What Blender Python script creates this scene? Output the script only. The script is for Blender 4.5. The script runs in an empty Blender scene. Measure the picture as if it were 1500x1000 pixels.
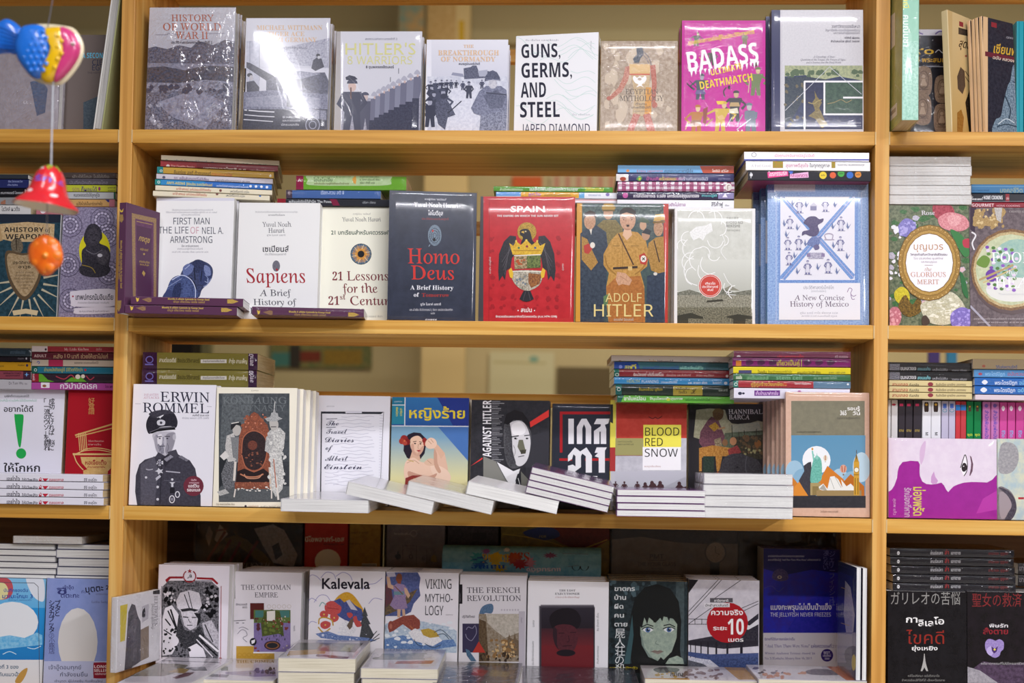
import bpy, math, random
import numpy as np
from mathutils import Matrix, Vector
from mathutils.geometry import tessellate_polygon
SC = bpy.context.scene
COL = SC.collection
random.seed(7)

# ---------------------------------------------------------------- camera
F, PY = 1818.974, 627.359                      # focal length and principal row, in pixels of the 1500 x 1000 frame
CAM = np.array([0.12757, -2.09199, 0.08837])
_a = np.array([-0.02577, 0.01469, -0.04623])
_t = np.linalg.norm(_a); _k = _a / _t
_K = np.array([[0, -_k[2], _k[1]], [_k[2], 0, -_k[0]], [-_k[1], _k[0], 0]])
ROT = np.eye(3) + math.sin(_t) * _K + (1 - math.cos(_t)) * _K @ _K     # world -> camera (right, forward, up)
cd = bpy.data.cameras.new('camera'); camera = bpy.data.objects.new('camera', cd); COL.objects.link(camera)
cd.sensor_fit = 'HORIZONTAL'; cd.sensor_width = 36.0; cd.lens = F * 36 / 1500
cd.shift_y = (PY - 500) / 1500
cd.clip_start = 0.05; cd.clip_end = 60
_r, _f, _u = ROT[0], ROT[1], ROT[2]
camera.matrix_world = Matrix(((_r[0], _u[0], -_f[0], CAM[0]), (_r[1], _u[1], -_f[1], CAM[1]), (_r[2], _u[2], -_f[2], CAM[2]), (0, 0, 0, 1)))
cd.dof.use_dof = True; cd.dof.focus_distance = 2.13; cd.dof.aperture_fstop = 2.5
SC.camera = camera

# ---------------------------------------------------------------- world, lamps, exposure
SC.view_settings.view_transform = 'Standard'; SC.view_settings.look = 'None'
SC.view_settings.gamma = 1.0; SC.view_settings.use_curve_mapping = False
SC.view_settings.exposure = 0.46
W_ = bpy.data.worlds.new('shop_air'); SC.world = W_; W_.use_nodes = True
W_.node_tree.nodes['Background'].inputs[0].default_value = (0.9, 0.95, 1.0, 1)
W_.node_tree.nodes['Background'].inputs[1].default_value = 0.08

def tube_lamp(loc, length, rz, power, col=(1, 0.985, 1.03), width=0.10):
    l = bpy.data.lights.new('tube_or_fill_lamp', 'AREA'); l.shape = 'RECTANGLE'; l.size = length; l.size_y = width
    l.energy = power; l.color = col
    o = bpy.data.objects.new('tube_or_fill_lamp', l); COL.objects.link(o)
    o.location = loc; o.rotation_euler = (0, 0, rz)
    return o
LAMP_Z = 1.55
tube_lamp((0.45, -1.10, LAMP_Z), 1.2, 0, 19)
tube_lamp((0.6, -2.65, LAMP_Z), 1.8, 0, 42)
tube_lamp((3.1, -4.0, LAMP_Z), 2.4, math.pi / 2, 185)  # added side fill to lift the lowest row, placed clear of film reflections
tube_lamp((-0.83, -1.87, LAMP_Z), 0.95, math.pi / 2, 9, width=0.026)
tube_lamp((0.9, 1.3, 2.2), 2.4, 0, 40, (1, 0.95, 0.88))

# ---------------------------------------------------------------- pixel <-> place
def ray(px, py):
    d = np.array([(px - 750) / F, 1.0, -(py - PY) / F])
    return ROT.T @ d
def at(px, py, Y):
    """the point seen at (px, py) on the vertical plane at depth Y"""
    d = ray(px, py); t = (Y - CAM[1]) / d[1]
    return CAM + d * t
def pix(p):
    q = ROT @ (np.asarray(p, float) - CAM)
    return 750 + F * q[0] / q[1], PY - F * q[2] / q[1]

# ---------------------------------------------------------------- scene bookkeeping
def put(o, parent=None):
    COL.objects.link(o)
    if parent is not None: o.parent = parent
    return o
def tag(o, label, cat, group=None, kind=None):
    if label: o['label'] = label
    if cat: o['category'] = cat
    if group: o['group'] = group
    if kind: o['kind'] = kind
    return o
def empty(name, M, label, cat, group=None):
    o = bpy.data.objects.new(name, None); o.empty_display_size = .02; COL.objects.link(o)
    o.matrix_world = M
    return tag(o, label, cat, group)

def lin(h):
    v = [int(h[i:i + 2], 16) / 255 for i in (0, 2, 4)]
    return tuple(x / 12.92 if x <= .04045 else ((x + .055) / 1.055) ** 2.4 for x in v)
_cc = {}
def colour(s):
    """'rrggbb' or 'rrggbb/rrggbb@size[,bias]' -> (colour, second colour + amount, grain scale)"""
    if s in _cc: return _cc[s]
    if '/' in s:
        a, b = s.split('/'); b, z = b.split('@'); z = z.split(',')
        r = (lin(a) + (1,), lin(b) + (float(z[1]) if len(z) > 1 else .5,), 1.35 / (float(z[0]) * .00115))
    else:
        r = (lin(s) + (1,), (0, 0, 0, 0), 0.0)
    _cc[s] = r
    return r

def weld_smooth(o):
    import bmesh
    b = bmesh.new(); b.from_mesh(o.data); bmesh.ops.remove_doubles(b, verts=b.verts, dist=1e-5)
    for f in b.faces: f.smooth = len(f.verts) == 4 and abs(f.normal.z) < .7
    b.to_mesh(o.data); b.free()

class MB:
    """collects faces with their printed colours and links them as one mesh object"""
    def __init__(s): s.v = []; s.f = []; s.c = []; s.t = []; s.g = []; s.m = []
    def add(s, verts, faces, col='ffffff', mi=0, corner=None):
        c, t, g = colour(col) if isinstance(col, str) else col
        b = len(s.v); s.v.extend(verts)
        for k, fc in enumerate(faces):
            s.f.append([b + i for i in fc])
            s.c.append(corner[k] if corner else [c] * len(fc)); s.t.append(t); s.g.append(g); s.m.append(mi)
    def box(s, x0, x1, y0, y1, z0, z1, col='ffffff', mi=0):
        v = [(x, y, z) for z in (z0, z1) for y in (y0, y1) for x in (x0, x1)]
        s.add(v, [(0, 2, 3, 1), (4, 5, 7, 6), (0, 1, 5, 4), (2, 6, 7, 3), (0, 4, 6, 2), (1, 3, 7, 5)], col, mi)
    def build(s, name, mats, parent=None):
        me = bpy.data.meshes.new(name)
        me.from_pydata([tuple(map(float, p)) for p in s.v], [], s.f)
        n = len(me.loops)
        me.attributes.new('Ink', 'FLOAT_COLOR', 'CORNER'); me.attributes.new('Ink2', 'FLOAT_COLOR', 'CORNER'); me.attributes.new('Grain', 'FLOAT', 'CORNER')
        ca = []; cb = []; cg = []
        for f, c, t, gr in zip(s.f, s.c, s.t, s.g):
            for k in c: ca.extend(k)
            cb.extend(t * len(f)); cg.extend([gr] * len(f))
        me.attributes['Ink'].data.foreach_set('color', ca); me.attributes['Ink2'].data.foreach_set('color', cb); me.attributes['Grain'].data.foreach_set('value', cg)
        me.polygons.foreach_set('material_index', s.m)
        for m in (mats if isinstance(mats, (list, tuple)) else [mats]): me.materials.append(m)
        me.update()
        return put(bpy.data.objects.new(name, me), parent)

# ---------------------------------------------------------------- materials
def new_mat(name):
    m = bpy.data.materials.new(name); m.use_nodes = True
    nt = m.node_tree; bs = nt.nodes['Principled BSDF']
    return m, nt, bs
def nd(nt, typ, **kw):
    n = nt.nodes.new(typ)
    for k, v in kw.items(): setattr(n, k, v)
    return n
def mth(nt, op, a, b=None, clamp=False):
    n = nd(nt, 'ShaderNodeMath', operation=op, use_clamp=clamp)
    for i, x in enumerate((a, b)):
        if x is None: continue
        if isinstance(x, (int, float)): n.inputs[i].default_value = x
        else: nt.links.new(x, n.inputs[i])
    return n.outputs[0]
def print_mat(name, rough, spec=.5, coat=0):
    m, nt, bs = new_mat(name); L = nt.links.new
    a = nd(nt, 'ShaderNodeAttribute', attribute_name='Ink'); b = nd(nt, 'ShaderNodeAttribute', attribute_name='Ink2'); g = nd(nt, 'ShaderNodeAttribute', attribute_name='Grain')
    tc = nd(nt, 'ShaderNodeTexCoord')
    no = nd(nt, 'ShaderNodeTexNoise'); no.inputs['Detail'].default_value = 5; no.inputs['Roughness'].default_value = .68
    L(tc.outputs['Object'], no.inputs['Vector']); L(g.outputs['Fac'], no.inputs['Scale'])
    f = mth(nt, 'ADD', mth(nt, 'MULTIPLY', mth(nt, 'SUBTRACT', no.outputs['Fac'], .5), 4.2), b.outputs['Alpha'], True)
    f = mth(nt, 'MULTIPLY', f, mth(nt, 'GREATER_THAN', g.outputs['Fac'], .5))
    mx = nd(nt, 'ShaderNodeMix', data_type='RGBA')
    L(f, mx.inputs[0]); L(a.outputs['Color'], mx.inputs[6]); L(b.outputs['Color'], mx.inputs[7])
    L(mx.outputs[2], bs.inputs['Base Color'])
    bs.inputs['Roughness'].default_value = rough; bs.inputs['Specular IOR Level'].default_value = spec
    bs.inputs['Coat Weight'].default_value = coat; bs.inputs['Coat Roughness'].default_value = .12
    return m
PRINT = print_mat('printed_card', .55, .25)
GLOSS = print_mat('laminated_card', .22, .3, 0)
PAINT = print_mat('glazed_paint', .25, .5, .6)

def page_mat(name, hexa, hexb, ax):
    m, nt, bs = new_mat(name); L = nt.links.new
    tc = nd(nt, 'ShaderNodeTexCoord'); mp = nd(nt, 'ShaderNodeMapping'); mp.inputs['Scale'].default_value = tuple(1500 if i == ax else 9 for i in range(3))
    no = nd(nt, 'ShaderNodeTexNoise'); no.inputs['Scale'].default_value = 1; no.inputs['Detail'].default_value = 3
    L(tc.outputs['Object'], mp.inputs[0]); L(mp.outputs[0], no.inputs['Vector'])
    mx = nd(nt, 'ShaderNodeMix', data_type='RGBA'); mx.inputs[6].default_value = lin(hexa) + (1,); mx.inputs[7].default_value = lin(hexb) + (1,)
    L(mth(nt, 'ADD', mth(nt, 'MULTIPLY', mth(nt, 'SUBTRACT', no.outputs['Fac'], .5), 3), .5, True), mx.inputs[0]); L(mx.outputs[2], bs.inputs['Base Color'])
    bp = nd(nt, 'ShaderNodeBump'); bp.inputs['Strength'].default_value = .35; bp.inputs['Distance'].default_value = .0006
    L(no.outputs['Fac'], bp.inputs['Height']); L(bp.outputs[0], bs.inputs['Normal'])
    bs.inputs['Roughness'].default_value = .8
    return m
PAGE = {'w': page_mat('white_pages', 'f4f4f2', 'c9c8c6', 1), 'c': page_mat('cream_pages', 'efe9d6', 'c4bba0', 1), 't': page_mat('tan_pages', 'd9c9a4', 'a58f66', 1), 'g': page_mat('grey_pages', 'c2c0bd', '8f8c8a', 1)}

def film_mat(name, scale, strength, gain=1.0):
    """clear plastic wrapping: see-through with a crinkled sheen"""
    m, nt, bs = new_mat(name); L = nt.links.new
    nt.nodes.remove(bs); out = nt.nodes['Material Output']
    tc = nd(nt, 'ShaderNodeTexCoord')
    w = nd(nt, 'ShaderNodeTexNoise'); w.inputs['Scale'].default_value = scale; w.inputs['Detail'].default_value = 2.5; w.inputs['Distortion'].default_value = 1.2
    vo = nd(nt, 'ShaderNodeTexVoronoi', feature='DISTANCE_TO_EDGE'); vo.inputs['Scale'].default_value = scale * 1.3
    wv = nd(nt, 'ShaderNodeVectorMath', operation='ADD')
    L(tc.outputs['Object'], w.inputs['Vector']); L(tc.outputs['Object'], wv.inputs[0]); L(w.outputs['Color'], wv.inputs[1]); L(wv.outputs[0], vo.inputs['Vector'])
    cre = mth(nt, 'MULTIPLY', mth(nt, 'SUBTRACT', .06, vo.outputs['Distance'], ), 4.0); cre = mth(nt, 'MAXIMUM', cre, 0)
    hgt = mth(nt, 'ADD', w.outputs['Fac'], cre)
    bp = nd(nt, 'ShaderNodeBump'); bp.inputs['Strength'].default_value = strength; bp.inputs['Distance'].default_value = .004
    L(hgt, bp.inputs['Height'])
    gl = nd(nt, 'ShaderNodeBsdfGlossy'); gl.inputs['Roughness'].default_value = .09
    tr = nd(nt, 'ShaderNodeBsdfTransparent'); tr.inputs[0].default_value = (.97, .97, .975, 1)
    fr = nd(nt, 'ShaderNodeFresnel'); fr.inputs['IOR'].default_value = 1.5
    L(bp.outputs[0], gl.inputs['Normal']); L(bp.outputs[0], fr.inputs['Normal'])
    mx = nd(nt, 'ShaderNodeMixShader')
    ge = nd(nt, 'ShaderNodeNewGeometry'); fac = mth(nt, 'MULTIPLY', fr.outputs[0], gain, True); fac = mth(nt, 'MULTIPLY', fac, mth(nt, 'SUBTRACT', 1.0, ge.outputs['Backfacing']))
    L(fac, mx.inputs[0]); L(tr.outputs[0], mx.inputs[1]); L(gl.outputs[0], mx.inputs[2]); L(mx.outputs[0], out.inputs[0])
    return m
FILM = {1: film_mat('smooth_film', 14, .10, .8), 2: film_mat('crinkled_film', 22, .8, 1.3), 3: film_mat('taut_film', 5, .04, .8), 4: film_mat('tight_film', 5, .012, .9)}

def wood_mat(name, ax, ca='d9a352', cb='c08a3c', cc='e8bf72'):
    m, nt, bs = new_mat(name); L = nt.links.new
    tc = nd(nt, 'ShaderNodeTexCoord'); mp = nd(nt, 'ShaderNodeMapping'); mp.inputs['Scale'].default_value = tuple(1.6 if i == ax else 60 for i in range(3))
    n1 = nd(nt, 'ShaderNodeTexNoise'); n1.inputs['Scale'].default_value = 1; n1.inputs['Detail'].default_value = 5; n1.inputs['Distortion'].default_value = .6
    n2 = nd(nt, 'ShaderNodeTexNoise'); n2.inputs['Scale'].default_value = 6; n2.inputs['Detail'].default_value = 4
    L(tc.outputs['Object'], mp.inputs[0]); L(mp.outputs[0], n1.inputs['Vector']); L(mp.outputs[0], n2.inputs['Vector'])
    r = nd(nt, 'ShaderNodeValToRGB'); e = r.color_ramp.elements
    e[0].position = .33; e[0].color = lin(cb) + (1,); e[1].position = .68; e[1].color = lin(cc) + (1,)
    x = e.new(.5); x.color = lin(ca) + (1,)
    L(n1.outputs['Fac'], r.inputs[0])
    mx = nd(nt, 'ShaderNodeMix', data_type='RGBA', blend_type='MULTIPLY'); L(mth(nt, 'MULTIPLY', n2.outputs['Fac'], .35), mx.inputs[0]); L(r.outputs[0], mx.inputs[6]); mx.inputs[7].default_value = lin('c89a60') + (1,)
    L(mx.outputs[2], bs.inputs['Base Color']); bs.inputs['Roughness'].default_value = .42; bs.inputs['Specular IOR Level'].default_value = .4
    bp = nd(nt, 'ShaderNodeBump'); bp.inputs['Strength'].default_value = .08; bp.inputs['Distance'].default_value = .001
    L(n1.outputs['Fac'], bp.inputs['Height']); L(bp.outputs[0], bs.inputs['Normal'])
    return m
WOOD_X, WOOD_Y, WOOD_Z = wood_mat('oak_laminate_across', 0, 'd8a44a', 'be8935', 'e7bf6b'), wood_mat('oak_laminate_deep', 1), wood_mat('oak_laminate_upright', 2)

def plain_mat(name, a, b, scale, rough=.7, spec=.4, metal=0):
    m, nt, bs = new_mat(name); L = nt.links.new
    tc = nd(nt, 'ShaderNodeTexCoord'); n1 = nd(nt, 'ShaderNodeTexNoise'); n1.inputs['Scale'].default_value = scale; n1.inputs['Detail'].default_value = 4
    L(tc.outputs['Object'], n1.inputs['Vector'])
    mx = nd(nt, 'ShaderNodeMix', data_type='RGBA'); mx.inputs[6].default_value = lin(a) + (1,); mx.inputs[7].default_value = lin(b) + (1,)
    L(n1.outputs['Fac'], mx.inputs[0]); L(mx.outputs[2], bs.inputs['Base Color'])
    bs.inputs['Roughness'].default_value = rough; bs.inputs['Specular IOR Level'].default_value = spec; bs.inputs['Metallic'].default_value = metal
    return m

# ---------------------------------------------------------------- lettering
_ts = bpy.data.scenes.new('type_case'); _fc = bpy.data.curves.new('type', 'FONT'); _fo = bpy.data.objects.new('type', _fc); _ts.collection.objects.link(_fo)
_vl = _ts.view_layers[0]
_MAP = {'f': (0x1D434, 0x1D44E, None), 'fb': (0x1D400, 0x1D41A, 0x1D7CE), 'c': (0x1D4D0, 0x1D4EA, None), 'k': (0x1D56C, 0x1D586, None),
        'm': (0x1D5A0, 0x1D5BA, 0x1D7E2), 'mb': (0x1D5D4, 0x1D5EE, 0x1D7EC), 'i': (0x1D434, 0x1D44E, None)}
_CAP = {'t': .60, 'tb': .62, 'j': .8}
_tcache = {}
def glyphs(s, font):
    key = (s, font)
    if key in _tcache: return _tcache[key]
    U = _MAP.get(font); b = ''
    for ch in s:
        if U and 'A' <= ch <= 'Z': ch = chr(U[0] + ord(ch) - 65)
        elif U and 'a' <= ch <= 'z': ch = '\u210e' if (ch == 'h' and U[1] == 0x1D44E) else chr(U[1] + ord(ch) - 97)
        elif U and U[2] and '0' <= ch <= '9': ch = chr(U[2] + ord(ch) - 48)
        b += ch
    _fc.body = b; _fc.size = 1; _fc.resolution_u = 2
    _fc.offset = {'sb': .02, 'tb': .018, 'f': .004, 'jb': .02}.get(font, 0); _fc.shear = -.3 if font == 'f' else 0
    _vl.update(); ev = _fo.evaluated_get(_vl.depsgraph)
    me = ev.to_mesh()
    n = len(me.vertices); co = np.zeros(n * 3); me.vertices.foreach_get('co', co); co = co.reshape(-1, 3)[:, :2].copy()
    fs = [tuple(p.vertices) for p in me.polygons]
    par = list(range(n))
    def find(i):
        while par[i] != i: par[i] = par[par[i]]; i = par[i]
        return i
    for f in fs:
        for i in f[1:]: par[find(i)] = find(f[0])
    seen = {}; isl = np.array([seen.setdefault(find(i), len(seen)) % 4 for i in range(n)], float) if n else np.zeros(0)
    ev.to_mesh_clear()
    if n == 0: co = np.zeros((0, 2))
    _tcache[key] = (co, fs, isl)
    return _tcache[key]

# ---------------------------------------------------------------- printing on a face
def nums(s): return [float(x) for x in s.replace(',', ' ').split()]
def spline(p, closed, n=5):
    p = [np.array(q) for q in p]; N = len(p); out = []
    for i in range(N if closed else N - 1):
        a, b, c, d = (p[(i + k) % N] if closed else p[min(max(i + k, 0), N - 1)] for k in (-1, 0, 1, 2))
        for k in range(n):
            t = k / n
            out.append(.5 * (2 * b + (c - a) * t + (2 * a - 5 * b + 4 * c - d) * t * t + (3 * b - a - 3 * c + d) * t ** 3))
    if not closed: out.append(p[-1])
    return [tuple(q) for q in out]

class Face:
    """draws in photograph pixels onto one rectangular face (origin o, unit u and v, size w x h) of a builder's local frame"""
    def __init__(s, mb, M, o, u, v, w, h, z0=2e-5):
        s.mb = mb; s.w, s.h = w, h; s.z = z0
        o, u, v = np.array(o, float), np.array(u, float), np.array(v, float)
        s.o, s.u, s.v = o, u, v; s.n = np.cross(u, v)
        A = np.array(M); R3 = A[:3, :3]; s.O = R3 @ o + A[:3, 3]; s.U = R3 @ u; s.V = R3 @ v; s.N = R3 @ s.n
        s.q0 = (s.O - CAM) @ s.N
    def uv(s, pts):
        p = np.asarray(pts, float).reshape(-1, 2)
        d = np.stack([(p[:, 0] - 750) / F, np.ones(len(p)), -(p[:, 1] - PY) / F], 1) @ ROT
        t = s.q0 / (d @ s.N); q = CAM + d * t[:, None] - s.O
        return np.stack([q @ s.U, q @ s.V], 1)
    def emit(s, uv, faces, col, zz=None, corner=None):
        s.z += 6e-6
        w, h = s.w, s.h; out = (uv[:, 0] < 0) | (uv[:, 0] > w) | (uv[:, 1] < 0) | (uv[:, 1] > h)
        zo = np.full(len(uv), s.z) if zz is None else s.z + zz
        if not out.any():
            P = s.o + uv[:, :1] * s.u + uv[:, 1:2] * s.v + zo[:, None] * s.n
            s.mb.add([tuple(q) for q in P], faces, col, 0, corner); return
        V = []; Fs = []; K = []
        for fi, f in enumerate(faces):
            poly = [(uv[i, 0], uv[i, 1]) + (tuple(corner[fi][k]) if corner else ()) for k, i in enumerate(f)]
            if any(out[i] for i in f):
                for ax, lim, sg in ((0, 0, 1), (0, w, -1), (1, 0, 1), (1, h, -1)):
                    res = []
                    for k in range(len(poly)):
                        a, b = poly[k - 1], poly[k]; da, db = sg * (a[ax] - lim), sg * (b[ax] - lim)
                        if (da < 0) != (db < 0):
                            t = da / (da - db); res.append(tuple(x + (y - x) * t for x, y in zip(a, b)))
                        if db >= 0: res.append(b)
                    poly = res
                    if len(poly) < 3: break
            if len(poly) < 3: continue
            b = len(V); z = zo[f[0]]
            for q in poly: V.append(tuple(s.o + q[0] * s.u + q[1] * s.v + z * s.n))
            Fs.append(list(range(b, b + len(poly)))); K.append([q[2:] for q in poly])
        if Fs: s.mb.add(V, Fs, col, 0, K if corner else None)
    def poly(s, pts, col):
        uv = s.uv(pts)
        tr = tessellate_polygon([[Vector((a, b, 0)) for a, b in uv]])
        fs = []
        for t in tr:
            a, b, c = (uv[i] for i in t)
            fs.append(t if (b[0] - a[0]) * (c[1] - a[1]) - (b[1] - a[1]) * (c[0] - a[0]) > 0 else (t[0], t[2], t[1]))
        s.emit(uv, fs, col)
    def line(s, pts, w, col):
        p = np.asarray(pts, float); d = np.diff(p, axis=0); d /= np.maximum(np.linalg.norm(d, axis=1), 1e-6)[:, None]
        t = np.vstack([d[:1], (d[1:] + d[:-1]), d[-1:]]); t /= np.maximum(np.linalg.norm(t, axis=1), 1e-6)[:, None]
        n = np.stack([-t[:, 1], t[:, 0]], 1) * w / 2
        uv = s.uv(np.vstack([p + n, p - n])); k = len(p)
        s.emit(uv, [(i, i + 1, k + i + 1, k + i) for i in range(k - 1)], col)
    def text(s, font, col, x0, x1, yb, h, txt, rot=0):
        co, fs, isl = glyphs(txt, font)
        if len(co) == 0: return
        cap = _CAP.get(font, .70); lo, hi = co[:, 0].min(), co[:, 0].max()
        sy = h / cap; sx = sy if x1 is None else (x1 - x0) / max(hi - lo, 1e-6)
        q = np.stack([(co[:, 0] - lo) * sx, -co[:, 1] * sy], 1)
        if rot:
            r = math.radians(rot); q = q @ np.array([[math.cos(r), -math.sin(r)], [math.sin(r), math.cos(r)]])
        s.emit(s.uv(q + np.array([x0, yb])), fs, col, isl * 2.2e-6)
    def run(s, art):
        for ln in art.strip().split('\n'):
            ln = ln.strip()
            if not ln or ln[0] == '#': continue
            if ln[0] in 'TV':
                hd, txt = ln.split('|', 1); a = hd.split()
                if ln[0] == 'T':
                    s.text(a[1], a[2], float(a[3]), None if a[4] == '-' else float(a[4]), float(a[5]), float(a[6]), txt, float(a[7]) if len(a) > 7 else 0)
                else:                                    # V font col x y step h : characters one under another
                    for k, ch in enumerate(txt): s.text(a[1], a[2], float(a[3]), None, float(a[4]) + k * float(a[5]), float(a[6]), ch)
                continue
            a = ln.split(None, 2); k, c = a[0], a[1]; n = nums(a[2]) if k not in 'GH' else None
            pr = lambda z: list(zip(z[0::2], z[1::2]))
            if k == 'R': s.poly([(n[0], n[1]), (n[2], n[1]), (n[2], n[3]), (n[0], n[3])], c)
            elif k == 'P': s.poly(pr(n), c)
            elif k == 'S': s.poly(spline(pr(n), True), c)
            elif k == 'L': s.line(pr(n[1:]), n[0], c)
            elif k == 'C': s.line(spline(pr(n[1:]), False), n[0], c)
            elif k == 'E':
                r = math.radians(n[4]) if len(n) > 4 else 0; m = 20 if n[2] > 3 else 10
                s.poly([(n[0] + n[2] * math.cos(t) * math.cos(r) - n[3] * math.sin(t) * math.sin(r), n[1] + n[2] * math.cos(t) * math.sin(r) + n[3] * math.sin(t) * math.cos(r)) for t in (2 * math.pi * i / m for i in range(m))], c)
            elif k == 'O':
                s.line([(n[0] + n[2] * math.cos(t), n[1] + n[3] * math.sin(t)) for t in (2 * math.pi * i / 32 for i in range(33))], n[4], c)
            elif k == 'H':                              # H coat skin x y height [lean] : a small printed figure
                sk, rest = a[2].split(None, 1); n = nums(rest); x, y, h = n[:3]; e = n[3] * h if len(n) > 3 else 0
                s.poly([(x - .17 * h, y - .72 * h), (x + .17 * h + e * .6, y - .72 * h), (x + .14 * h, y - .38 * h), (x + .16 * h, y), (x + .04 * h, y), (x, y - .3 * h), (x - .05 * h, y), (x - .17 * h, y), (x - .14 * h, y - .38 * h)], c)
                s.line([(x - .15 * h, y - .68 * h), (x - .25 * h - e, y - .5 * h), (x - .1 * h - e, y - .36 * h)], .08 * h, c)
                s.line([(x + .15 * h, y - .68 * h), (x + .24 * h + e, y - .52 * h), (x + .12 * h + e, y - .38 * h)], .08 * h, c)
                s.poly([(x + e * .5 + .075 * h * math.cos(t), y - .82 * h + .1 * h * math.sin(t)) for t in (math.pi * i / 5 for i in range(10))], sk)
                s.poly([(x + e * .5 + .1 * h * math.cos(t), y - .87 * h + .085 * h * math.sin(t)) for t in (math.pi * i / 6 for i in range(6, 13))], c)
            elif k == 'B':                              # B colour x0 y0 x1 y1 count radius [aspect] : scattered blots
                rg = random.Random(int(n[0] * 7 + n[1])); asp = n[6] if len(n) > 6 else 1
                for _ in range(int(n[4])):
                    x, y, r = rg.uniform(n[0], n[2]), rg.uniform(n[1], n[3]), n[5] * rg.uniform(.5, 1.3)
                    s.poly([(x + r * math.cos(t) * rg.uniform(.6, 1.2), y + r * asp * math.sin(t) * rg.uniform(.6, 1.2)) for t in (2 * math.pi * i / 7 for i in range(7))], c)
            elif k == 'G':                              # G colour_top colour_bottom x0 y0 x1 y1
                b, rest = a[2].split(None, 1); n = nums(rest); ca, cb = colour(c)[0], colour(b)[0]; m = 10
                P = []; Fs = []; K = []
                for i in range(m + 1):
                    y = n[1] + (n[3] - n[1]) * i / m; P += [(n[0], y), (n[2], y)]
                for i in range(m):
                    f = lambda t: tuple(p + (q - p) * t for p, q in zip(ca, cb))
                    Fs.append((2 * i, 2 * i + 2, 2 * i + 3, 2 * i + 1)); K.append([f(i / m), f((i + 1) / m), f((i + 1) / m), f(i / m)])
                s.emit(s.uv(P), Fs, c, None, K)

# ---------------------------------------------------------------- the book builder
# local frame: spine at x = 0, fore-edge at x = w; front cover on y = 0 facing -y, back cover at y = t; z = 0 .. h
def cover_shell(mb, w, h, t, col, spine, back, c, r):
    prof = [(w, 0), (r, 0)] + [(r - r * math.sin(a), r - r * math.cos(a)) for a in (math.pi / 8, math.pi / 4, 3 * math.pi / 8)] + [(0, r), (0, t - r)] + \
           [(r - r * math.cos(a), t - r + r * math.sin(a)) for a in (math.pi / 8, math.pi / 4, 3 * math.pi / 8)] + [(r, t), (w, t)]
    inn = [(w, c)] + [(max(c, x), min(max(c, y), t - c)) for x, y in prof[1:-1]] + [(w, t - c)]
    n = len(prof); cols = [col] + [spine] * (n - 3) + [back]
    for i in range(n - 1):
        (ax, ay), (bx, by) = prof[i], prof[i + 1]; (cx, cy), (dx, dy) = inn[i], inn[i + 1]
        V = [(ax, ay, 0), (bx, by, 0), (bx, by, h), (ax, ay, h), (cx, cy, 0), (dx, dy, 0), (dx, dy, h), (cx, cy, h)]
        Fs = [(0, 3, 2, 1)[::-1], (4, 7, 6, 5), (0, 1, 5, 4)[::-1], (3, 7, 6, 2)[::-1]]
        if i == 0: Fs.append((0, 4, 7, 3)[::-1])
        if i == n - 2: Fs.append((1, 2, 6, 5)[::-1])
        Fs = [f[::-1] for f in Fs]
        mb.add(V, Fs, cols[i])
FACES = {'front': lambda w, h, t: ((0, 0, 0), (1, 0, 0), (0, 0, 1), w, h), 'spine': lambda w, h, t: ((0, t, 0), (0, -1, 0), (0, 0, 1), t, h),
         'back': lambda w, h, t: ((w, t, 0), (-1, 0, 0), (0, 0, 1), w, h)}
def book(label, M, w, h, t, col='f0efee', spine=None, back=None, pages='w', hard=False, wrap=0, art=None, spine_art=None, gloss=True, group=None, name='book', cat='book', back_art=None, flat=False):
    root = empty(name, M, label, cat, group)
    spine = spine or col; back = back or col; c = .0022 if hard else .0005; ov = .003 if hard else .0003
    mb = MB(); cover_shell(mb, w, h, t, col, spine, back, c, min(t * .3, .003 if hard else .0012))
    for fc, a in (('front', art), ('spine', spine_art), ('back', back_art)):
        if a:
            o, u, v, ww, hh = FACES[fc](w, h, t); Face(mb, M, o, u, v, ww, hh).run(a)
    mb.build('cover', GLOSS if gloss else PRINT, root)
    pb = MB(); e = .0008; n = 3
    x0, x1, y0, y1 = c + .0006, w - ov, c + .0002, t - c - .0002
    pb.box(x0, x1, y0, y1, ov, h - ov); pb.build('page_block', PAGE[pages], root)
    if wrap:
        g = .0016 if not flat else .0003; ge = .0012; fb = MB(); r = .003 if not flat else .0008; bow = 0 if flat else (.0022 if wrap != 2 else .001)
        lv = [(-.0004, .8), (h * .04, 1), (h * .12, 1.03), (h * .5, 1.06), (h * .83, 1.03), (h * .885, 1), (h * .925, .82), (h * .965, .48), (h + g * .5, 0), (h + g, -.4)]
        V = []
        for z, b in lv:
            q = bow * b
            V += [(x, y, z) for x, y in [(-ge + r, -g - q * .3), (w * .04, -g - q * .95), (w * .10, -g - q), (w * .90, -g - q), (w * .96, -g - q * .95), (w + ge - r, -g - q * .3), (w + ge, -g + r), (w + ge, t + g - r), (w + ge - r, t + g), (-ge + r, t + g), (-ge, t + g - r), (-ge, -g + r)]]
        k = 12
        for j in range(len(lv) - 1): fb.add(V[j * k:(j + 2) * k], [(i, (i + 1) % k, k + (i + 1) % k, k + i) for i in range(k)])
        fb.add(V[-k:], [tuple(range(k))]); fb.add(V[:k], [tuple(range(k))[::-1]])
        fo = fb.build('shrink_wrap', FILM[wrap], root); weld_smooth(fo)
    return root

def dup(root, M, label, group=None):
    r = root.copy(); COL.objects.link(r); r.matrix_world = M; tag(r, label, None, group)
    for ch in list(root.children):
        c = ch.copy(); COL.objects.link(c); c.parent = r
    return r

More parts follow.
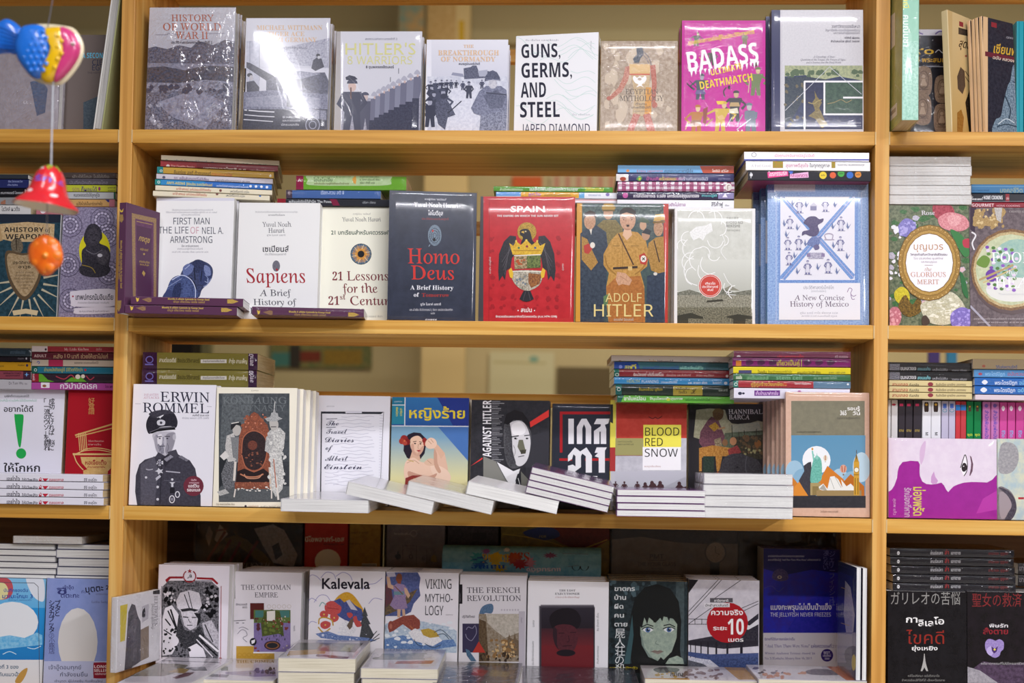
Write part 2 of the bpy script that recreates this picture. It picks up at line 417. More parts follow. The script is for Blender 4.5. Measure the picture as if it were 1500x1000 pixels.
TH = .02368
SHELF = {0: .64783 * 2 - .32269, 1: .64783, 2: .32269, 3: 0.0, 4: -.3225}
def xat(px, Y, z):
    """world x on the line (Y, z) that is seen in column px"""
    a, b = -3.0, 3.0
    for _ in range(50):
        m = (a + b) / 2
        if pix((m, Y, z))[0] < px: a = m
        else: b = m
    return (a + b) / 2
def stand_M(x, y, z, yaw, lean):
    return Matrix.Translation((x, y, z)) @ Matrix.Rotation(math.radians(yaw), 4, 'Z') @ Matrix.Rotation(math.radians(-lean), 4, 'X')
USED = {}
def stand(label, xl, xr, yt, sh, y0=.02, lean=3, yaw=0, t=.02, copies=0, copy_label=None, cgroup=None, cdx=0.0, z=None, crand=.0012, cart=None, **kw):
    """a book standing face out: its bottom corners in columns xl and xr, its top edge in row yt"""
    z = (SHELF[sh] + .0003 if z is None else z) + t * math.sin(math.radians(lean)) + (.0006 if kw.get('wrap') else .0001)
    ca, sa = math.cos(math.radians(yaw)), math.sin(math.radians(yaw))
    zb = z
    x = xat(xl, y0, zb); lo, hi = .02, .6
    for _ in range(40):
        w = (lo + hi) / 2
        if pix((x + w * ca, y0 + w * sa, zb))[0] < xr: lo = w
        else: hi = w
    lo, hi = .02, .6; sl, cl = math.sin(math.radians(lean)), math.cos(math.radians(lean))
    for _ in range(40):
        h = (lo + hi) / 2
        p = np.array([x + w / 2 * ca, y0 + w / 2 * sa, zb]) + h * np.array([-sl * sa, sl * ca, cl])
        if pix(p)[1] > yt: lo = h
        else: hi = h
    M = stand_M(x, y0, z, yaw, -lean if False else lean)
    b = book(label, M, w, h, t, **kw)
    rg = random.Random(int(xl * 3 + yt))
    src = b
    for k in range(copies):
        s = (k + 1) * (t / cl + .0022 + (.0046 if kw.get('wrap') else 0))
        dx = cdx * (k + 1) + rg.uniform(-crand, crand)
        M2 = stand_M(x + dx * ca - s * sa, y0 + s * ca, z, yaw, lean)
        dup(b, M2, (copy_label or 'further copy of the same book standing behind the {}').format(['first', 'second', 'third', 'fourth', 'fifth', 'sixth', 'seventh', 'eighth'][k]), cgroup or kw.get('group'))
    b['_top'] = 0; del b['_top']
    return b, M, w, h
def axes_M(o, ex, ey, ez):
    return Matrix(((ex[0], ey[0], ez[0], o[0]), (ex[1], ey[1], ez[1], o[1]), (ex[2], ey[2], ez[2], o[2]), (0, 0, 0, 1)))
def lie(label, xl, xr, yb, yt, mode='spine', y0=.03, depth=.145, z=None, roll=None, yaw=0, pitch=0, dz=0, **kw):
    """a book lying flat: its near long side spans columns xl..xr, rows yt..yb (yb may be a pair for a tilted book); returns its top z"""
    yl, yr = yb if isinstance(yb, tuple) else (yb, yb)
    if isinstance(yb, tuple):
        A = at(xl, yl, y0); B = at(xr, yr, y0); ux = B - A; L = np.linalg.norm(ux); ux /= L
        C = at(xl, yt, y0); t = (C - A)[2] * ux[0]
        if z is not None: A = np.array([A[0], A[1], z])
    else:
        zz = at((xl + xr) / 2, yl, y0)[2]; top = at((xl + xr) / 2, yt, y0)[2]; t = top - zz
        if z is not None: zz = z
        A = np.array([xat(xl, y0, zz), y0, zz]); L = xat(xr, y0, zz) - A[0]; ux = np.array([1.0, 0, 0])
    uz = np.array([-ux[2], 0, ux[0]]); uy = np.array([0, 1.0, 0])
    if yaw:
        r = math.radians(yaw); c, s = math.cos(r), math.sin(r)
        ux = np.array([c * ux[0], s * ux[0], ux[2]]); uy = np.array([-s, c, 0]); uz = np.cross(ux, uy)
    if mode == 'spine':      # spine to the viewer, front cover up, head to the left
        M = axes_M(A + ux * L + uz * t, uy, -uz, -ux); w, h = depth, L
    elif mode == 'pages':    # tail edge to the viewer, front cover up, spine to the left
        M = axes_M(A + uz * t, ux, -uz, uy); w, h = L, depth
    else:                    # fore-edge to the viewer, front cover up
        M = axes_M(A + uy * depth + uz * t, -uy, -uz, ux); w, h = depth, L
    kw['flat'] = True
    if pitch: M = Matrix.Translation((0, 0, dz)) @ Matrix.Rotation(math.radians(pitch), 4, 'X') @ M
    book(label, M, w, h, t, **kw)
    return A[2] + t + .001

# ---------------------------------------------------------------- the room and the bookcase
HALF = .632
def slab(name, x0, x1, y0, y1, z0, z1, mat, parent=None, bev=.0012):
    mb = MB(); mb.box(x0, x1, y0, y1, z0, z1); o = mb.build(name, mat, parent)
    if bev:
        m = o.modifiers.new('b', 'BEVEL'); m.width = bev; m.segments = 2; m.limit_method = 'ANGLE'
    return o
FLOOR_Z = -1.32
o = slab('floor', -4, 4, -4.9, 3.6, FLOOR_Z - .05, FLOOR_Z, plain_mat('pale_floor_tiles', 'b9b2a6', 'a59d90', 2, .4), bev=0); tag(o, None, None, kind='structure')
BEIGE = plain_mat('beige_paint', 'cfba86', 'c4ae78', 1.2, .6)
o = slab('wall_back', -4, 4, 3.0, 3.1, FLOOR_Z, 2.7, BEIGE, bev=0); tag(o, None, None, kind='structure')
o = slab('wall_front', -4, 4, -4.9, -4.8, FLOOR_Z, 2.2, plain_mat('dim_shop_wall', '57514a', '6a6259', 1, .6), bev=0); tag(o, None, None, kind='structure')
o = slab('trim_1', -4, 4, 2.97, 3.0, 1.80, 1.86, plain_mat('cream_trim', 'd9c795', 'cdb983', 2), bev=.004); tag(o, None, None, kind='structure')

case = empty('bookcase', Matrix.Translation((0, .12, FLOOR_Z)), 'light oak bookcase with three bays of open shelves full of books', 'bookcase')
def part(o):
    o.parent = case; o.matrix_parent_inverse = case.matrix_world.inverted(); return o
DEEP = .2374
for x in (-HALF - TH, HALF):
    part(slab('upright', x, x + TH, 0, DEEP, FLOOR_Z, 1.35, WOOD_Z))
    # a thin edging strip stands a little back on the inner side
for x in (-HALF - TH - 1.27, HALF + TH + 1.25): part(slab('upright', x, x + TH, 0, DEEP, FLOOR_Z, 1.35, WOOD_Z))
for bx0, bx1 in ((-HALF, HALF), (-HALF - TH - 1.246, -HALF - TH), (HALF + TH, HALF + TH + 1.25)):
    for z in (SHELF[0], SHELF[1], SHELF[2], SHELF[3], SHELF[4], -.645, -.967):
        part(slab('shelf', bx0 + .0003, bx1 - .0003, .0008, DEEP, z - TH, z, WOOD_X))
    for z in (SHELF[1], SHELF[2], SHELF[3]):
        part(slab('back_rail', bx0 + .0003, bx1 - .0003, DEEP - .018, DEEP - .001, z + .187, z + .212, WOOD_X))
EDGE = plain_mat('pale_edge_banding', 'd8bd8c', 'c9aa74', 30)
for z in (SHELF[1], SHELF[2], SHELF[3]):
    for x in (-HALF - .0012, HALF - .0006, -HALF - TH - .0008, HALF + TH - .0012):
        part(slab('edge_banding', x, x + .002, -.0006, .0015, z - TH + .001, z - .001, EDGE, bev=0))

# ---------------------------------------------------------------- top row
def S1(*a, **k): return stand(*a, **k)
B_W = 'dcdce4'
S1('grey hardcover war history in crinkled plastic, landscape photo, orange capitals, beside the oak upright', 212, 339, 11, 1, y0=.02, t=.03, col='c9c9d4', spine='2d2d36', hard=True, wrap=2, copies=1,
   copy_label='second copy standing directly behind the plastic wrapped grey landscape photo hardcover', art='''
G d2d2dc b9b9c8 205 5 350 80
C 9a9aac 1 260 62 270 58 284 60 300 57
P 75758a/3a3a4e@5 205 73 228 68 245 72 262 66 280 70 290 60 312 66 330 58 350 62 350 100 205 100
P 9c9cb0/6d6d82@7 205 92 350 94 350 104 205 104
P 5c5c70/30303f@5 205 100 240 97 270 103 300 96 350 98 350 122 300 118 260 124 205 122
P a5a5b8/5b5b70@6 205 120 260 122 300 117 350 120 350 140 205 140
P 8d8da2/3c3c4e@4 205 136 350 130 350 195 205 195
P 9f9fb4/6a6a80@9,.3 230 150 290 130 330 150 300 190 250 170
L 62627a .8 228 51 245 51 246 49 256 49 257 51 270 51
L 62627a .7 300 49 330 49
E 4a4a5e 250 130 2 3
B 44445a 215 125 345 135 26 4
B c4c4d2/77778c@3 215 150 340 186 30 4
T f b8644a 251 313 31 9.5|HISTORY
T f b8644a 239 324 44.5 10.5|OF WORLD
T f b8644a 257 305 57 10.5|WAR II
T tb 33334a 251 311 64 3.2|ประวัติศาสตร์สงครามโลกครั้งที่ 2
''')
S1('grey hardcover with a tank photo and gold capitals in glossy plastic', 355, 479, 26.5, 1, y0=.018, t=.028, col='cfcfdb', spine='26262e', hard=True, wrap=4, copies=1,
   copy_label='second copy standing directly behind the tank photo hardcover', art='''
G d6d6e0 c3c3d0 350 20 490 100
R aeb0c2/c4c5d4@8 361 60 380 140
P 8f90a4/c0c0ce@4 390 75 485 55 485 100 440 96 400 84
L 7c7d92 .7 366 60 366 120
L 7c7d92 .7 380 64 380 118
P 4d4e60/2c2c3a@4 361 91 366 92 402 112 404 118 396 122 361 99
P 62637a/3a3a4c@5 390 118 404 112 420 108 476 106 482 120 480 140 400 142 390 132
P a3a4b8/77788c@4 404 108 440 104 470 108 440 116 410 114
E 33333f 466 81 3 2.6
P 454558/2c2c3c@3 459 88 464 84 471 86 475 98 462 104 456 100
E c0bfc9 467 84 2 2.4
E 32323e 366 110 4 3
E b9b5bd 368 114 3 4
P 30303e/4c4c5e@3 361 120 372 118 380 128 378 150 362 152
P 565770/8b8ca2@4 355 135 400 132 480 138 480 160 355 160
P 9b9cb0/7a7b90@5 360 143 420 138 470 144 470 158 360 156
P 2f2f3e/494a5e@3 420 133 434 131 436 150 428 158 420 156
R 2a2a38/414154@4 350 160 490 195
P 9d9eb2/5d5e74@4 430 158 478 162 478 176 440 170
E 3a3a4c 458 183 11 12
O 9fa0b4 458 183 10 11 1.4
O 9fa0b4 458 183 5 5.5 1.2
L dcdce6 1.6 358 161 380 163 402 164
L 30303c 1.8 362 161 364 162
L dcdce6 1.2 358 168 380 170 402 171
L dcdce6 1.2 357 175 400 178
T t e4e4ee 414 438 173 2.6|ชีวประวัติ
T t e4e4ee 414 440 178 2.6|และการรบของ
T t e4e4ee 412 438 184 2.6|นักรบรถถัง
T fb d9b48c 376 472 44 7|MICHAEL WITTMANN
T fb d9b48c 392 446 53 6.8|TIGER ACE
T fb d9b48c 378 464 61.5 6.8|OF NAZI GERMANY
T t 55566a 394 450 71.5 3|ยอดพลรถถังแห่งเยอรมนี
''')
S1('pale grey hardcover with a row of helmeted soldiers and thin yellow letters', 489, 615, 46, 1, y0=.022, t=.028, col='d6d6df', spine='a9a7ab', hard=True, wrap=3, copies=1,
   copy_label='second copy standing directly behind the pale hardcover of helmeted soldiers', art='''
R b3aeae 480 40 499 195
G d9d9e2 cfcfda 499 46 620 190
P b5b5c4/8a8a9c@4 500 150 512 140 560 146 616 130 616 192 500 192
H 55566a c9b6b4 535 190 58
H 484a5e d4b8b0 516 192 80
P 3c3d50 506 113 512 110 520 112 524 116 516 118 507 117
R 6b5150 513 128 515 145
'''+'\n'.join('P %s %f %f %f %f %f %f %f %f %f %f\nP 44465c/34364a@4 %f %f %f %f %f %f %f %f\nS b0b0c0 %f %f %f %f %f %f %f %f\nE c9b0ac %f %f 1.6 2.2' % (('6f7086','85879c')[i%2], x-5,y+7,x+5,y+5,x+7,y+20,x+3,y+38,x-6,y+38, x-7,y+38,x+3,y+38,x+2,192,x-8,192, x-4.5,y+2,x,y-4,x+5,y+1,x+3,y+3, x+1,y+5) for i,(x,y) in enumerate([(548,138),(555,134),(562,130),(569,127),(576,123),(584,119),(592,115),(601,111),(611,106)]))+'''
L 50505e .8 584 108 584 100
L 50505e .8 572 120 572 113
T t 7a7a8c 535 582 58.5 2.5|สงครามแห่งความทรงจำที่ 2
T s dcd996 506 609 80 17|HITLER'S
T m dcd996 509 604 94 11.5|8 WARRIORS
T tb 40404e 536 577 100 3.4|8 ขุนพลของฮิตเลอร์
''')
S1('pale hardcover with a beach landing photo of a helmeted soldier', 622, 742, 58, 1, y0=.02, t=.026, col='dadae4', spine='17171d', hard=True, copies=2,
   copy_label='{} copy standing behind the beach landing photo hardcover', art='''
R e0e0ea 618 50 632 195
G dadae4 c9cad8 632 58 746 112
R b5b8ca/d2d4e0@9 626 112 746 194
P 8f92a8 661 110 663 106 678 108 680 113
P 6a6d84/45485c@3 679 100 690 98 692 96 698 96 701 104 716 104 716 114 680 116
P a4a7ba 700 104 714 102 714 112 702 112
P d9dae6/c2c4d4@6 662 128 690 118 720 150 690 192 652 192
H 3c3f52 9a9cb0 630 138 20 0.1
H 474b60 9a9cb0 638 136 20 0
H 33364a 9a9cb0 646 134 18 0.1
H 3c3f52 9a9cb0 654 132 16 0.1
H 474b60 9a9cb0 661 130 14 0
H 33364a 9a9cb0 668 129 12 0.1
H 3c3f52 9a9cb0 632 150 26 0
H 474b60 9a9cb0 642 150 28 0.15
H 33364a 9a9cb0 652 146 24 0.1
H 3c3f52 9a9cb0 634 168 36 0.1
H 474b60 9a9cb0 646 172 44 0.15
H 33364a 9a9cb0 630 186 44 0
P 3a3d50/5e6178@3 638 150 652 142 660 154 667 168 656 172 652 190 642 182 638 164
E 3a3d50 650 141 5 4
L 2c2f40 1.4 656 166 676 148
H 3c3f52 8a8ca0 687 144 26
H 464960 8a8ca0 678 132 14
H 464960 8a8ca0 706 130 14
P 5b5f78/82869e@4 690 158 702 134 712 126 734 126 742 132 746 192 704 192 706 170 694 166
P 474b62/666a82@3 708 140 728 132 740 142 736 158 718 160
L 3a3d52 2 712 136 742 139
E c5c4ce/9092a6@3,.2 722 123 6.5 7
P 42465c/5c6078@3 710 119 711 112 716 105 722 103 728 106 732 113 733 118 722 116
L 7c8098 1 712 117 732 117
P 50546c/9296ac@4 704 170 744 160 746 194 702 194
T fb dcb894 679 694 70 4.4|THE
T fb dcb894 642 731 81 7.5|BREAKTHROUGH
T fb dcb894 646 726 90 7|OF NORMANDY
T tb 55586e 672 703 95 2.6|สมรภูมินอร์มังดี
''')
S1('white paperback with four lines of tall black capitals over faint contour lines', 752, 874, 50, 1, y0=.036, yaw=-8, t=.03, col='e6e6ea', spine='d8d8dc', pages='c', gloss=False, art='\n'.join('C c3d8d4 .7 '+' '.join('%.0f %.0f'%(x0+k*9, y0+8*math.sin(k*.9+j)+k*sl) for k in range(n)) for j,(x0,y0,n,sl) in enumerate([(800,58,9,1),(806,66,8,2),(820,74,7,1),(832,84,6,-2),(790,95,10,-3),(800,108,9,2),(812,118,8,3),(828,128,6,4),(770,70,4,5),(800,142,9,2),(806,152,8,3),(816,160,7,2),(770,178,12,-2),(824,136,6,1),(836,96,5,5),(756,150,3,7),(845,60,4,8),(756,62,6,3)]))+'''
T t 9a9aa6 770 818 60 2|ปืน เชื้อโรค และเหล็กกล้า
T m b0b0bc 838 864 169 2.4|ปืน เชื้อโรค
T mb 1f1f33 764 821 85 19.5 1.5|GUNS,
T mb 1f1f33 764 838 114 21 1.2|GERMS,
T mb 1f1f33 763 800 143 21.5 1|AND
T mb 1f1f33 762 820 172 22 .8|STEEL
T m 2c2c48 764 864 196 14 .3|JARED DIAMOND
V m 8a8a96 865 62 2.6 2|GYPSY
''')
S1('sandstone coloured book with a standing painted figure of an ancient god', 879, 992, 60, 1, y0=.02, t=.022, col='b7a592/96826f@6', spine='8d7c6d', wrap=1, copies=1,
   copy_label='second copy standing directly behind the sandstone coloured book', art='''
R b9a895/98836f@7 875 55 1000 195
B a08a76 885 65 990 188 26 6
B c6b49e 885 65 990 188 26 7 1.6
P c8b08c/b89c76@6 924 108 952 108 950 140 954 170 926 170 930 140
P 6d7076/454a55@3 932 71 941 69 943 80 938 86 936 92 929 92 927 86 933 80
C 6d6a70 1 941 74 950 84 955 97
C 7c7478 1 940 78 948 88 951 99
P c9927f/a7604f@4 916 98 924 96 920 118 911 134 896 146 892 142 906 128 913 112
P c07d6c/a45546@4 952 96 960 95 962 122 960 150 954 150 955 122
E b06757 892 144 3.5 3
E b06757 959 154 4 4.5
P d4b07a 922 94 952 94 952 110 922 110
P c6654f 922 108 952 108 952 110 922 110
P d49b4c/c98a3c@5 946 128 954 128 954 168 944 168
P c98c80/a8503f@4 928 166 938 168 928 192 918 192
P c98c80/a8503f@4 942 168 952 166 960 192 948 192
S f0ecea 936 112 933 114 929 111 927 115 930 121 935 124 932 128 938 126 943 128 940 124 945 120 947 115 945 111 941 114 938 112
E b8a595 937 116 3 2
T f 5f544c 916 964 138 7.5|EGYPTIAN
T f 5f544c 908 972 148 8|MYTHOLOGY
T tb 6b5f55 931 947 154 3|ตำนาน
T tb 6b5f55 925 953 159 3|เทพอียิปต์
T t 7a6c60 928 949 164 2|ณัฐพล เดชขจร
''')
badass = '''
R c01a92 990 25 1130 195
H 5d5a54 c6b49a 1020 68 22 .2
H 4d4a44 c6b49a 1042 96 26 .1
H 706a50 d0b890 1091 66 20
H 48505a 9a94a0 1026 146 40 .12
H 6d7b52 cbb08c 1107 140 44 .15
H 3f3b40 c2a882 1076 178 48 .1
H c9a83a d6b48a 1055 192 46 .25
H b2702c d8bc92 1020 197 46 .1
H 6c7684 b8b4b4 1100 198 50 -.1
P d8d0b4 1068 160 1080 158 1082 166 1068 166
P e0c23c 1049 148 1061 148 1058 153 1051 153
P 8c3d34 1030 160 1037 156 1034 182 1030 180
L cfcfd6 1.2 1079 190 1100 174
L 3c2a3c 1 1010 118 1020 128
C 4a4048 2 1062 142 1060 134 1064 128
E 2d2830 1068 128 2 3
P d8b070 1050 171 1058 168 1062 174 1054 176
L b8a058 1.6 1044 174 1034 184
L d8d8de 1 1064 186 1072 172
P 8a5a2c 1013 176 1026 176 1028 184 1011 184
L e0c090 1.6 1008 178 1004 190
L c8b890 1.2 1098 118 1096 136
P 5a4a3a 1102 97 1112 97 1107 90
P 3a3440 1088 44 1096 44 1092 40
L cfa878 1.4 1032 90 1024 84
L 2d2a38 1.6 1014 130 1006 122
P 6a5a8a 1020 132 1032 132 1034 138 1018 138
P b89a6a 1070 150 1082 150 1084 156 1068 156
L a8a8b0 1.4 1088 168 1080 182
T tb e8c838 1008 1107 66 5 10|สุดยอดการต่อสู้ในประวัติศาสตร์
T mb efeaf0 1009 1113 105 28 8|BADASS
'''+'\n'.join('P efeaf0 %f %f %f %f %f %f' % (x,y-2,x+4,y-2.6,x+2,y+l) for x,y,l in [(1011,106,7),(1017,105,5),(1024,104,8),(1031,103,4),(1037,103,7),(1046,101,6),(1052,100,9),(1058,100,4),(1064,99,6),(1071,98,8),(1078,97,5),(1085,96,9),(1092,95,7),(1098,94,4),(1103,93,8),(1108,92,6)])+'''
T mb e8c838 1042 1088 111 8.5 13|ULTIMATE
T mb e8c838 1026 1104 131 11 9.5|DEATHMATCH
T sb f2eef2 1078 1090 196 6|AA
'''
S1('magenta book with dripping white capitals, yellow lettering and small fighting figures', 998, 1121, 30, 1, y0=.016, t=.03, col='c01a92', spine='a81680', wrap=1, copies=1, copy_label='second copy standing directly behind the magenta book', art=badass)
S1('light grey hardcover with a dark temple painting crossed by white frame lines', 1130, 1265, 14.5, 1, y0=.016, t=.024, col='cfcdd2', spine='33355a', hard=True, wrap=3, copies=2, cdx=-.006,
   copy_label='{} copy with dark spine behind the grey temple painting hardcover', art='''
R 35375c 1120 5 1143 200
R d3d1d5/c9c7cc@3 1143 5 1275 200
L bdbbc2 1 1145 5 1145 200
R 3c4668/2c3450@7 1149.5 96 1263.5 190
P b4b88e/8a9478@5 1149.5 96 1263.5 96 1263.5 118 1230 112 1200 118 1180 110 1149.5 112
B 55684e 1152 104 1262 118 22 5 .8
P 454e56/2e3848@4 1149.5 114 1180 112 1215 117 1180 140 1160 175 1149.5 180
B 6d6450 1150 120 1178 188 20 2.4
R 2f3354/262a46@6 1179 121 1206 190
R 48604f/31483e@8 1209 120 1263.5 166
R 34385c/2a2d4c@6 1206 169 1263.5 190
C 93845a 1 1212 152 1222 150 1232 146 1240 150 1248 146
P 8d7c4a/6c5f3e@3 1193 133 1197 142 1204 150 1200 158 1208 176 1212 182 1204 188 1194 174 1184 170 1194 162 1190 150 1194 144
C 9c8c58 1.4 1184 150 1192 152 1198 148 1204 146
L e9e8ea 2.6 1178 119.5 1264 119.5
L e9e8ea 2.6 1178.5 119 1178.5 191
L e9e8ea 2.6 1207.5 119 1207.5 168
L e9e8ea 2.6 1206 167.5 1264 167.5
L e9e8ea 2.6 1235 143 1264 143
L c9cbd4 .7 1150 162 1215 98
L c9cbd4 .7 1215 98 1262 138
L d9d7dc 1 1149.5 190 1263.5 190
T t 5c5a68 1218 1259.5 41 4|วงศาวิทยาของอิเหนา
T t 7a7886 1209 1259.5 46 2.8|ปัญหาเรื่องลิ้น ความเป็นไทยของสำนวน
T t 7a7886 1221 1259 50 2.8|และการเดินทางสู่โลกของปันหยี
T tb 55535f 1237 1259 57 2.6|ทวีศักดิ์ เผือกสม
T tb 55535f 1217 1259 62 2.6|คำนำเสนอโดย สุจิตต์ วงษ์เทศ
T i 6f6d7a 1191 1223 84.5 2.8|A Genealogy of Inao:
T i 6f6d7a 1173 1239 88.7 2.8|Questions of the Tongue, the Powers of Signs,
T i 6f6d7a 1181 1232 92.8 2.8|and a Journey into the Panji World
T t c2c4d2 1242 1261 181 2|อำนาจการปกครอง
T t c2c4d2 1234 1261 185 2|ประวัติศาสตร์ปลายบุพกาล
''')
# left bay, top row
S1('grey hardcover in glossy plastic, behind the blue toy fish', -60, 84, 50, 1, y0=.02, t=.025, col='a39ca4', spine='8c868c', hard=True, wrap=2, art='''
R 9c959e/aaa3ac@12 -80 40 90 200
P 55607c/6a7590@5 44 120 60 116 70 130 66 165 54 170
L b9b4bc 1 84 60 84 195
T f c9c4ce 34 46 152 7|a.
''')  # cover grey lightened to stand in for glare on its plastic
S1('brown grey paperback with blue and navy capitals, beside the leaning grey book edge', 86, 157, 51, 1, y0=.05, t=.02, col='6f6461', art='''
P 44505c/56626c@5 122 150 146 140 146 195 122 195
T mb 5fb6d6 120 156 85 7.5|A SECOND
T m 2c3350 135 165 95 7.5|CIENT
T m 2c3350 135 163 103 7.5|EGYPT
T t 4a4448 128 160 108 2.5|THE HISTORY OF
''')
A = np.array(at(141, 190, .012)); A[2] = SHELF[1] + .0024
th = math.radians(6.6); ez = np.array([math.sin(th), 0, math.cos(th)]); ex = np.array([0, -1.0, 0]); ey = np.cross(ez, ex)
book('tall grey hardcover leaning on the oak upright, fore-edge facing out', axes_M(A + np.array([-.0055, .19, 0]), ex, ey, ez), .19, .28, .0165, col='d8d6d2', spine='d8d6d2', back='a6a878', pages='g', hard=True)
# right bay, top row

def spine_out(label, xl, xr, yt, sh, y0=.01, depth=.15, z=None, **kw):
    """a book standing spine out, spine between columns xl and xr, top edge in row yt"""
    z = SHELF[sh] + .0003 if z is None else z
    xa, xb = xat(xl, y0, z + .1), xat(xr, y0, z + .1)
    h = at((xl + xr) / 2, yt, y0)[2] - z
    return book(label, axes_M((xb, y0, z), (0, 1, 0), (-1, 0, 0), (0, 0, 1)), depth, h, xb - xa, **kw)
spine_out('pale green spine jutting out over the shelf edge beside the black amulet book', 1322, 1346, -60, 1, y0=-.066, z=SHELF[1] + .001, depth=.2, col='8f9a4e', spine='95c8b0', back='8d9850', pages='t', wrap=1, spine_art="""
R b2dccb/8cc0aa@5 1310 60 1345 180
T tb e6e070 1323 - -4 7 -90|มณี
T tb e9f2ec 1323 - 22 8 -90|คมณีบูชา
""", back_art="""
R 909b50/7d8844@30 1290 -80 1320 200
P d5cdb8 1303 25 1311 18 1311 66 1303 75
P c9c2b4 1304 160 1314 150 1314 168 1304 178
P 7d766c 1305 164 1312 157 1312 163 1305 170
""")
S1('black book with rows of tan amulets and gold lettering, beside the pale green spine', 1334, 1396, 43, 1, y0=.06, t=.03, col='16161f', wrap=1, art="""
R d4d0da 1325 40 1400 52
C 7d70a8 2 1336 48 1342 44 1347 48 1352 50
C 7d70a8 2 1370 50 1376 46 1382 47 1386 50
R 17171f/23232e@9 1325 52 1400 195
L b9b9c4 .8 1325 97 1400 98
T tb d4a82e 1339 1368 79 8.5|๙๐
C c9c9d0 1.2 1370 77 1375 73 1380 77 1386 79
T tb c99a2c 1336 1394 91 6|รย์ พระสมเด็จ
T t 8c8c98 1352 1376 97 2|หลวงพ่อ
"""+'\n'.join('S 9a806c/7a6454@3 %d %d %d %d %d %d %d %d\nO 5c4a40 %f %f %f %f .9\nE b39a84 %f %f 2.4 2.6\nP b39a84 %f %f %f %f %f %f %f %f\nL 5c4a40 1 %d %d %d %d\nL 5c4a40 1 %d %d %d %d' % (a,b,c,b,c,d,a,d,(a+c)/2,(b+d)/2-2,(c-a)*.36,(d-b)*.36,(a+c)/2,b+(d-b)*.3,(a+c)/2-2,b+(d-b)*.4,(a+c)/2+2,b+(d-b)*.4,(a+c)/2+5,b+(d-b)*.68,(a+c)/2-5,b+(d-b)*.68,a+4,b+(d-b)*.76,c-4,b+(d-b)*.76,a+3,b+(d-b)*.86,c-3,b+(d-b)*.86) for a,b,c,d in [(1343,101,1363,137),(1371,114,1390,147),(1341,142,1362,179),(1370,156,1389,191)]))
S1('gold tan book angled away, with dark ink brush lettering and a leaf', 1395, 1452, 26, 1, y0=.012, yaw=41, t=.012, col='c9ac78', spine='d3bf94', art="""
G d3bb8c bb9858 1395 15 1450 195
P 332a26/4a3c30@5 1404 40 1432 48 1432 56 1404 50
P 8c2f38 1405 31 1411 33 1411 40 1405 38
T tb 3b2a1c 1404 1434 68 10 -14|สุดยอด
E 9a4a3c 1415 82 1.6 1.6
T tb 4a3524 1418 1436 92 7 -12|พระ
P 3c302a/5a4636@2 1407 98 1413 104 1414 126 1410 138 1403 130 1402 112
C 4a3a2c 1 1414 104 1420 112 1426 108
C 4a3a2c 1 1414 112 1420 120 1426 116
P a0702c/8a5a1e@4 1402 165 1408 160 1412 172 1410 194 1402 194
P 3a2c20/20180f@3 1414 150 1424 120 1434 118 1434 196 1420 196
""")
S1('black book angled away, gold brush lettering and a blue grey seated monk', 1444, 1490, 29, 1, y0=.014, yaw=30, t=.006, col='23222c', spine='d9b48a', copies=3, copy_label='{} thin dark copy standing behind the angled black monk book', art="""
R d9b48a 1440 15 1447 200
R 262530/34333f@7 1447 15 1510 200
P 8c2f38 1452 32 1460 34 1460 41 1452 39
T m b9b9c4 1474 1490 56 2.6 -8|GENUINE
T tb d2a63c 1455 1500 77 11 -8|เซียนพระ
P 6a2a36 1443 75 1498 86 1498 93 1443 82
T tb d8c8b8 1454 1492 86 4 -10|ฉบับ หลวงพ่อ
S 8ea3b4/4c6074@4 1484 96 1492 98 1494 112 1490 118 1500 132 1502 196 1456 196 1458 176 1466 170 1470 150 1476 126 1480 118
C c4d2dc 1.4 1462 182 1474 174 1486 180
C 2c3c4c 1.6 1472 140 1480 160 1478 174
C 2c3c4c 1.4 1484 120 1490 122 1492 128
C 2c3c4c 1.4 1460 186 1474 182 1490 186
""")
spine_out('teal spine at the end of the shelf beside the black monk book', 1489, 1499.5, 31, 1, y0=.058, depth=.15, col='1f93a4', spine_art='L 157a8a 1.4 1493 20 1493 200')
spine_out('teal spine next to the first teal spine at the end of the shelf', 1500.5, 1511, 31, 1, y0=.058, depth=.15, col='1f93a4')

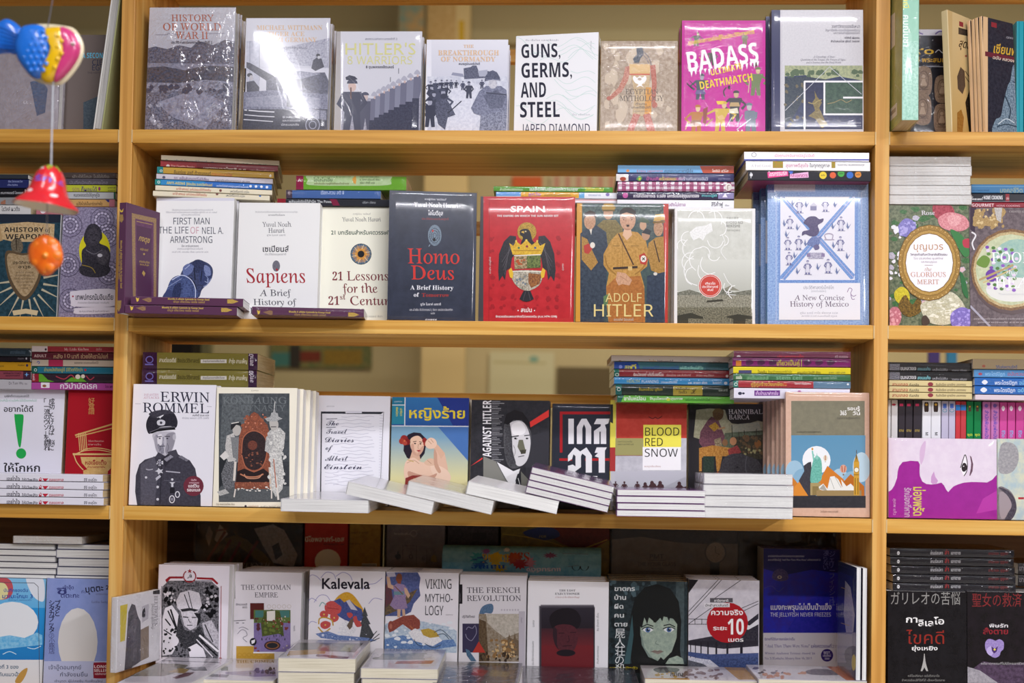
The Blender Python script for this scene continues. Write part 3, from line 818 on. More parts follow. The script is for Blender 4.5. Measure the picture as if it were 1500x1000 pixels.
# ---------------------------------------------------------------- second row
def cnt(b): return SHELF[b]
S = stand
S('white paperback with an astronaut at the bottom, behind the stacked purple books', 222, 337, 289.5, 2, y0=.03, t=.02, copies=4, cdx=.0015, col='eeeef0', gloss=False,
  copy_label='{} copy behind the white astronaut paperback', art='''
R d9d8e6 215 285 345 294
T t 8c8c9a 252 312 308.5 2|เรื่องจริงของมนุษย์คนแรกที่ไปเหยียบดวงจันทร์
T t 8c8c9a 243 318 312 2|ได้รับการสร้างเป็นภาพยนตร์ ฮอลลีวูด ผู้กำกับ ลา ลา แลนด์
T t 8c8c9a 266 293 315.5 2|นำแสดงโดย
T m 3a4054 254 307 328.5 9.5|FIRST MAN
T m 3a4054 232 276 341.7 9.5|THE LIFE
T m c99aa8 279 291.5 342 9.5|OF
T m 3a4054 296 327 342.4 9.5|NEIL A.
T m 3a4054 249 311 355.6 9.5|ARMSTRONG
T tb 6a6a78 266 291 361.5 2.4|นีล อาร์มสตรอง
T t 8c8c9a 260 297 365.5 2.2|ชายคนแรกผู้เหยียบดวงจันทร์
T t 8c8c9a 252 305 370 2|เจมส์ อาร์. แฮนเซน เขียน บุษยมาศ แปล
S 2c3350/46507a@4 270 392 282 383 296 382 308 388 312 398 308 412 296 424 290 436 268 436 262 424 264 404
S 1f2540/39426a@3 282 384 290 380 300 384 302 394 290 400 282 394
S 3c4a78/2a3158@3 292 398 304 394 310 402 304 414 294 416
S 7684b4/4a588c@2 268 392 276 386 284 390 280 400 270 404
S 8a96c0/5c6a9c@2 300 388 307 392 309 402 303 404 299 396
L 161c34 1.6 284 392 286 410
L 161c34 1.4 296 396 294 412
L 161c34 1.2 268 404 282 408
L a8b4d8 1 271 394 278 388
S 10162c 262 410 272 406 284 412 288 424 280 418 270 412
C a4b0d6 .9 300 412 306 414 309 408
S 161c36 250 428 258 418 262 426 260 438 248 438
L 8c9acc 1.2 256 414 250 424
C 9aa6cc 1.2 304 408 304 416 298 420
C 7884b0 1 300 402 306 410 302 418
S 28325c/5a6ca0@4 244 436 246 420 252 408 264 403 278 408 286 420 287 437
C c9d2ec 1.2 252 410 266 403 279 409 286 422 286 437
S 1c2444/34406c@3 252 430 256 418 264 414 266 424 262 438 252 438
S 5a6a9c/3a4878@3 268 424 274 418 280 424 276 434 268 436
L 8c98c0 1 246 420 266 408
S 3a4470 238 436 246 424 252 428 250 438
''')
S('white paperback with a fingerprint above dark red serif letters', 344, 464, 297, 2, y0=.03, t=.022, copies=4, cdx=.0012, col='ececec', gloss=False, copy_label='{} copy behind the white fingerprint paperback', art='''
T t 8c8c94 374 436 311.5 2|ติดอันดับหนังสือขายดีสุดของประเทศยาวนานที่สุด
T tb 77777f 393 417 316 2|ขายทั่วโลก
T f 55555f 384 427 332 7|Yuval Noah
T f 55555f 393 417 340.8 7|Harari
T t 77777f 391 418 345.4 2|ยูวัล โนอาห์ แฮรารี
T tb 2c2c34 385 423 368.6 7.2|เซเปียนส์
T t 77777f 388 419 373.6 2.4|ประวัติย่อมนุษยชาติ
E 3c3c48/8c8c98@1.2 404.6 389.5 5.6 8.2
T f a3202e 361 447 414 21|Sapiens
T f 50505a 380 426 433.4 9.5|A Brief
T f 50505a 371 434 446.6 9|History of
T f 50505a 366 440 459.5 9|Humankind
''')
S('cream paperback with a coloured eye and dark red serif letters', 467, 584, 303.5, 2, y0=.052, t=.022, copies=3, col='efeede', gloss=False, copy_label='{} copy behind the cream paperback with the eye', art='''
T t 8c8c88 517 543 314.5 2.2|จากผู้เขียน 'เซเปียนส์'
T f 66666a 501 558 324.2 6|Yuval Noah Harari
T tb 2f4a3e 485 580 343.4 5.2|21 บทเรียนสำหรับศตวรรษที่ 21
E 2c3038 528.8 372 15.5 15.5
E 6f8aa0/2a4a66@2 528.8 372 14.6 14.6
E c98a3a/5a7a90@1.6 528.8 372 12.5 12.5
E b8622a/e0b050@1.2 528.8 372 9 9
E 14141a 528.8 372 5 5
'''+'\n'.join('L %s .6 %f %f %f %f'%(('d9a24a','33536e','e6d8b0')[k%3],528.8+7*math.cos(k*.35),372+7*math.sin(k*.35),528.8+14*math.cos(k*.35+.1),372+14*math.sin(k*.35+.1)) for k in range(18))+'''
T fb 7a2a33 487 502 410.5 12.5|21
T f 7a2a33 508 569 410.5 13.5|Lessons
T f 7a2a33 502 553 428.6 13|for the
T fb 7a2a33 481 497 446.4 12.5|21
T f 7a2a33 498 506 438.5 7|st
T f 7a2a33 513 577 446.6 13|Century
T t 9a9a94 512 535 457 2.2|ยูวัล โนอาห์ แฮรารี
T t 9a9a94 520 560 464.5 2.2|นำชัย ชีววิวรรธน์ ธิดา
''')
S('dark slate blue wrapped book with bright red serif letters', 567, 696, 280.5, 2, y0=.010, yaw=7, t=.026, col='2b3040', spine='333848', wrap=3, art='''
R 2b3040/343a4c@40 560 270 710 480
T tb c9cbd4 622 654 292.8 2.4 -1.5|จากผู้เขียน 'เซเปียนส์'
T f e6e6ec 606 671 302.6 6.6 -1.5|Yuval Noah Harari
T tb e6e6ec 627 649 314.8 5.4 -1.5|โฮโมดีอุส
T t a33a34 618 657 321.6 2.4 -1|ประวัติย่อของวันพรุ่งนี้
E 90a4b4/3a4658@1.3 636.8 344.5 10 15.5
'''+'\n'.join('O 2b3040 636.8 345 %f %f .7'%(k,k*1.5) for k in (2.4,4.8,7.2))+'''
E c03a34 634 338 1.5 1.6
E 16181f 636 351 2.2 2.6
L 90a4b4 1 630 358 628 361
T f cc332c 597 673 385.5 22 -.6|Homo
T f cc332c 602 665 409 20.5 -.4|Deus
T fb e6e6ec 601 664 424 6.5 -.4|A Brief History
T fb e6e6ec 606 614 434.4 6|of
T fb a6342e 618 658 434.6 5.5|Tomorrow
T tb d5d5dc 616 646 447 2.8|ยูวัล โนอาห์ แฮรารี
T t d5d5dc 600 663 455 2.6|ดร.นำชัย ชีววิวรรธน์ | ธิดา จงนิรามัยสถิต
T t d5d5dc 631 637 460 2.4|แปล
T mb e6e6ec 623 640 470 3|GYPSY
''')
S('red hardcover in clear plastic with a black eagle under a gold crown', 700.5, 840, 288, 2, y0=.022, t=.024, col='bf2830', spine='4a4448', hard=True, wrap=3, copies=2, copy_label='{} copy behind the red eagle hardcover', art='''
R 474247 695 280 708 480
R c22a32/b4242c@20 708 280 850 480
L 9c2028 1 717 290 716 478
'''+'\n'.join('B a02029 %d %d %d %d 4 2.6' % (x-2,y-3,x+3,y+3) for x in (720,736,752,768,785,802,817) for y in (350,368,386,404,420,436,450) if (abs(x-769)>40 or y>430 or (y>418 and abs(x-769)>30)))+'''
T sb f2ecea 748 798 310.4 8.6|SPAIN
T mb f2ecea 728 818 317.6 2.8|THE EMPIRE ON WHICH THE SUN NEVER SET
E c9a23c/8a6a22@2 771.8 339.6 14 14
S 26242a 762 338 768 335 775 337 778 344 780 352 784 358 764 358 766 348 762 344
P d8b04a 767 338 763 340 768 342
E c2b08a 770 339 1.4 1.2
P 36343a/2a282e@3 756 346 747 345 738 354 731 372 730 398 731 412 736 404 740 410 742 396 748 392 750 378 756 370
P 36343a/2a282e@3 789 346 798 345 806 354 812 372 814 396 812 412 807 404 803 410 801 396 795 392 793 378 787 370
'''+'\n'.join('L 5a565c .6 %f %f %f %f\nL 5a565c .6 %f %f %f %f'%(754-k*2.5,354+k*2,735+k*1.5,384+k*6,790+k*2.5,354+k*2,809-k*1.5,384+k*6) for k in range(4))+'''
P e3bc3a/c89a26@3 746 356 752 360 756 353 763 359 771 351 779 359 787 353 791 360 799 356 793 373 751 373
L a87c1e 1.2 752 367 792 367
E 3a6a4a 760 363 1.6 1.6
E 8a2a3a 772 361 1.8 1.8
E 34508a 784 363 1.6 1.6
E e8cc5a 771 352 1.6 1.6
E e8cc5a 756 353 1.4 1.4
E e8cc5a 787 353 1.4 1.4
P c6ad84/6a5a3c@4 753 375 792 373 792 392 754 394
P 7c8a4a/3c4c2c@3 772 374 792 373 792 392 772 393
B b0552c 756 380 768 390 8 2
L e8e2d4 1.4 753 374.5 792 373
S cfc6b4/7a7464@5 750 397 794 397 795 404 791 416 782 423 772 426 761 422 752 412
P 6a3c2c/a8703c@3 774 400 794 402 790 416 778 422 774 414
B 6e7a86 754 404 772 418 9 1.8
L e8e2d4 1.2 751 397.5 794 397.5
P e0b636 745 396 749 392 752 400 751 408 747 406
P e0b636 799 396 795 392 792 400 793 408 797 406
P 2c2a30 767 426 777 426 782 438 776 441 771 442 766 441 761 438
L 56525a .6 770 427 766 440
L 56525a .6 774 427 777 440
T m e6d8d6 719 - 401 2.4 90|ดร.สุกิจ เจริญรัตน์
T m e6d8d6 826 - 396 2.4 90|GYPSY
T tb f2ecea 763 779 457 5.4|สเปน
E f2ecea 759 454.8 .9 .9
E f2ecea 783 454.8 .9 .9
T tb f2ecea 726 816 465 2.6|จักรวรรดิบนพระอาทิตย์ไม่เคยตกดิน (ค.ศ.1474-1598)
''')
S('wrapped hardcover with a painted crowd in khaki uniforms between orange and red stripes', 843, 978, 298, 2, y0=.016, t=.026, col='c4562c', spine='c98a30', hard=True, wrap=3, copies=1, copy_label='second copy behind the painted khaki crowd hardcover', art='''
R cf9436 838 290 852.5 480
R b83a30 972 290 985 480
R 4a5c58/37484c@7 852.5 290 972 480
R 5a6a62/2f3f42@5 852.5 290 972 320
P 8a7a48/6a5c36@4 868 336 884 322 902 322 912 334 912 360 868 360
P 3f4a58/2a3442@6 850 342 862 332 874 330 888 340 890 360 888 420 884 480 850 480
P d9d2c4 862 332 868 332 866 344
E c79c7c/a87c5c@3 864 324 8.5 12
P 3a2c24 855 322 856 312 864 308 872 311 874 320 868 315 859 316
P b98c4a/94702f@3 852 346 860 350 870 372 876 384 866 396 852 380
P b43a30 855 360 862 356 868 364 862 372 856 370
E e0d8cc 868 359 3.6 4.4
E c49a7a/a87c5c@3 891 312 7 9.5
P a8863e 881 305 885 298 898 298 902 305 898 308 884 308
P 6c5426 882 307 901 307 900 309.5 883 309.5
P c99a50/a87b36@5 895 352 904 342 918 338 934 340 946 352 950 370 948 390 938 398 944 420 942 460 940 478 892 478 889 450 888 420 892 400 884 388 884 372
P b8763a/9a5f2c@5 888 420 902 406 938 404 944 424 945 476 892 476
L 9a7434 1 912 346 912 398
L 8a6a30 1 898 360 908 360
L 8a6a30 1 924 360 936 360
L 4a3020 2 906 342 928 388
L 3a2a20 3.4 898 393 934 391
P d2b070 920 390 926 390 926 396 920 396
C 9a7030 2 886 374 890 390 902 402
C 9a7030 2 948 376 942 392 930 402
P d6a888/b88a6a@3 904 398 916 400 926 410 922 418 912 416 906 418 902 410
L a87a5c .8 908 404 920 412
P b43a30 936 374 944 370 949 380 946 388 938 386
E e6ded2 942.6 379 4.2 5
L 2a2420 1.2 940.6 377 944.6 381
L 2a2420 1.2 944.6 377 940.6 381
P d9b090 914 336 924 336 926 344 918 352 912 344
E d0a486/b4866a@4 919.5 322 11.5 15.5
P 2c231f 907 318 908 309 914 304 924 304 931 309 932 320 928 314 918 311 911 313
P 3a2a24 917.4 329 922 329 921.6 332 918 332
L 5a4034 1 911 319 916 319
L 5a4034 1 923 319 928 319
L 9a6a54 1 916 336 923 336
E 6a4a3a 913.6 321.6 1 1
E 6a4a3a 925.6 321.6 1 1
P 5a6460/3c4a4c@4 932 330 946 318 958 330 958 350 946 346
E c09a7c 942 330 5 7
P 4a5a48 934 325 940 318 950 322 952 327
E b48c70 946 344 6 8
P 2e3238 940 341 946 334 954 338 952 344
P b98c4a/94702f@4 950 356 960 348 972 346 974 404 954 396 948 372
P 3a4658/2a3444@6 948 404 974 398 974 478 946 478
L 3a2a22 1.6 958 352 966 384
E c49a7a/9c7454@3 964.5 334 7 12
P c29a48 957 324 960 314 972 313 974 322
P 7a5c2a 956 325 974 323 974 326 957 327.5
E d8d0c4 960 401 3 2.4
P 6a8a5a/4c6a4a@2 884 434 892 430 890 446 884 448
T m ddc884 887 940 442 12.5|ADOLF
T m e2ce8a 870 957 463.4 17.5|HITLER
T tb b9b0a0 899 928 469.5 3|อดอล์ฟ ฮิตเลอร์
T tb d8c88a 895 931 475 2.8|ศิลปะการนำ วิวรรธน์
T m 9aa8a0 952 966 309 2|GYPSY
''')
S('pale paperback with a white line drawn dragon above an old city and a red disc', 987, 1106, 305, 2, y0=.024, t=.022, copies=3, cdx=-.0015, col='e6e4e2', wrap=3, copy_label='{} copy behind the pale dragon paperback', art='''
R c9cac0/d4d5cc@14 992 308 1102 476
G d4d5cc b9bab0 992 380 1102 426
P 8a8a7c/5c5c50@4 992 428 1010 424 1030 430 1060 422 1075 428 1102 424 1102 476 992 476
R 6e6c5c/a8a492@3 992 432 1102 452
R 4a483c/8c8872@3 992 450 1102 476
P 3a392f 992 462 1012 458 1030 464 1030 467 1008 466 1008 476 992 476
P 3a392f 1062 464 1080 460 1102 463 1102 467 1092 467 1092 476 1074 476 1074 467
P 3f3d33 1036 440 1058 438 1060 441 1034 443
P 8c8a7a 1058 424 1070 418 1084 426
P f2f2f0/dededa@3 1010 340 1020 332 1034 330 1042 326 1044 338 1034 344 1030 352 1024 348 1016 352 1012 346
'''+'\n'.join('C f4f4f2 1 '+' '.join('%f %f'%(x0+r*math.cos(a0+k*.7),y0+r*1.1*math.sin(a0+k*.7)) for k in range(5)) for x0,y0,r,a0 in [(1020,322,12,3.4),(1034,318,14,3.6),(1046,322,12,4),(1054,334,10,5),(1008,350,10,2),(1014,364,14,1.4),(1026,380,16,2),(1040,386,14,1),(1022,396,20,1.6),(1030,372,10,4),(1000,360,8,2.6),(1046,372,9,.4),(1012,384,13,2.2),(1038,396,16,.8),(1016,404,12,1.8),(1048,350,12,.2),(1060,352,7,5),(1068,420,8,1),(1076,428,9,2)])+'''
C eeeeec .8 1058 344 1062 356 1056 368 1064 380
C eeeeec .8 1060 400 1066 412 1072 420 1064 430 1078 432
T t 8c8c84 1064 1082 321.5 2.8|京都の歴史
T m 2c2c2a 1064 1088 327.8 3.8|KYOTO NO
T m 2c2c2a 1064 1084 332.8 3.8|REKISHI
T t 8a8a82 1064 1084 338.4 2.4|ชัยยศ อิษฎ์วรพันธุ์
E e8dcd4 1040.3 418.6 17.4 17.4
E c8473c 1040.3 418.6 16.4 16.4
O e8d8d0 1040.3 418.6 14.6 14.6 .7
T tb f4e8e4 1033 1047.6 416.6 2.8|เกียวโต
T tb f4e8e4 1028.5 1052 421.4 2.8|ประวัติศาสตร์
T tb f4e8e4 1036 1044.6 426 2.6|พันปี
''')
fig = ''
for x, y, h in [(1171,312,22),(1209,310,20),(1157,335,20),(1232,338,22),(1154,366,20),(1170,366,22),(1231,367,22),(1156,388,20),(1183,402,22),(1213,400,22)]:
    fig += 'H 7a7aa0 c8c4d4 %f %f %f\n' % (x, y, h) + 'P d8d6e2 %f %f %f %f %f %f %f %f\n' % (x-2, y-h*.66, x+2, y-h*.66, x+3, y-3, x-3, y-3) + 'L 5c5c88 .7 %f %f %f %f\n' % (x-5, y, x+6, y)
for x, y in [(1161,298),(1181,300),(1223,300),(1149,328),(1168,334),(1152,344),(1220,332),(1242,332),(1221,360),(1164,375),(1241,376),(1168,398),(1198,392),(1226,398),(1180,357)]:
    fig += 'P 6c7aa4 %f %f %f %f %f %f %f %f %f %f %f %f\n' % (x-5, y-5, x-2, y, x-1, y-7, x+1, y, x+5, y-5, x, y+4)
S('blue patterned hardcover in plastic with an eagle on a cross and small line figures', 1124, 1273, 269, 2, y0=.020, t=.024, col='9ab6dc', spine='5c9ad0', hard=True, wrap=3, copies=2, cdx=-.007, copy_label='{} copy with blue and white spine behind the blue patterned eagle hardcover', art='''
R a4c0e2/7490c8@3 1115 262 1280 480
R e0dce8/cfcada@4 1134 270 1194 281
R 7b86b8/5a66a2@3 1122 270 1134 282
L b4c0e0 1 1137 282 1137 470
L b4c0e0 1 1262 282 1263 470
L 5a76b4 1.2 1136 280 1262 280
R 84a6d6/6482c0@3 1140 281 1257 414
R e4e2ea 1143 288 1252 410
P 86a8d8/6484c2@3 1143 290 1148 287 1252 402 1250 408 1246 409
P 86a8d8/6484c2@3 1246 287 1252 290 1150 410 1143 408 1143 404
L c4b8d0 .8 1146 288 1250 406
L c4b8d0 .8 1249 289 1146 409
'''+fig+'''
P c4c2d0 1186 302 1192 296 1197 302
R 8684a4 1187 302 1196 308
S 4a4468/62587a@2 1177 326 1184 318 1194 317 1200 321 1206 320 1205 325 1198 330 1200 338 1196 345 1188 346 1180 343 1175 345 1176 339 1186 336 1182 330
P 5c6a9a/7c8ab8@2 1184 352 1190 346 1198 348 1203 346 1200 358 1194 364 1188 360 1182 358
S 6a648a 1192 360 1198 358 1200 364 1194 366
R c8c4d2/8a86a0@2 1184 370 1206 379
R 8a7ca0 1182 371 1187 376
R 8a7ca0 1203 371 1208 376
L a89cb4 1 1207 351 1222 351
C a89cb4 1.2 1210 350 1208 344 1214 342 1220 344 1219 350
R e9e7ec 1141 414.5 1260 468.5
T t 7a7a8a 1177 1221 423.4 4|ประวัติศาสตร์เม็กซิโก
T t 8c8c9a 1188 1210 427.6 2.2|(ฉบับปรับปรุงใหม่)
T f 66546a 1163.5 1237 439.6 7.6|A New Concise
T f 66546a 1157 1243 449 7.8|History of Mexico
T t 9a98a6 1172 1227 459.6 2.4|ศูริน เบรนี ทาโร พัชรกุล แปล
T t 9a98a6 1174 1226 464 2.2|สตาร์ดัส บีเวอร์ ถนอมเกียรติ กรูเมธ
C 8a6a96 .9 1241 428 1244 422 1248 424 1246 430 1250 434 1254 432
C 8a6a96 .9 1246 430 1248 438 1252 438
''', spine_art='''
R eceaf0 1100 323 1124 386
L 3c6ab0 .8 1100 385 1124 385
L 2c4a80 1 1100 475 1124 475
''')
PUR = '5a3752'
def pfront(): return '''
P b99a54/6a4a5a@1.6 193 312 229 320 229 460 195 460
P 5e3556/6c4464@6 198 320 225 326 225 460 199 460
L b99a54 .8 200 324 223 329
P 53304c 200 330 222 335 222 460 201 460
T tb b99a54 203 219 352 7 -14|กงดุช
T tb a98a4c 205 217 366 3 -10|จอร์จ ซองด์
E b99a54 211 372 1.4 1.4
T tb a98a4c 204 219 384 2.8 -8|ยายประเทือง
T tb a98a4c 205 218 388 2.4 -8|แปล
P b99a54 210 396 213 400 211 405 208 400
'''
A = at(181.8, 462, -.058)
b, _, _, _ = S('small purple hardback with gold borders standing on end at the oak upright', 181.8, 231, 304, 2, y0=-.060, yaw=72, lean=0, t=.0145, col=PUR, hard=False, art=pfront(), spine_art='''
P d8b84a 175 305 178 309 181 305 180 310 178 311 176 310
P b99a54/7a5a4a@1.2 175 314 180 314 181 322 178 326 174 322
T fb c9a850 176.5 - 352 2.6 -90|Blandin & affable Gabrielle by George Sand
T tb a98a4c 173.5 - 364 2.6 -90|เบิบุช เตียวไหม จอร์จ ซองด์
P b99a54/7a5a4a@1.2 171 440 178 440 177 450 174 457 171 450
''')
def purple_spine(x0, x1, y, rot, dx):
    f = lambda t: x0 + (x1 - x0) * t
    sl = -math.tan(math.radians(rot))
    yy = lambda t: y + (x1 - x0) * t * sl
    def P(c, *q): return 'P %s ' % c + ' '.join('%f %f' % (f(a), yy(a) + b) for a, b in q) + '\n'
    return (P('dcbc50', (.045, -6), (.065, -4), (.075, -6), (.07, -1), (.055, 1), (.05, -2)) + P('a98a50/6a4456@1.2', (.1, -3), (.16, -6), (.185, -5), (.185, 0), (.16, 1)) +
            P('dcbc50/8a6a4e@1.2', (.86, -6), (.91, -6), (.96, -3), (.91, 0), (.86, 0)) +
            'T fb e0c45a %f %f %f 2.6 %f|Blandin & affable Gabrielle by George Sand\n' % (f(.33), f(.70), yy(.33) - 3.6, rot) + 'T tb b09050 %f %f %f 2.6 %f|เบิบุช เตียวไหม จอร์จ ซองด์\n' % (f(.38), f(.66), yy(.38) + .6, rot))
zz = SHELF[2] + .0003
z2 = lie('small purple hardback lying flat over the shelf edge, under another one', 183, 347, (459, 461.5), 446.5, y0=-.064, depth=.106, z=zz, yaw=7, roll=0, col=PUR, spine_art=purple_spine(183, 347, 455, -1.4, 0)) if False else None
def flat_spine(label, xl, xr, yl, hpx, y0, z=None, yaw=0, depth=.15, **kw):
    """like lie() for a spine facing out, turned by yaw about its near corner"""
    A = at(xl, yl, y0); t = hpx * (y0 - CAM[1]) / F
    if z is None: z = A[2]
    c, s = math.cos(math.radians(yaw)), math.sin(math.radians(yaw))
    x = xat(xl, y0, z); lo, hi = .02, .5
    for _ in range(40):
        L = (lo + hi) / 2
        if pix((x + L * c, y0 + L * s, z))[0] < xr: lo = L
        else: hi = L
    ux = np.array([c, s, 0]); uy = np.array([-s, c, 0]); uz = np.array([0, 0, 1.0]); A = np.array([x, y0, z])
    book(label, axes_M(A + ux * L + uz * t, uy, -uz, -ux), depth, L, t, flat=True, **kw)
    return z + t + .001
z2 = flat_spine('small purple hardback lying over the shelf edge, beneath another purple one', 183, 347, 459.5, 12.6, -.062, z=zz, yaw=6, depth=.106, col=PUR, spine_art=purple_spine(183, 347, 453.5, -1.3, 0))
flat_spine('small purple hardback lying on top of another purple one, in front of the astronaut book', 191.5, 356, 446.5, 12.2, -.060, z=z2, yaw=6, depth=.106, col=PUR, spine_art=purple_spine(191.5, 356, 441, -1.3, 0))
flat_spine('small purple hardback lying alone on the shelf edge, in front of the cream eye paperback', 369, 533, 465, 12, -.055, z=zz + .0006, yaw=6, depth=.106, wrap=1, col=PUR, spine_art=purple_spine(369, 533, 459.5, -1.6, 0))

def pile(base_y, y0, yaw, depth, items, z=None, mode='spine'):
    """spine-out books lying in a pile, the lowest first: (label, xl, xr, height px, colours..., art)"""
    yl = base_y
    for label, xl, xr, hp, kw in items:
        z = flat_spine(label, xl, xr, yl, hp, y0, z=z, yaw=yaw, depth=depth, **kw); yl -= hp
    return z
def ln(x0, x1, y, h, txt, c='333340', f='tb', rot=0): return 'T %s %s %f %f %f %f %f|%s\n' % (f, c, x0, x1, y, h, rot, txt)
r = -2.7
pile(286.5, .03, 10.5, .145, [
 ('cream spine with red lettering, lowest in the leaning pile over the astronaut book', 224, 395, 7.6, dict(col='e2dac2', pages='t', spine_art=ln(253,303,285,3,'แก่ช้าลงแน่ แค่ปลอบให้ท้องอิ่ม','b5543c',rot=r)+'E 7a4a44 318 284 2 2\n'+ln(331,359,287.5,2.6,'นพ.โอะกิโนะทานิ นาวุโกะ','55555a',rot=r)+'E 4a74b8 381 287 1.6 1.4')),
 ('cream spine with red lettering, second from the bottom of the leaning pile', 227.6, 398.6, 7.4, dict(col='e2dac2', pages='t', spine_art=ln(258,309,278,3,'แก่ช้าลงแน่ แค่ปลอบให้ท้องอิ่ม','b5543c',rot=r)+'E 7a4a44 323 279 2 2\n'+ln(337,365,281.6,2.6,'นพ.โอะกิโนะทานิ นาวุโกะ','55555a',rot=r))),
 ('blue spine with yellow capitals and a teal end, in the leaning pile', 227, 398, 8, dict(col='2a6cc0', wrap=1, pages='c', spine_art='P 1c8a86 222 260 235.5 260 235.5 272 222 272\nP 2f8ac8 235.5 255 300 260 300 280 235.5 275\nO e4f0ee 232.5 266.6 1.6 1.6 .8\n'+ln(244,271,269.4,3.6,'ANTI-AGING','e4d24a','mb',rot=r)+ln(273,311,271,3.2,'รู้ก่อนใคร ชะลอวัยก่อนแก่','e4d24a',rot=r)+ln(317,364,273,2.2,'นพ.กิตติวรวิทย์ มาตรฐานแพทย์ กรมอนามัย','cfdcf0',rot=r)+'E e8ecf4 367 272.6 2 2\nE e8ecf4 375 273 2 2\nE e8ecf4 383 273.4 2 2\nE e8ecf4 391 274 2 2')),
 ('lilac grey spine with navy and red words, in the leaning pile', 229, 399.4, 7.6, dict(col='cfcad4', wrap=1, pages='c', spine_art='E 5a5a70 240 259.6 2.4 2\n'+ln(255,306,262,3,'101 เคล็ดลับสมองดีไม่มีเสื่อม','5a3c7a',rot=r)+ln(315,366,265.4,2.8,'แพทย์หญิงสุวรรณา สมอง','5a5a6a',rot=r))),
 ('mustard spine with a teal end and brown lettering, in the leaning pile', 230, 401, 9.6, dict(col='c0983a', wrap=1, pages='t', spine_art='P 1c8084 222 243 239 243 239 259 222 259\nO d8e6e0 236 250 1.6 1.4 .7\n'+ln(254.5,309,254,4,'อิ่มอร่อย สุขดี ด้วยแคลอรี','4a3a2c',rot=r)+ln(310,340,256.6,3.6,'กรมอนามัย','a8503c',rot=r)+'E e6dcc4 396 257.6 1.8 1.8')),
 ('dark red spine with pale lettering, second from the top of the leaning pile', 235, 407, 8.6, dict(col='7c2630', wrap=1, pages='c', spine_art='P 962f36 230 236 288 239 288 252 230 249\nE d0c4c0 246 243 2.6 2.4\n'+ln(250,285,244.4,3,'The Quality Books','d8b8a8','m',rot=r)+ln(298,362,248,3.6,'มหาจามจุลโพรชิ ค.ศ.','e0d4c4',rot=r)+ln(366,402,251,2.8,'มานะกิจชวณิชาบวร','d8b8a8',rot=r))),
 ('beige spine with faint blue lettering, topmost of the leaning pile', 236, 409, 7.4, dict(col='cbc0aa', pages='c', spine_art='E 6a7a6a 244 235 2.4 1.6\n'+ln(255,303,237,3,'พริกปรับชีพ นรกสติปัญญาสู่','5a5a80',rot=r)+'E 3a3a6a 311 238 3 1.2\n'+ln(355,392,242.4,3,'นักเขียน โนรา ชีวิตวิจัย','5a7a6a',rot=r))),
])
r = -.6
zt = pile(301, .055, 1, .15, [
 ('black spine with a red end, lying under the blue one behind the fingerprint paperback', 406, 573, 10.5, dict(col='2a2c34', pages='t', spine_art='R 8c2430 400 280 418.5 305\n'+ln(423,488,297,3.4,'พลังแห่งจิตใต้สำนึก The Power','c4c8cc')+ln(531,550,298,2.6,'ปรีชา เขียน','9a9ea4')+'P 7a2440 482 290 492 290 498 301 488 301')),
 ('blue spine with a purple end, lying under the green one behind the fingerprint paperback', 419, 557.6, 12, dict(col='4667a4', back='8a9a9c', wrap=1, pages='c', spine_art='R 4a3c4a 410 270 428 295\nE 8c7c84 423.6 282.6 2 3.4\n'+ln(470,504,284.5,4.6,'เรียก ทวน สติ 8','b4c4e4'))),
 ('green spine with a crimson end, lying on the blue one behind the cream eye paperback', 433.6, 595, 20.6, dict(col='69a531', wrap=1, pages='t', spine_art='R 8c1f45 425 245 444.6 280\nT mb e4c8d0 436 443 266 4|A!\nS a9c690/b8d0a2@9 453 256 512 254 569 256 572 264 568 271 512 272 454 271 451 264\n'+ln(460,514,260,2.4,'The Productivity & Gratitude','5f8a4a','m')+ln(459,487,265.6,4.2,'ไฮไลโลเฮีย','55704a')+ln(460,511,270,2.2,'เคล็ดลับปรับปรุงสู่ชีวิตที่คุณเป็นเจ้าของ','6a5a34')+'P d8a04a 516 262 521 256 522 264 521 270 518 268\n'+ln(527,555,260,2.4,'ค้นหาศักยภาพที่','5a7a4a')+ln(527,556,264.4,2.4,'อ. วิสาขา อโณมณี เขียน','4a5a3a')+ln(527,549,269,2.4,'ชนิดา ศักดิ์ แปล','4a5a3a'))),
])
pile(296, .045, 1, .15, [
 ('white spine edged in pink, lowest of the three lying over the red eagle hardcover', 728, 904, 5.6, dict(col='e8e4ea', pages='w', spine_art='R d8a8a8 840 292 905 294')),
 ('white, blue and amber spine lying under the green one over the red eagle hardcover', 726.6, 904, 9, dict(col='e6e8ee', wrap=1, spine_art='R 6aa0d8 720 281 763 287\nR e0a838 763 281 848 290\nR 6aa8d8 848 281 856 290\n'+ln(774,792,287,4.4,'ลูกวัย','9a5ab0')+ln(797,836,287,2.4,'สนุกกับทุกพัฒนาการ','6a5a3a')+ln(862,880,287,2.4,'นิตยสาร','8a9ac0')+'E 8a7ab8 890 285 3 2.4')),
 ('green spine with crumpled white lettering lying topmost over the red eagle hardcover', 723, 897.6, 7.4, dict(col='4f962c', wrap=2, pages='c', spine_art=ln(776,846,279,4,'เมล็ดพันธุ์แห่งความสุข','e8eee0')+ln(856,884,279.4,4.4,'วิถีธรรม','e8d84a')+ln(732,766,279,2.6,'สำนักพิมพ์ธรรมะ','cfe0c0')))])
ging = ''.join('R %s %f 266 %f 283\n' % ('d8ccd6', x, x + 5) for x in range(906, 1076, 11)) + 'R 8c3a62 900 270 1080 273\nR 8c3a62 900 277 1080 279.6\n' + ''.join('R e6e0e6 %f 273 %f 277\n' % (x, x + 5) for x in range(906, 1076, 11)) + ''.join('R a86a8c %f 270 %f 273\nR a86a8c %f 277 %f 279.6\n' % (x, x + 5, x, x + 5) for x in range(906, 1076, 11))
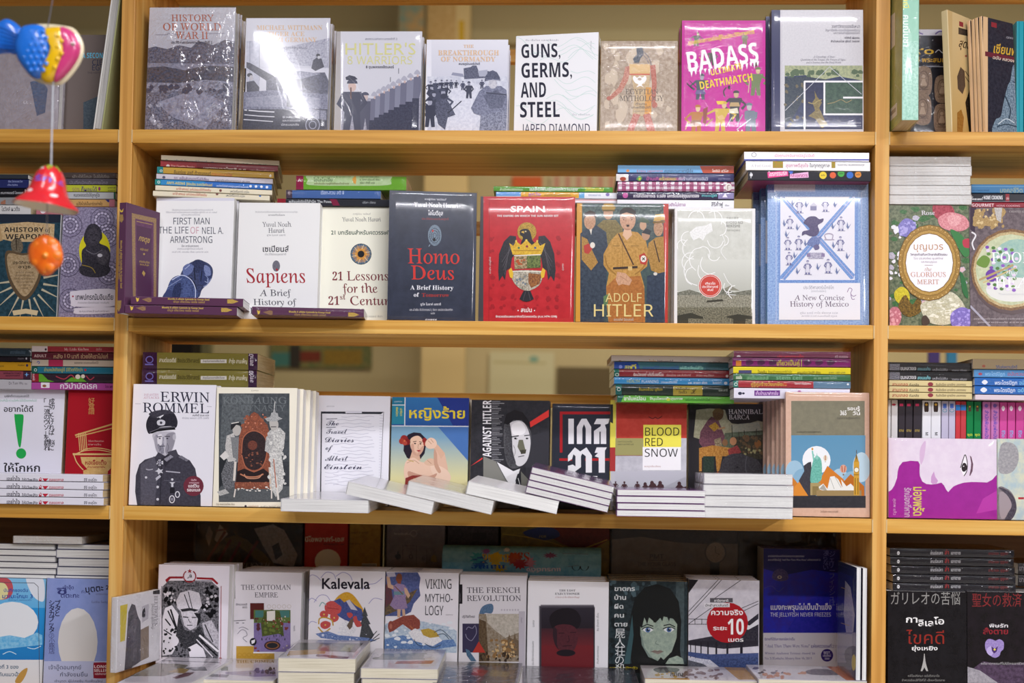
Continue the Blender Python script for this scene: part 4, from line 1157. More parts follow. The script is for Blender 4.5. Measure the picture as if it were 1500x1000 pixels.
pile(305.5, .04, .3, .15, [
 ('white spine with violet lettering, lowest of the five lying over the khaki crowd hardcover', 904, 1075, 13.4, dict(col='ecebf0', spine_art=ln(975,1004,302,4,'ยนยังไม่ตาย','8a4a86')+ln(1042,1059,302,5,'สิริค่ำฟู','40404c')+ln(1062,1068,302,2.2,'เขียน','6a6a74'))),
 ('dark purple spine with white lettering lying under the gingham one', 903.5, 1075.4, 11, dict(col='2c2344', wrap=1, spine_art='E c05a9c 916 286 4 4\n'+ln(928,1024,289,4.2,'หาใส่ได้อย่างไร จ.รอง โลกรับมือสุขุมมาดอง','eeeaf2')+ln(1028,1050,288,2.6,'กินอยู่ดี','5ac0c4')+'R 8c84b0 1052 282 1075 291\nP e8e4ee 1058 289 1062 283 1066 289')),
 ('burgundy and white gingham spine in the pile over the khaki crowd hardcover', 904.6, 1075.8, 14, dict(col='a8567e', wrap=1, spine_art=ging+ln(948,998,277,3.6,'Cake Shop Good Day','e8e4e8','m')+'E e4dcd8 1067 274 5 5.6\nC 8a6a62 1 1066 278 1066 272 1069 271')),
 ('navy spine with white end and small green flower, lying over the khaki crowd hardcover', 902.6, 1075, 11.4, dict(col='2f2f62', wrap=1, spine_art='R e2dcd8 895 255 920.5 269\nE a8442c 912.6 262 4.6 3\nP 5aa04a 932 262 937 257 941 261 937 266\nE e0b83a 937 262 1.6 1.6\n'+ln(947,1003,264,4,'บ้านเกิด ครัวของเรา','c05a9a')+ln(966,992,264,4,'ครัวของเรา','d8c85a')+ln(994,1037,264,4,'กับร้านกับสวนฉันวิ','c4c4dc')+ln(1052,1070,263,2.4,'เกตุวดี Marumura','8a8aae'))),
 ('sky blue spine with a rust red end, topmost over the khaki crowd hardcover', 905, 1075, 11.2, dict(col='76aede', spine_art='P b4503a 1025 243 1085 243 1085 258 1032 258\nE d88a4a 919.6 250 2.4 2\n'+ln(933,971,252,3.4,'Enjoy Japanese','c04a4a','m')+ln(973,1015,252,3.4,'สนุกสนานภาษาญี่ปุ่น','44506a')+ln(1043,1067,252,3.2,'โยชิมิ สุวิไล','e8d8d0'))),
])
pile(264, .002, 1.2, .15, [
 ('black spine with pink labels and coloured dots, lowest of three over the blue patterned hardcover', 1095.5, 1275.5, 14, dict(col='26242c', back='8a3a5c', pages='t', spine_art='L d8d8dc 1 1100 252 1100 261\nE d8d8dc 1100.4 256 2.4 2.6\nP e0458c 1124 252 1154 249.6 1155 257.6 1125 260.6\n'+ln(1126,1153,258,5.4,'ไขรกรรมรัก','f4e4ee',rot=4)+'P 4a6ac8 1155 251 1159 249.6 1162 251 1159 257\nP e8b4d8 1157 255 1184 251.6 1184.6 260 1157 261\n'+ln(1158,1183,259,4,'กลับอุษาสวาร','b03a7c')+'E e4c838 1205.6 256.6 5.4 5.4\nE d8603c 1220 256.6 4.6 4.6\nE 4aa848 1232 254 5 5\nE 3a6ac0 1245 256.4 5 5\nE d88a3a 1257 255.6 4.6 4.6\n'+''.join(ln(x-3,x+3,y+1,2,'ฉบับ','3a3a3a') for x,y in [(1205.6,256.6),(1232,254),(1257,255.6)]))),
 ('white spine with two small food photos, lying over the blue patterned hardcover', 1092.4, 1274.5, 13.4, dict(col='eceaea', pages='t', spine_art=ln(1100,1129,244.4,3.6,'A Feel Good','b4b4bc','f')+'R 6a9a3a/c8702c@2 1132 235.6 1147 246\nR 6a9a3a/c8702c@2 1218 236 1223.6 246\n'+ln(1151,1184,244.6,4.2,'สุขภาพดีสุขใจ','c88aa8')+ln(1186,1215,244.6,4.2,'ในทุกฤดูกาล','5a5a66')+ln(1227,1266,242.6,2.4,'หมออาคม พนธพรธรรมกุล','8a8a94'))),
 ('white spine with pink lettering, topmost of three over the blue patterned hardcover', 1090, 1273, 13, dict(col='f0eef2', back='5a5ab0', pages='t', spine_art='O 6a6a74 1104.4 226.6 3.4 3 .7\n'+ln(1134.6,1192.6,229.6,3.4,'เมื่อคุกนองฉันลายมือปูไปฉันดี','d89aae')+'R 4a52a8 1090 233 1275 235')),
])
# left bay
pile(313.5, .05, 0, .145, [
 ('white spine with dark lettering, lowest in the pile behind the red bell', -60, 45, 14, dict(col='c9c7c6', pages='t', spine_art=ln(2,29,309,5,'ไรวัลล์ ผ.วดิ้ง','4a4a50'))),
 ('grey spine in crinkled film, second lowest in the pile behind the red bell', -60, 45, 11, dict(col='8f9296', wrap=2, spine_art='P a06a54 1 296 8 292 8 299 1 299')),
 ('black spine with small white lettering, in the pile behind the red bell', -60, 36, 12.4, dict(col='1c1b20', spine_art=ln(1,34,284,3,'เทมกางแดดวี ไลลองท','b4b4ba'))),
 ('navy spine with thin white lettering, in the pile behind the red bell', -60, 42, 13, dict(col='262c5c', spine_art=ln(12,33,267,2.4,'เรียน โลกอนาคต โลก','8a94c0')+ln(11,26,272,2.2,'ปวีณ กิรติกร','8a94c0'))),
 ('dark slate spine, topmost in the pile behind the red bell', -60, 41, 6.6, dict(col='2e333c'))])
pile(316, .05, 0, .145, [
 ('pink spine with a small round emblem, lowest in the pile over the statue mandala book', 53, 171, 13.6, dict(col='b8707c', spine_art='E e8e0e4 63 309.6 3.6 3\nC 3a4a7a 1.2 61 309.6 63 307 65.4 309.6\nR c08088 160 302 172 318')),
 ('tan spine with dark lettering, second lowest over the statue mandala book', 62, 168, 10.6, dict(col='c49a62', spine_art=ln(112,150,300.6,4,'แม่ชีสไตล์เป็นอาร์ตอย่างใด','4a3a2c')+'P 3a3c7a 153 291 172 291 172 296 158 296\nR b4707c 160 291 172 304')),
 ('grey white spine with dark lettering, in the pile over the statue mandala book', 62, 169, 10.2, dict(col='b4b6ba', spine_art='R 2c5a44 166.6 280 175 294\n'+ln(108,146,288,4.2,'หมดคลอดใจให้ลูกคู่ใจ','4a4a52'))),
 ('yellow green spine with violet lettering, in the pile over the statue mandala book', 62, 170, 9.8, dict(col='b4ba3a', spine_art=ln(106,117,280,5,'50%','8a4a6a','m')+ln(119,142,280,5,'ก็ผอมได้','4a3a6a')+'E 8a3a6a 145.6 276.4 1.8 3\n'+ln(158,169,276,2,'นาตาลี','5a5a3a')+ln(158,169,280,2,'ยอดกาย','5a5a3a'))),
 ('dark grey spine, second from the top over the statue mandala book', 62, 170, 9, dict(col='55505a', wrap=1, spine_art=ln(102,158,269.6,4,'บันทึกนักเดินทางไกล','7c7884'))),
 ('dark brown spine, topmost over the statue mandala book', 62, 170, 8.4, dict(col='4c423f', wrap=1, spine_art=ln(106,160,261,4,'ฝันให้ไกล ไปให้ถึง','77706c')))])
blades = '\n'.join('P b4ac94 %f %f %f %f %f %f' % (40+24*math.cos(a), 410+28*math.sin(a), 40+62*math.cos(a+.03), 410+66*math.sin(a+.03), 40+24*math.cos(a+.12), 410+28*math.sin(a+.12)) for a in [.15,.45,.8,1.1,1.4,1.75,2.05,2.4,2.7,3.0,5.9,6.1])
S('dark teal book with a parchment title scroll, helmet and shield, behind the orange flower', -36, 82, 313.5, 2, y0=.03, t=.025, col='2c4652', copies=2, copy_label='{} copy behind the dark teal shield book', art='''
R 2e4a58/203640@8 -50 305 90 470
R 232b38 -50 310 90 326
P c8b08a/a88c64@5 0 328 40 325 80 328 79 348 60 354 20 354 2 350
P a88c64 0 328 4 352 -10 356 -12 334
'''+blades+'''
S 4a4238/7a6e5c@3 16 358 20 350 26 348 31 352 34 362 30 370 20 371
L 3a3228 1.4 24 350 24 366
S 5a4a38 9 368 34 371 60 367 62 396 52 424 36 440 20 426 10 400
S b39c7c/8f7858@6 12 372 34 374 57 371 58 396 49 420 36 434 23 421 13 398
T mb 2c2a2a 6 14 340 7|A
T mb 2c2a2a 15 64 339.6 6.6|HISTORY
T f 2c2a2a 66 74 339.6 6|of
T mb 2c2a2a 8 72 350 7|WEAPONS
T tb 2c2420 19 52 386.6 3.6|ประวัติศาสตร์
T tb 2c2420 27 45 392.6 3.6|อาวุธ
'''+'\n'.join(ln(24+d,48-d,400+k*4.6,2,s_,'4a3c30','t') for k,(s_,d) in enumerate([('หน้าไม้ กับดัก',0),('เครื่องมือพิฆาต',-2),('และอื่นๆ อีกมากมาย',-3),('ที่สามารถเปลี่ยน',0),('ทุกอย่าง',4),('คุณเอง',7)]))+'''
P c8b894 18 455 38 452 56 455 54 462 38 459 20 462
''')
man = ''
for cx, cy in [(103,330),(150,322),(100,388),(160,400),(104,440),(158,345)]:
    man += ''.join('O 4c465c %f %f %f %f .9\n' % (cx, cy, q, q) for q in (4, 8, 12, 17)) + ''.join('E c4bcd6 %f %f 1.8 1.8\n' % (cx + 10 * math.cos(a), cy + 10 * math.sin(a)) for a in [k * .52 for k in range(12)])
S('purple grey mandala book with a dark seated statue on a yellow glow', 85.5, 168, 303.5, 2, y0=.03, t=.022, col='a49cb4', copies=2, wrap=3, copy_label='{} copy behind the mandala statue book', art='''
R a39bb6/6c6480@4 80 300 175 470
'''+man+'''
S d8cf2a 117 358 126 342 140 337 154 344 161 360 160 378 152 394 138 399 124 392 117 376
S 2c2a32/45424c@3 124 342 130 330 140 328 148 336 150 348 146 356 158 362 162 374 160 388 162 396 154 404 136 406 120 402 116 394 120 386 120 368 126 360 123 352
S 504c56/38353e@3 128 340 138 333 146 342 145 354 137 360 130 354
L 1c1a20 1 132 344 136 344
L 1c1a20 1 139 344 143 344
L 1c1a20 1 135 352 140 352
C 6a6670 1.4 126 366 138 372 150 366
S 5a565e/3c3942@3 142 372 154 366 160 376 154 388 144 384
E cfccd4 146.6 374 3.6 2.6
C a89038 1 120 388 134 392 140 400
S ddd6e2 103 430 110 426 168 424 170 447 110 449 104 442
T tb 33303c 111 166 439 7|เทพปกรณัมอินเดีย
T t 6a6674 114 160 444.6 2.2|กำเนิดเทพ เรื่องเล่าอมตะ จากคัมภีร์
E a8445a 107 434 1.4 1.4
S ddd6e2 109 454 114 451 168 450 170 458 114 460
T t 6a6674 116 160 457 2.2|ชุมนุมเทพเจ้าแห่งศรัทธา
''')
# right bay
def page_pile(items, y0, yb, depth=.178, yaw=0, z=None, mode='pages'):
    for label, xl, xr, hp, kw in items:
        z = lie(label, xl, xr, yb, yb - hp, mode, y0=y0, depth=depth, z=z, yaw=yaw, **kw); yb -= hp
    return z
ORD = ['lowest', 'second from the bottom', 'middle one', 'second from the top', 'topmost']
page_pile([('crinkle wrapped white page edges, %s of five above the floral book' % ORD[k], 1302.6 + (k % 2) * .3, 1423.5 - (k % 3), 13.2, dict(wrap=2, pages='w', group='wrapped white books above the floral book')) for k in range(5)], .03, 299, depth=.178)
S('floral book with a gold oval frame around a white panel', 1303, 1421, 300.5, 2, y0=.022, t=.022, col='a6a49c', copies=3, copy_label='{} copy behind the floral oval frame book', gloss=True, art='''
R 7d8468/4a5642@7 1295 295 1430 485
B 4f7a4a/2f5a34@4 1303 302 1420 478 60 7 .6
B c9c4d0/a8a4b8@3 1303 304 1420 476 44 5
B d8b4b8 1303 304 1420 476 16 4
S b5505e/8a3440@4 1366 302 1378 298 1394 302 1398 316 1386 324 1370 318
S dc9a9e/c2727c@3 1374 320 1386 312 1400 312 1414 318 1420 330 1410 338 1392 338 1378 332
S e6b4b4/d08890@2 1388 318 1398 314 1408 320 1402 330 1392 330
S 8c86c4/6a64a8@2 1316 330 1326 320 1338 324 1342 336 1334 346 1322 346 1316 340
B a8a2d8 1318 324 1340 344 22 2.2
S 3c7a44 1392 336 1410 346 1420 370 1412 376 1400 356
S 2f6a3c 1406 398 1414 410 1418 436 1410 428
S b43a4c 1410 352 1420 350 1422 362 1412 362
S d8c83a/b4a428@3 1310 428 1320 420 1330 426 1332 440 1322 446 1312 440
S 8a6a2c/4a3a1c@3 1316 446 1326 432 1336 446 1346 434 1350 454 1334 464 1320 458
S d8d4be/b0aa8c@2.4 1348 448 1362 438 1376 430 1394 428 1408 440 1414 456 1402 470 1380 476 1358 470
B e8e4d2 1354 436 1408 470 40 4 .5
B bfb898 1360 440 1402 470 20 3 .4
S 8c7cc8/6c5caa@2 1394 458 1408 450 1420 456 1420 478 1398 480 1392 470
B a898dc 1394 454 1420 478 22 2.2
S c8808a/b06070@3 1303 454 1314 450 1320 462 1316 476 1303 478
B dca0a8 1303 454 1320 476 10 3
B e6e6ec 1303 330 1318 420 14 3.6
S 4a3c34 1350 466 1356 462 1362 472 1352 478
E 6c5430 1361 385 46 56
E b08a4a/8a6a30@2 1361 385 45 55
E 8a6a34 1361 385 40.5 49
E c4a05a/a27c3c@2 1361 385 39 47.5
E 7a5c2c 1361 385 35.6 43.6
E eeecf2 1361 385 34.4 42.4
'''+''.join('E d0b070 %f %f 1 1\n' % (1361 + 43 * math.cos(k * .16), 385 + 52.5 * math.sin(k * .16)) for k in range(39))+'''
T f e8e4ec 1349 1369 315 6|Rose
T t b88a5c 1338 1381 366 8.4|บุญบวร
T tb 6a5a6a 1333 1387 374.6 2.8|วิชาสุดท้ายที่มหาวิทยาลัยชีวิตสอน
T t 9a8a96 1338 1381 380 2.4|โดย ประสงค์พร พูนพิทักษ์
T t 9a8a96 1349 1372 385 2.4|และคณะบุญบวร
L b0a0a0 .8 1354 388.6 1366 388.6
T i c09a84 1354 1364 397 5|the
T f c08e76 1333.6 1385 405.6 6.8|GLORIOUS
T f c08e76 1343 1375 416.4 6.8|MERIT
''')
S('dark wood toned cookbook with a pale green bowl of purple flowers and white serif capitals', 1421.6, 1540, 304, 2, y0=.024, t=.022, col='6a5c60', art='''
R 75686c/54484e@9 1415 298 1560 485
P 3a2c3c 1421 304 1430 304 1428 340 1421 336
B b89c6a/96784a@2 1428 306 1470 332 44 4.4 1.3
B d0b888 1430 306 1464 330 18 2
P c9c6c2/a09a98@2 1456 304 1468 304 1466 326 1460 322
E 5a4a4c 1482 398 61 63
E 8f6c48/6a4c34@4 1481 395 59 60
E c8b488/a89064@4 1481 395 55.6 56
E ccd0b0/b4bc98@9 1481 395 52 52
E 8ab0a8/a4c0b0@12 1490 386 38 36
E dcdcd8 1484 424 40 18
'''+''.join('E %s %f %f 3 2.4\n' % (('7a4aa4','d8c8e0','5f8a44','8a5ab8','e4dce8','4f7a3c')[k % 6], 1446 + (k * 37 % 44), 362 + (k * 53 % 66)) for k in range(54))+'''
S 6a3c9c 1444 400 1452 394 1460 400 1456 412 1446 410
S 6a8c3c 1430 386 1440 374 1450 380 1444 392
L b09a6a 3 1434 410 1484 388
L c8b480 2 1440 414 1488 392
C e0dce0 2.2 1423 340 1429 345 1424 356 1427 366
L a8a4b4 3 1421 448 1450 478
T m b8b0b0 1478 1502 311.4 2.6|CREATED BY
T f eeeef0 1452 1512 385 15.6|FOOD
T i eeeef0 1474 1491 402 6|that
T f eeeef0 1457 1532 421.6 15.6|HEALS
T t dcdce0 1463 1510 432 2.4|จิตสวรรค์ของความงาม
T t c8c0c4 1426 1510 468 1.8|อาหารที่ดีคือยาที่ดี การกินอย่างเข้าใจ ช่วยเยียวยาร่างกายและใจ
T t c8c0c4 1432 1510 473 1.8|สูตรอาหารปลอดภัย สะอาด ครบรส
''')
pile(303.5, .05, 0, .15, [
 ('dark red spine with pale capitals, lowest of the three above the flower bowl cookbook', 1423, 1560, 7.4, dict(col='8a2230', spine_art=ln(1423.6,1456,302.6,4.4,'GOURMET','e4ccd0','mb')+ln(1460,1494,302.6,2.6,'HOME COOKING','d8b0b8','m'))),
 ('black spine with white script and capitals above the flower bowl cookbook', 1423, 1560, 12, dict(col='25262e', spine_art=ln(1422.6,1440,293,6,'Gourmet','e8e8ec','c')+ln(1441,1468.6,292,5.4,'HOME COOKING','e8e8ec','mb')+'R 8c2a34 1473 284 1478.6 296\n'+'T t e8d8d8 1474 1478 292 3|ฉบับ\nL 9a9aa4 .6 1423 295 1500 295')),
 ('steel blue spine with embossed lettering, topmost above the flower bowl cookbook', 1423, 1560, 12.6, dict(col='3f74a0', spine_art='L 6a98be 1 1420 273 1560 273\n'+ln(1465,1505,282,6,'มงคลชีวิต ๑','8a9a8c')+ln(1424,1449,280,2.4,'พระเทพคุณาภรณ์','2c5478')))])

# ---------------------------------------------------------------- third row
Q3 = SHELF[3] + .0004
S('white paperback with a grey portrait of an officer in a peaked cap', 188, 310.5, 563, 3, y0=.012, t=.022, copies=4, cdx=.0006, col='e4e2ec', gloss=False, copy_label='{} copy behind the white officer portrait paperback', art='''
T f c08aa0 211 232.5 579.6 3.2|INFANTRY
T f c08aa0 210 233 583.8 3.2|ATTACKS
T f 25253c 234.7 306.5 588 14.6 -1|ERWIN
T f 25253c 209 306 603.4 14 -1|ROMMEL
L a8a6b8 .7 198 591 206 591.2
L a8a6b8 .7 303 595 310 595.4
T tb 4a4a5a 282 306 609.4 2.4|สมศักดิ์ สุเมธ แปล
T t 7a7a8c 267 306 613.4 2.2|คำนิยม พลเอก นิวัติ เวชศิริ
S b9b6c2 225 634 254 632 257 640 256 648 252 660 244 668 236 668 229 660 226 648
P 6c6a78/9a98a8@3 228 636 240 640 240 664 234 666 228 656
S 8f8c99 244 636 256 634 256 646 252 658 246 666 242 660 244 648
S d8d5de 231 638 237 636 238 646 236 652 231 650
S a09daa 226 640 230 640 231 654 236 664 232 665 228 656
C 6a6876 1 232 650 235 656 233 661
C 6a6876 1 245 649 247 655 245 661
S 787584 230 667 238 671 246 669 252 660 256 662 246 674 236 675
E b5b2be 255.4 640 2.6 4.6
L 3a3846 1.2 230 640 237 639
L 3a3846 1.2 241 639 249 639
E 33313e 234 642 1.6 1
E 33313e 245 642 1.6 1
P a5a2b0 238 641 240 648 237 649
L 4a4856 1.1 234 653.5 242 653
P 34323e/44424f@5 228 668 232 662 246 670 256 660 262 666 278 674 286 686 290 706 294 726 294 746 202 746 198 720 199 696 204 680 212 673
P 4a4854/5c5a68@4 206 680 226 668 232 690 226 744 206 744
P 2a2834 236 672 250 662 256 668 242 684
L 1e1d28 1 237 680 234 744
P 42404c 245 662 258 658 262 668 252 672
P 6a6876/a09eac@2 240 672 250 666 254 669 244 676
S 1c1b26/2c2a36@4 214 622 218 610 228 602 242 600 254 604 260 616 258 626 250 624 232 626 222 634 217 634
S 45434f/2c2a36@3 218 606 230 601 246 601 256 606 246 606 228 612
P 121118 219 632 232 626 256 624 257 629 244 630 230 632 222 635
L 6c6a76 1 219 633 234 627 256 625
P d9d8e0 229 612 236 608.6 240 607 239 609 236 611 235 613 233 611
S c9c8d2 230 617 234 614.6 238 614.6 242 617 241 622 236 623 231 622
E 3a3844 236 619 2 2
'''+'P d8d7e0 230.6 676 232.4 673 235.6 673 235.6 676 239 674.6 239 680 235.6 679 235.6 682 232.4 682 232.4 679 229 680\nR 3a3844 231.4 674.4 236.4 680.4\nR 8a8896 230 676.4 238 678.4\nR 8a8896 233 673.6 235 681.6\n'+'''P c9c8d2 232 685 235 688 239 687 237 690 239 693 235 692 232 695 231 691 227 690 231 688
P b9b8c4 228 700 234 695 236 698 229 704
E c9c8d2 214 699 1.8 1.8
E c9c8d2 252.4 702 1.8 1.8
E c9c8d2 231 713 2 2
E c9c8d2 231 731 2 2
L a8a6b4 1.4 214 687 218 688 224 687
L b0aebc 1.6 243 690 264 692
P c9c8d2 248 706 257 706 254 708 254 713 251 713 251 708
P 1c1b24 249 714 256 714 256 722 249 722
O d0cfd8 252 731 3.6 5.2 1.4
O d0cfd8 260 724 3 4.2 1.4
E 8a8896 252 731 1.6 2.4
L 5a5866 1 240 703 264 706
P 55535f/8a8896@1.5 261 669 266 667 276 673 274 676
E 6c2a3a 283.6 711.6 14.8 14.8
T tb e0b8c4 280 288 704 2.2|บันทึก
T tb e0b8c4 277 291.6 708 2.2|จากสนามรบ
T tb f0e4e8 276 291.6 713.6 4|แอร์วิน
T tb f0e4e8 274 293.4 719.4 4|รอมเมล
''')
S('cream paperback with an old photograph of two figures beside a carved reddish throne', 311, 430, 567.5, 3, y0=.010, t=.026, copies=3, cdx=.0052, col='efe9d8', pages='w', gloss=False, copy_label='{} copy fanned out behind the cream throne photograph paperback', art='''
T m 8c8678 368 379 573 2|GYPSY
R 50555a/3a3f45@9 320.5 576 424 735
P 6a7074/484d52@5 326 576 372 578 358 640 340 668 322 668
R 3c4046/2e3238@6 320.5 676 424 712
R 4a4e52/5c6064@4 320.5 712 424 735
T f 70767a 326 420 591 9.5|KONBAUNG
T f 666c70 352 418 602 9|DYNASTY
P 26292e 322 668 332 660 330 700 321 716
P 343338/84868c@3 324 694 334 668 342 672 346 692 344 712 330 720 326 708
P d8d6d4/9c9a98@3 332 638 342 634 346 646 340 676 334 676 330 656
P 8c8e90/6a6c70@2 338 640 352 640 354 676 342 678
P cfcccc/a8a6a4@2 332 640 336 652 338 668 346 672 344 676 332 672 330 652
S b8b4b0 341 632 342 624 349 622 353 628 351 636 345 638
P 25262a 338 630 338 622 344 618 352 618 354 624 346 622 341 628
L e4e0dc 1.2 339 620 350 618
P cdccca/8c8c8c@2 318 720 330 716 336 722 322 726
P d8d4d2 322 668 330 660 336 668 328 674
P 6e3a2e/9c5a42@3 350 640 356 622 362 614 368 606 372 603 378 606 384 614 392 622 396 640 396 700 398 716 344 716 348 690
B b0684a/7a3c2e@1.5 354 608 392 640 26 2.6
B c8826a 358 606 388 634 12 1.3
S 241a1e/3a2a2c@4 356 640 366 632 378 632 388 642 390 664 384 682 372 688 360 682 354 664
C a8634a 1.6 354 664 356 642 366 632 378 632 389 642 391 664 384 684 372 690 360 684 354 666
E 7a4438/5a3028@2 370 652 7 7
B 84503f 358 662 386 682 18 2 .6
P 261a1c 348 690 358 686 372 692 386 686 396 694 396 706 346 706
C b5765a 2 352 694 362 698 376 698 386 694
C c08a70 1.4 358 694 362 700 378 700 384 694
R 9a5a44/6c3a2e@2 344 706 400 714
B b0745a/7a4634@1.5 346 706 400 714 16 2 .6
B e8e2dc 344 713 402 719 20 2 .5
L d8cfc8 3.4 345 676 343 704
L d8cfc8 2 345 716 343 728
L c9b8a8 3 395 684 397 716
L d8cfc8 2 398 716 398 730
P e0deda/9a9a9a@3 392 634 398 628 410 626 418 634 416 656 412 664 416 690 414 716 404 728 398 716 396 676 394 662
P cccac8/8a8a8c@2 390 640 398 634 402 652 394 664 388 660
B eceae6/a8a8a8@2 394 632 418 712 36 2.6 1.2
S b8b4b0 395 622 396 616 406 616 408 624 404 630 398 629
L 3a3a3e 1.2 397 625 405 625
P c4c4c4/7e8084@1.5 388 613 396 610 398 604 400 604 402 596 404 604 407 605 408 610 414 613 404 617 392 617
L c4c4c4 1.2 402 598 403 588
L d8d2cc 3 404 696 408 732
L b06a50 1.4 401 672 405 714
T t 6a6458 317 344 739.4 2.2|วิกุล พงษ์วนิชย์ไพร เขียน
E 3a2c34 360 741 1.6 1.6
T t b8906c 364 379 742 2|ราชวงศ์คองบอง
T t 6a6458 382 414 743 2|สามพี่น้อง จักรวรรดิ แห่งพม่า
''')
S('white paperback with handwritten style letters in a thin black frame', 453.6, 567.8, 579.5, 3, y0=.135, t=.03, copies=1, col='e6e6ef', gloss=False, art='''
T m 8a8a98 478.6 490 596 1.8|GYPSY
P 2a2c36 470 602.4 562 603 558 606.4 471 605.6
L 2a2c36 1.8 471 603 469.6 721
L 2a2c36 1.6 469 720.6 508 721
L 2a2c36 .6 508 721 556 722
L 2a2c36 .7 562 603 556.6 722
R d6d6e2 506 601.6 530 605
'''+'\n'.join('C b9b9ca .6 '+' '.join('%f %f' % (x, y + .8 * math.sin(x * 1.3 + y)) for x in range(500 - (k % 3) * 6, 552 - (k * 7 % 9), 4)) for k, y in enumerate(range(610, 712, 5)))+'\n'+'\n'.join('C b9b9ca .6 '+' '.join('%f %f' % (x, y + .8 * math.sin(x * 1.3 + y)) for x in range(476, 500, 4)) for y in (692, 698, 703, 708))+'\n'+'\n'.join('L c4c4d2 .7 %f %f %f %f' % (556 - k * .04, y, 561 - k * .04, y + .4) for k, y in enumerate(range(608, 720, 4)))+'''
L 2a2a4a .8 478 613.6 494 613
L 2a2a4a .8 478 626 492 625.4
T c 2a2a4a 478 496 623 8|The
T c 2a2a4a 478 508.6 635 8|Travel
T c 2a2a4a 476.4 518.4 647.4 8.4|Diaries
T c 2a2a4a 477 487.6 658.6 8|of
T c 2a2a4a 476.4 509.6 674.6 8.4|Albert
T c 2a2a4a 475 530 687 8.4|Einstein
T t 8a8a98 476 496 728 2.2|บันทึกการเดินทาง
''')
S('book with a dark haired woman flexing her arm against a blue to yellow sky', 570.6, 684, 582, 3, y0=.135, t=.03, copies=1, col='e0c89a', copy_label='{} copy behind the flexing woman book', art='''
G 6d94b8 7aa0b8 565 580 690 640
G 7aa0b8 d9d4a0 565 640 690 700
G d9d4a0 e6c69a 565 700 690 770
P 4a72b0 640 623 690 623 690 680
G 3a78b4 2f5a9c 573 581 690 624
P 2c3c8a 640 581 690 581 690 624 664 624
R 2a7a9c 573 582 592.6 592.4
R 3288a4 573 593.6 592.6 621
L e4e8ee 1.4 571 623.6 690 624.4
L e4e8ee 1.4 593.4 581 592.8 623.6
L e4e8ee 1.2 573 593 593 593
T m c8dce8 577.6 589.4 589.2 2|GYPSY
T tb d8d44a 586 - 598 2.8 -90|ปาริตา
T tb d8d44a 580 - 596 2.8 -90|พิพนิตา
T tb e8d23a 599.4 681 611.8 12.6 -.6|หญิงร้าย
P 2a2430 598 636 606 633 616 634 623 641 624 652 622 664 616 672 608 668 602 674 596 670 591 660 592 644
S dcb8a0 602 642 612 638 619 644 621 654 618 662 612 668 605 662 601 652
P d0a890 604 660 614 664 616 674 606 676 600 672
S c89c88 602 652 606 650 607 660 611 667 605 664
S c89c88 616 656 621 653 619 661 614 667 611 667
L 3a2428 1 605 647 610 646
L 3a2428 1 614 646.6 618 647.6
E 2a1a20 608 649.4 1.5 1
E 2a1a20 616 649.8 1.4 1
L a8806c .8 613 650 612 656 614 656.4
P a83a3c 610 659.4 614 658.6 617 660 613 661.6
E 8a2c2c 592 642 5.4 5
E 9c3a30 588.6 646 4.2 4.4
E 7a2424 596.6 647 4.6 4.6
E a84438 593 648.6 3.6 3.4
E c86a44 592.6 645.4 1.4 1.4
E 8a2c2c 622 645 3.6 4
E 9c3a30 623 650 3 3
S e2c0aa 596 674 606 670 616 676 630 678 648 678 656 690 650 700 628 703 608 700 596 706 592 696 592 684
S dab49e 640 656 650 662 654 676 656 690 650 698 640 694 636 676
S e6c8b4 632 680 648 684 658 692 660 702 652 708 640 702 632 690
P d4ac94 634 646 642 652 652 664 646 672 640 660 634 656
S e2c0aa 624 646 630 641 637 643 640 650 636 656 628 657 623 652
S d8b49c 622 676 630 671 638 674 640 680 630 682 623 680
S c09480 598 690 612 694 628 697 640 693 634 701 614 702 600 700
S c49a84 636 658 640 664 641 678 646 690 642 692 636 680
C b8907a .8 596 678 606 674 614 679
L b08870 .8 627 645 632 650
L b08870 .8 631 643 635 648
L b08870 .8 626 674 632 679
P 7a2c2c/8c3a34@4 594 700 604 696 618 696 630 698 633 706 632 740 590 740
P b8924a/8a6a34@1.2 622 698 632 700 626 708 618 706
C b8924a 1.4 606 700 614 710 628 708
L b8a04a 1 597 673 606 676
''')
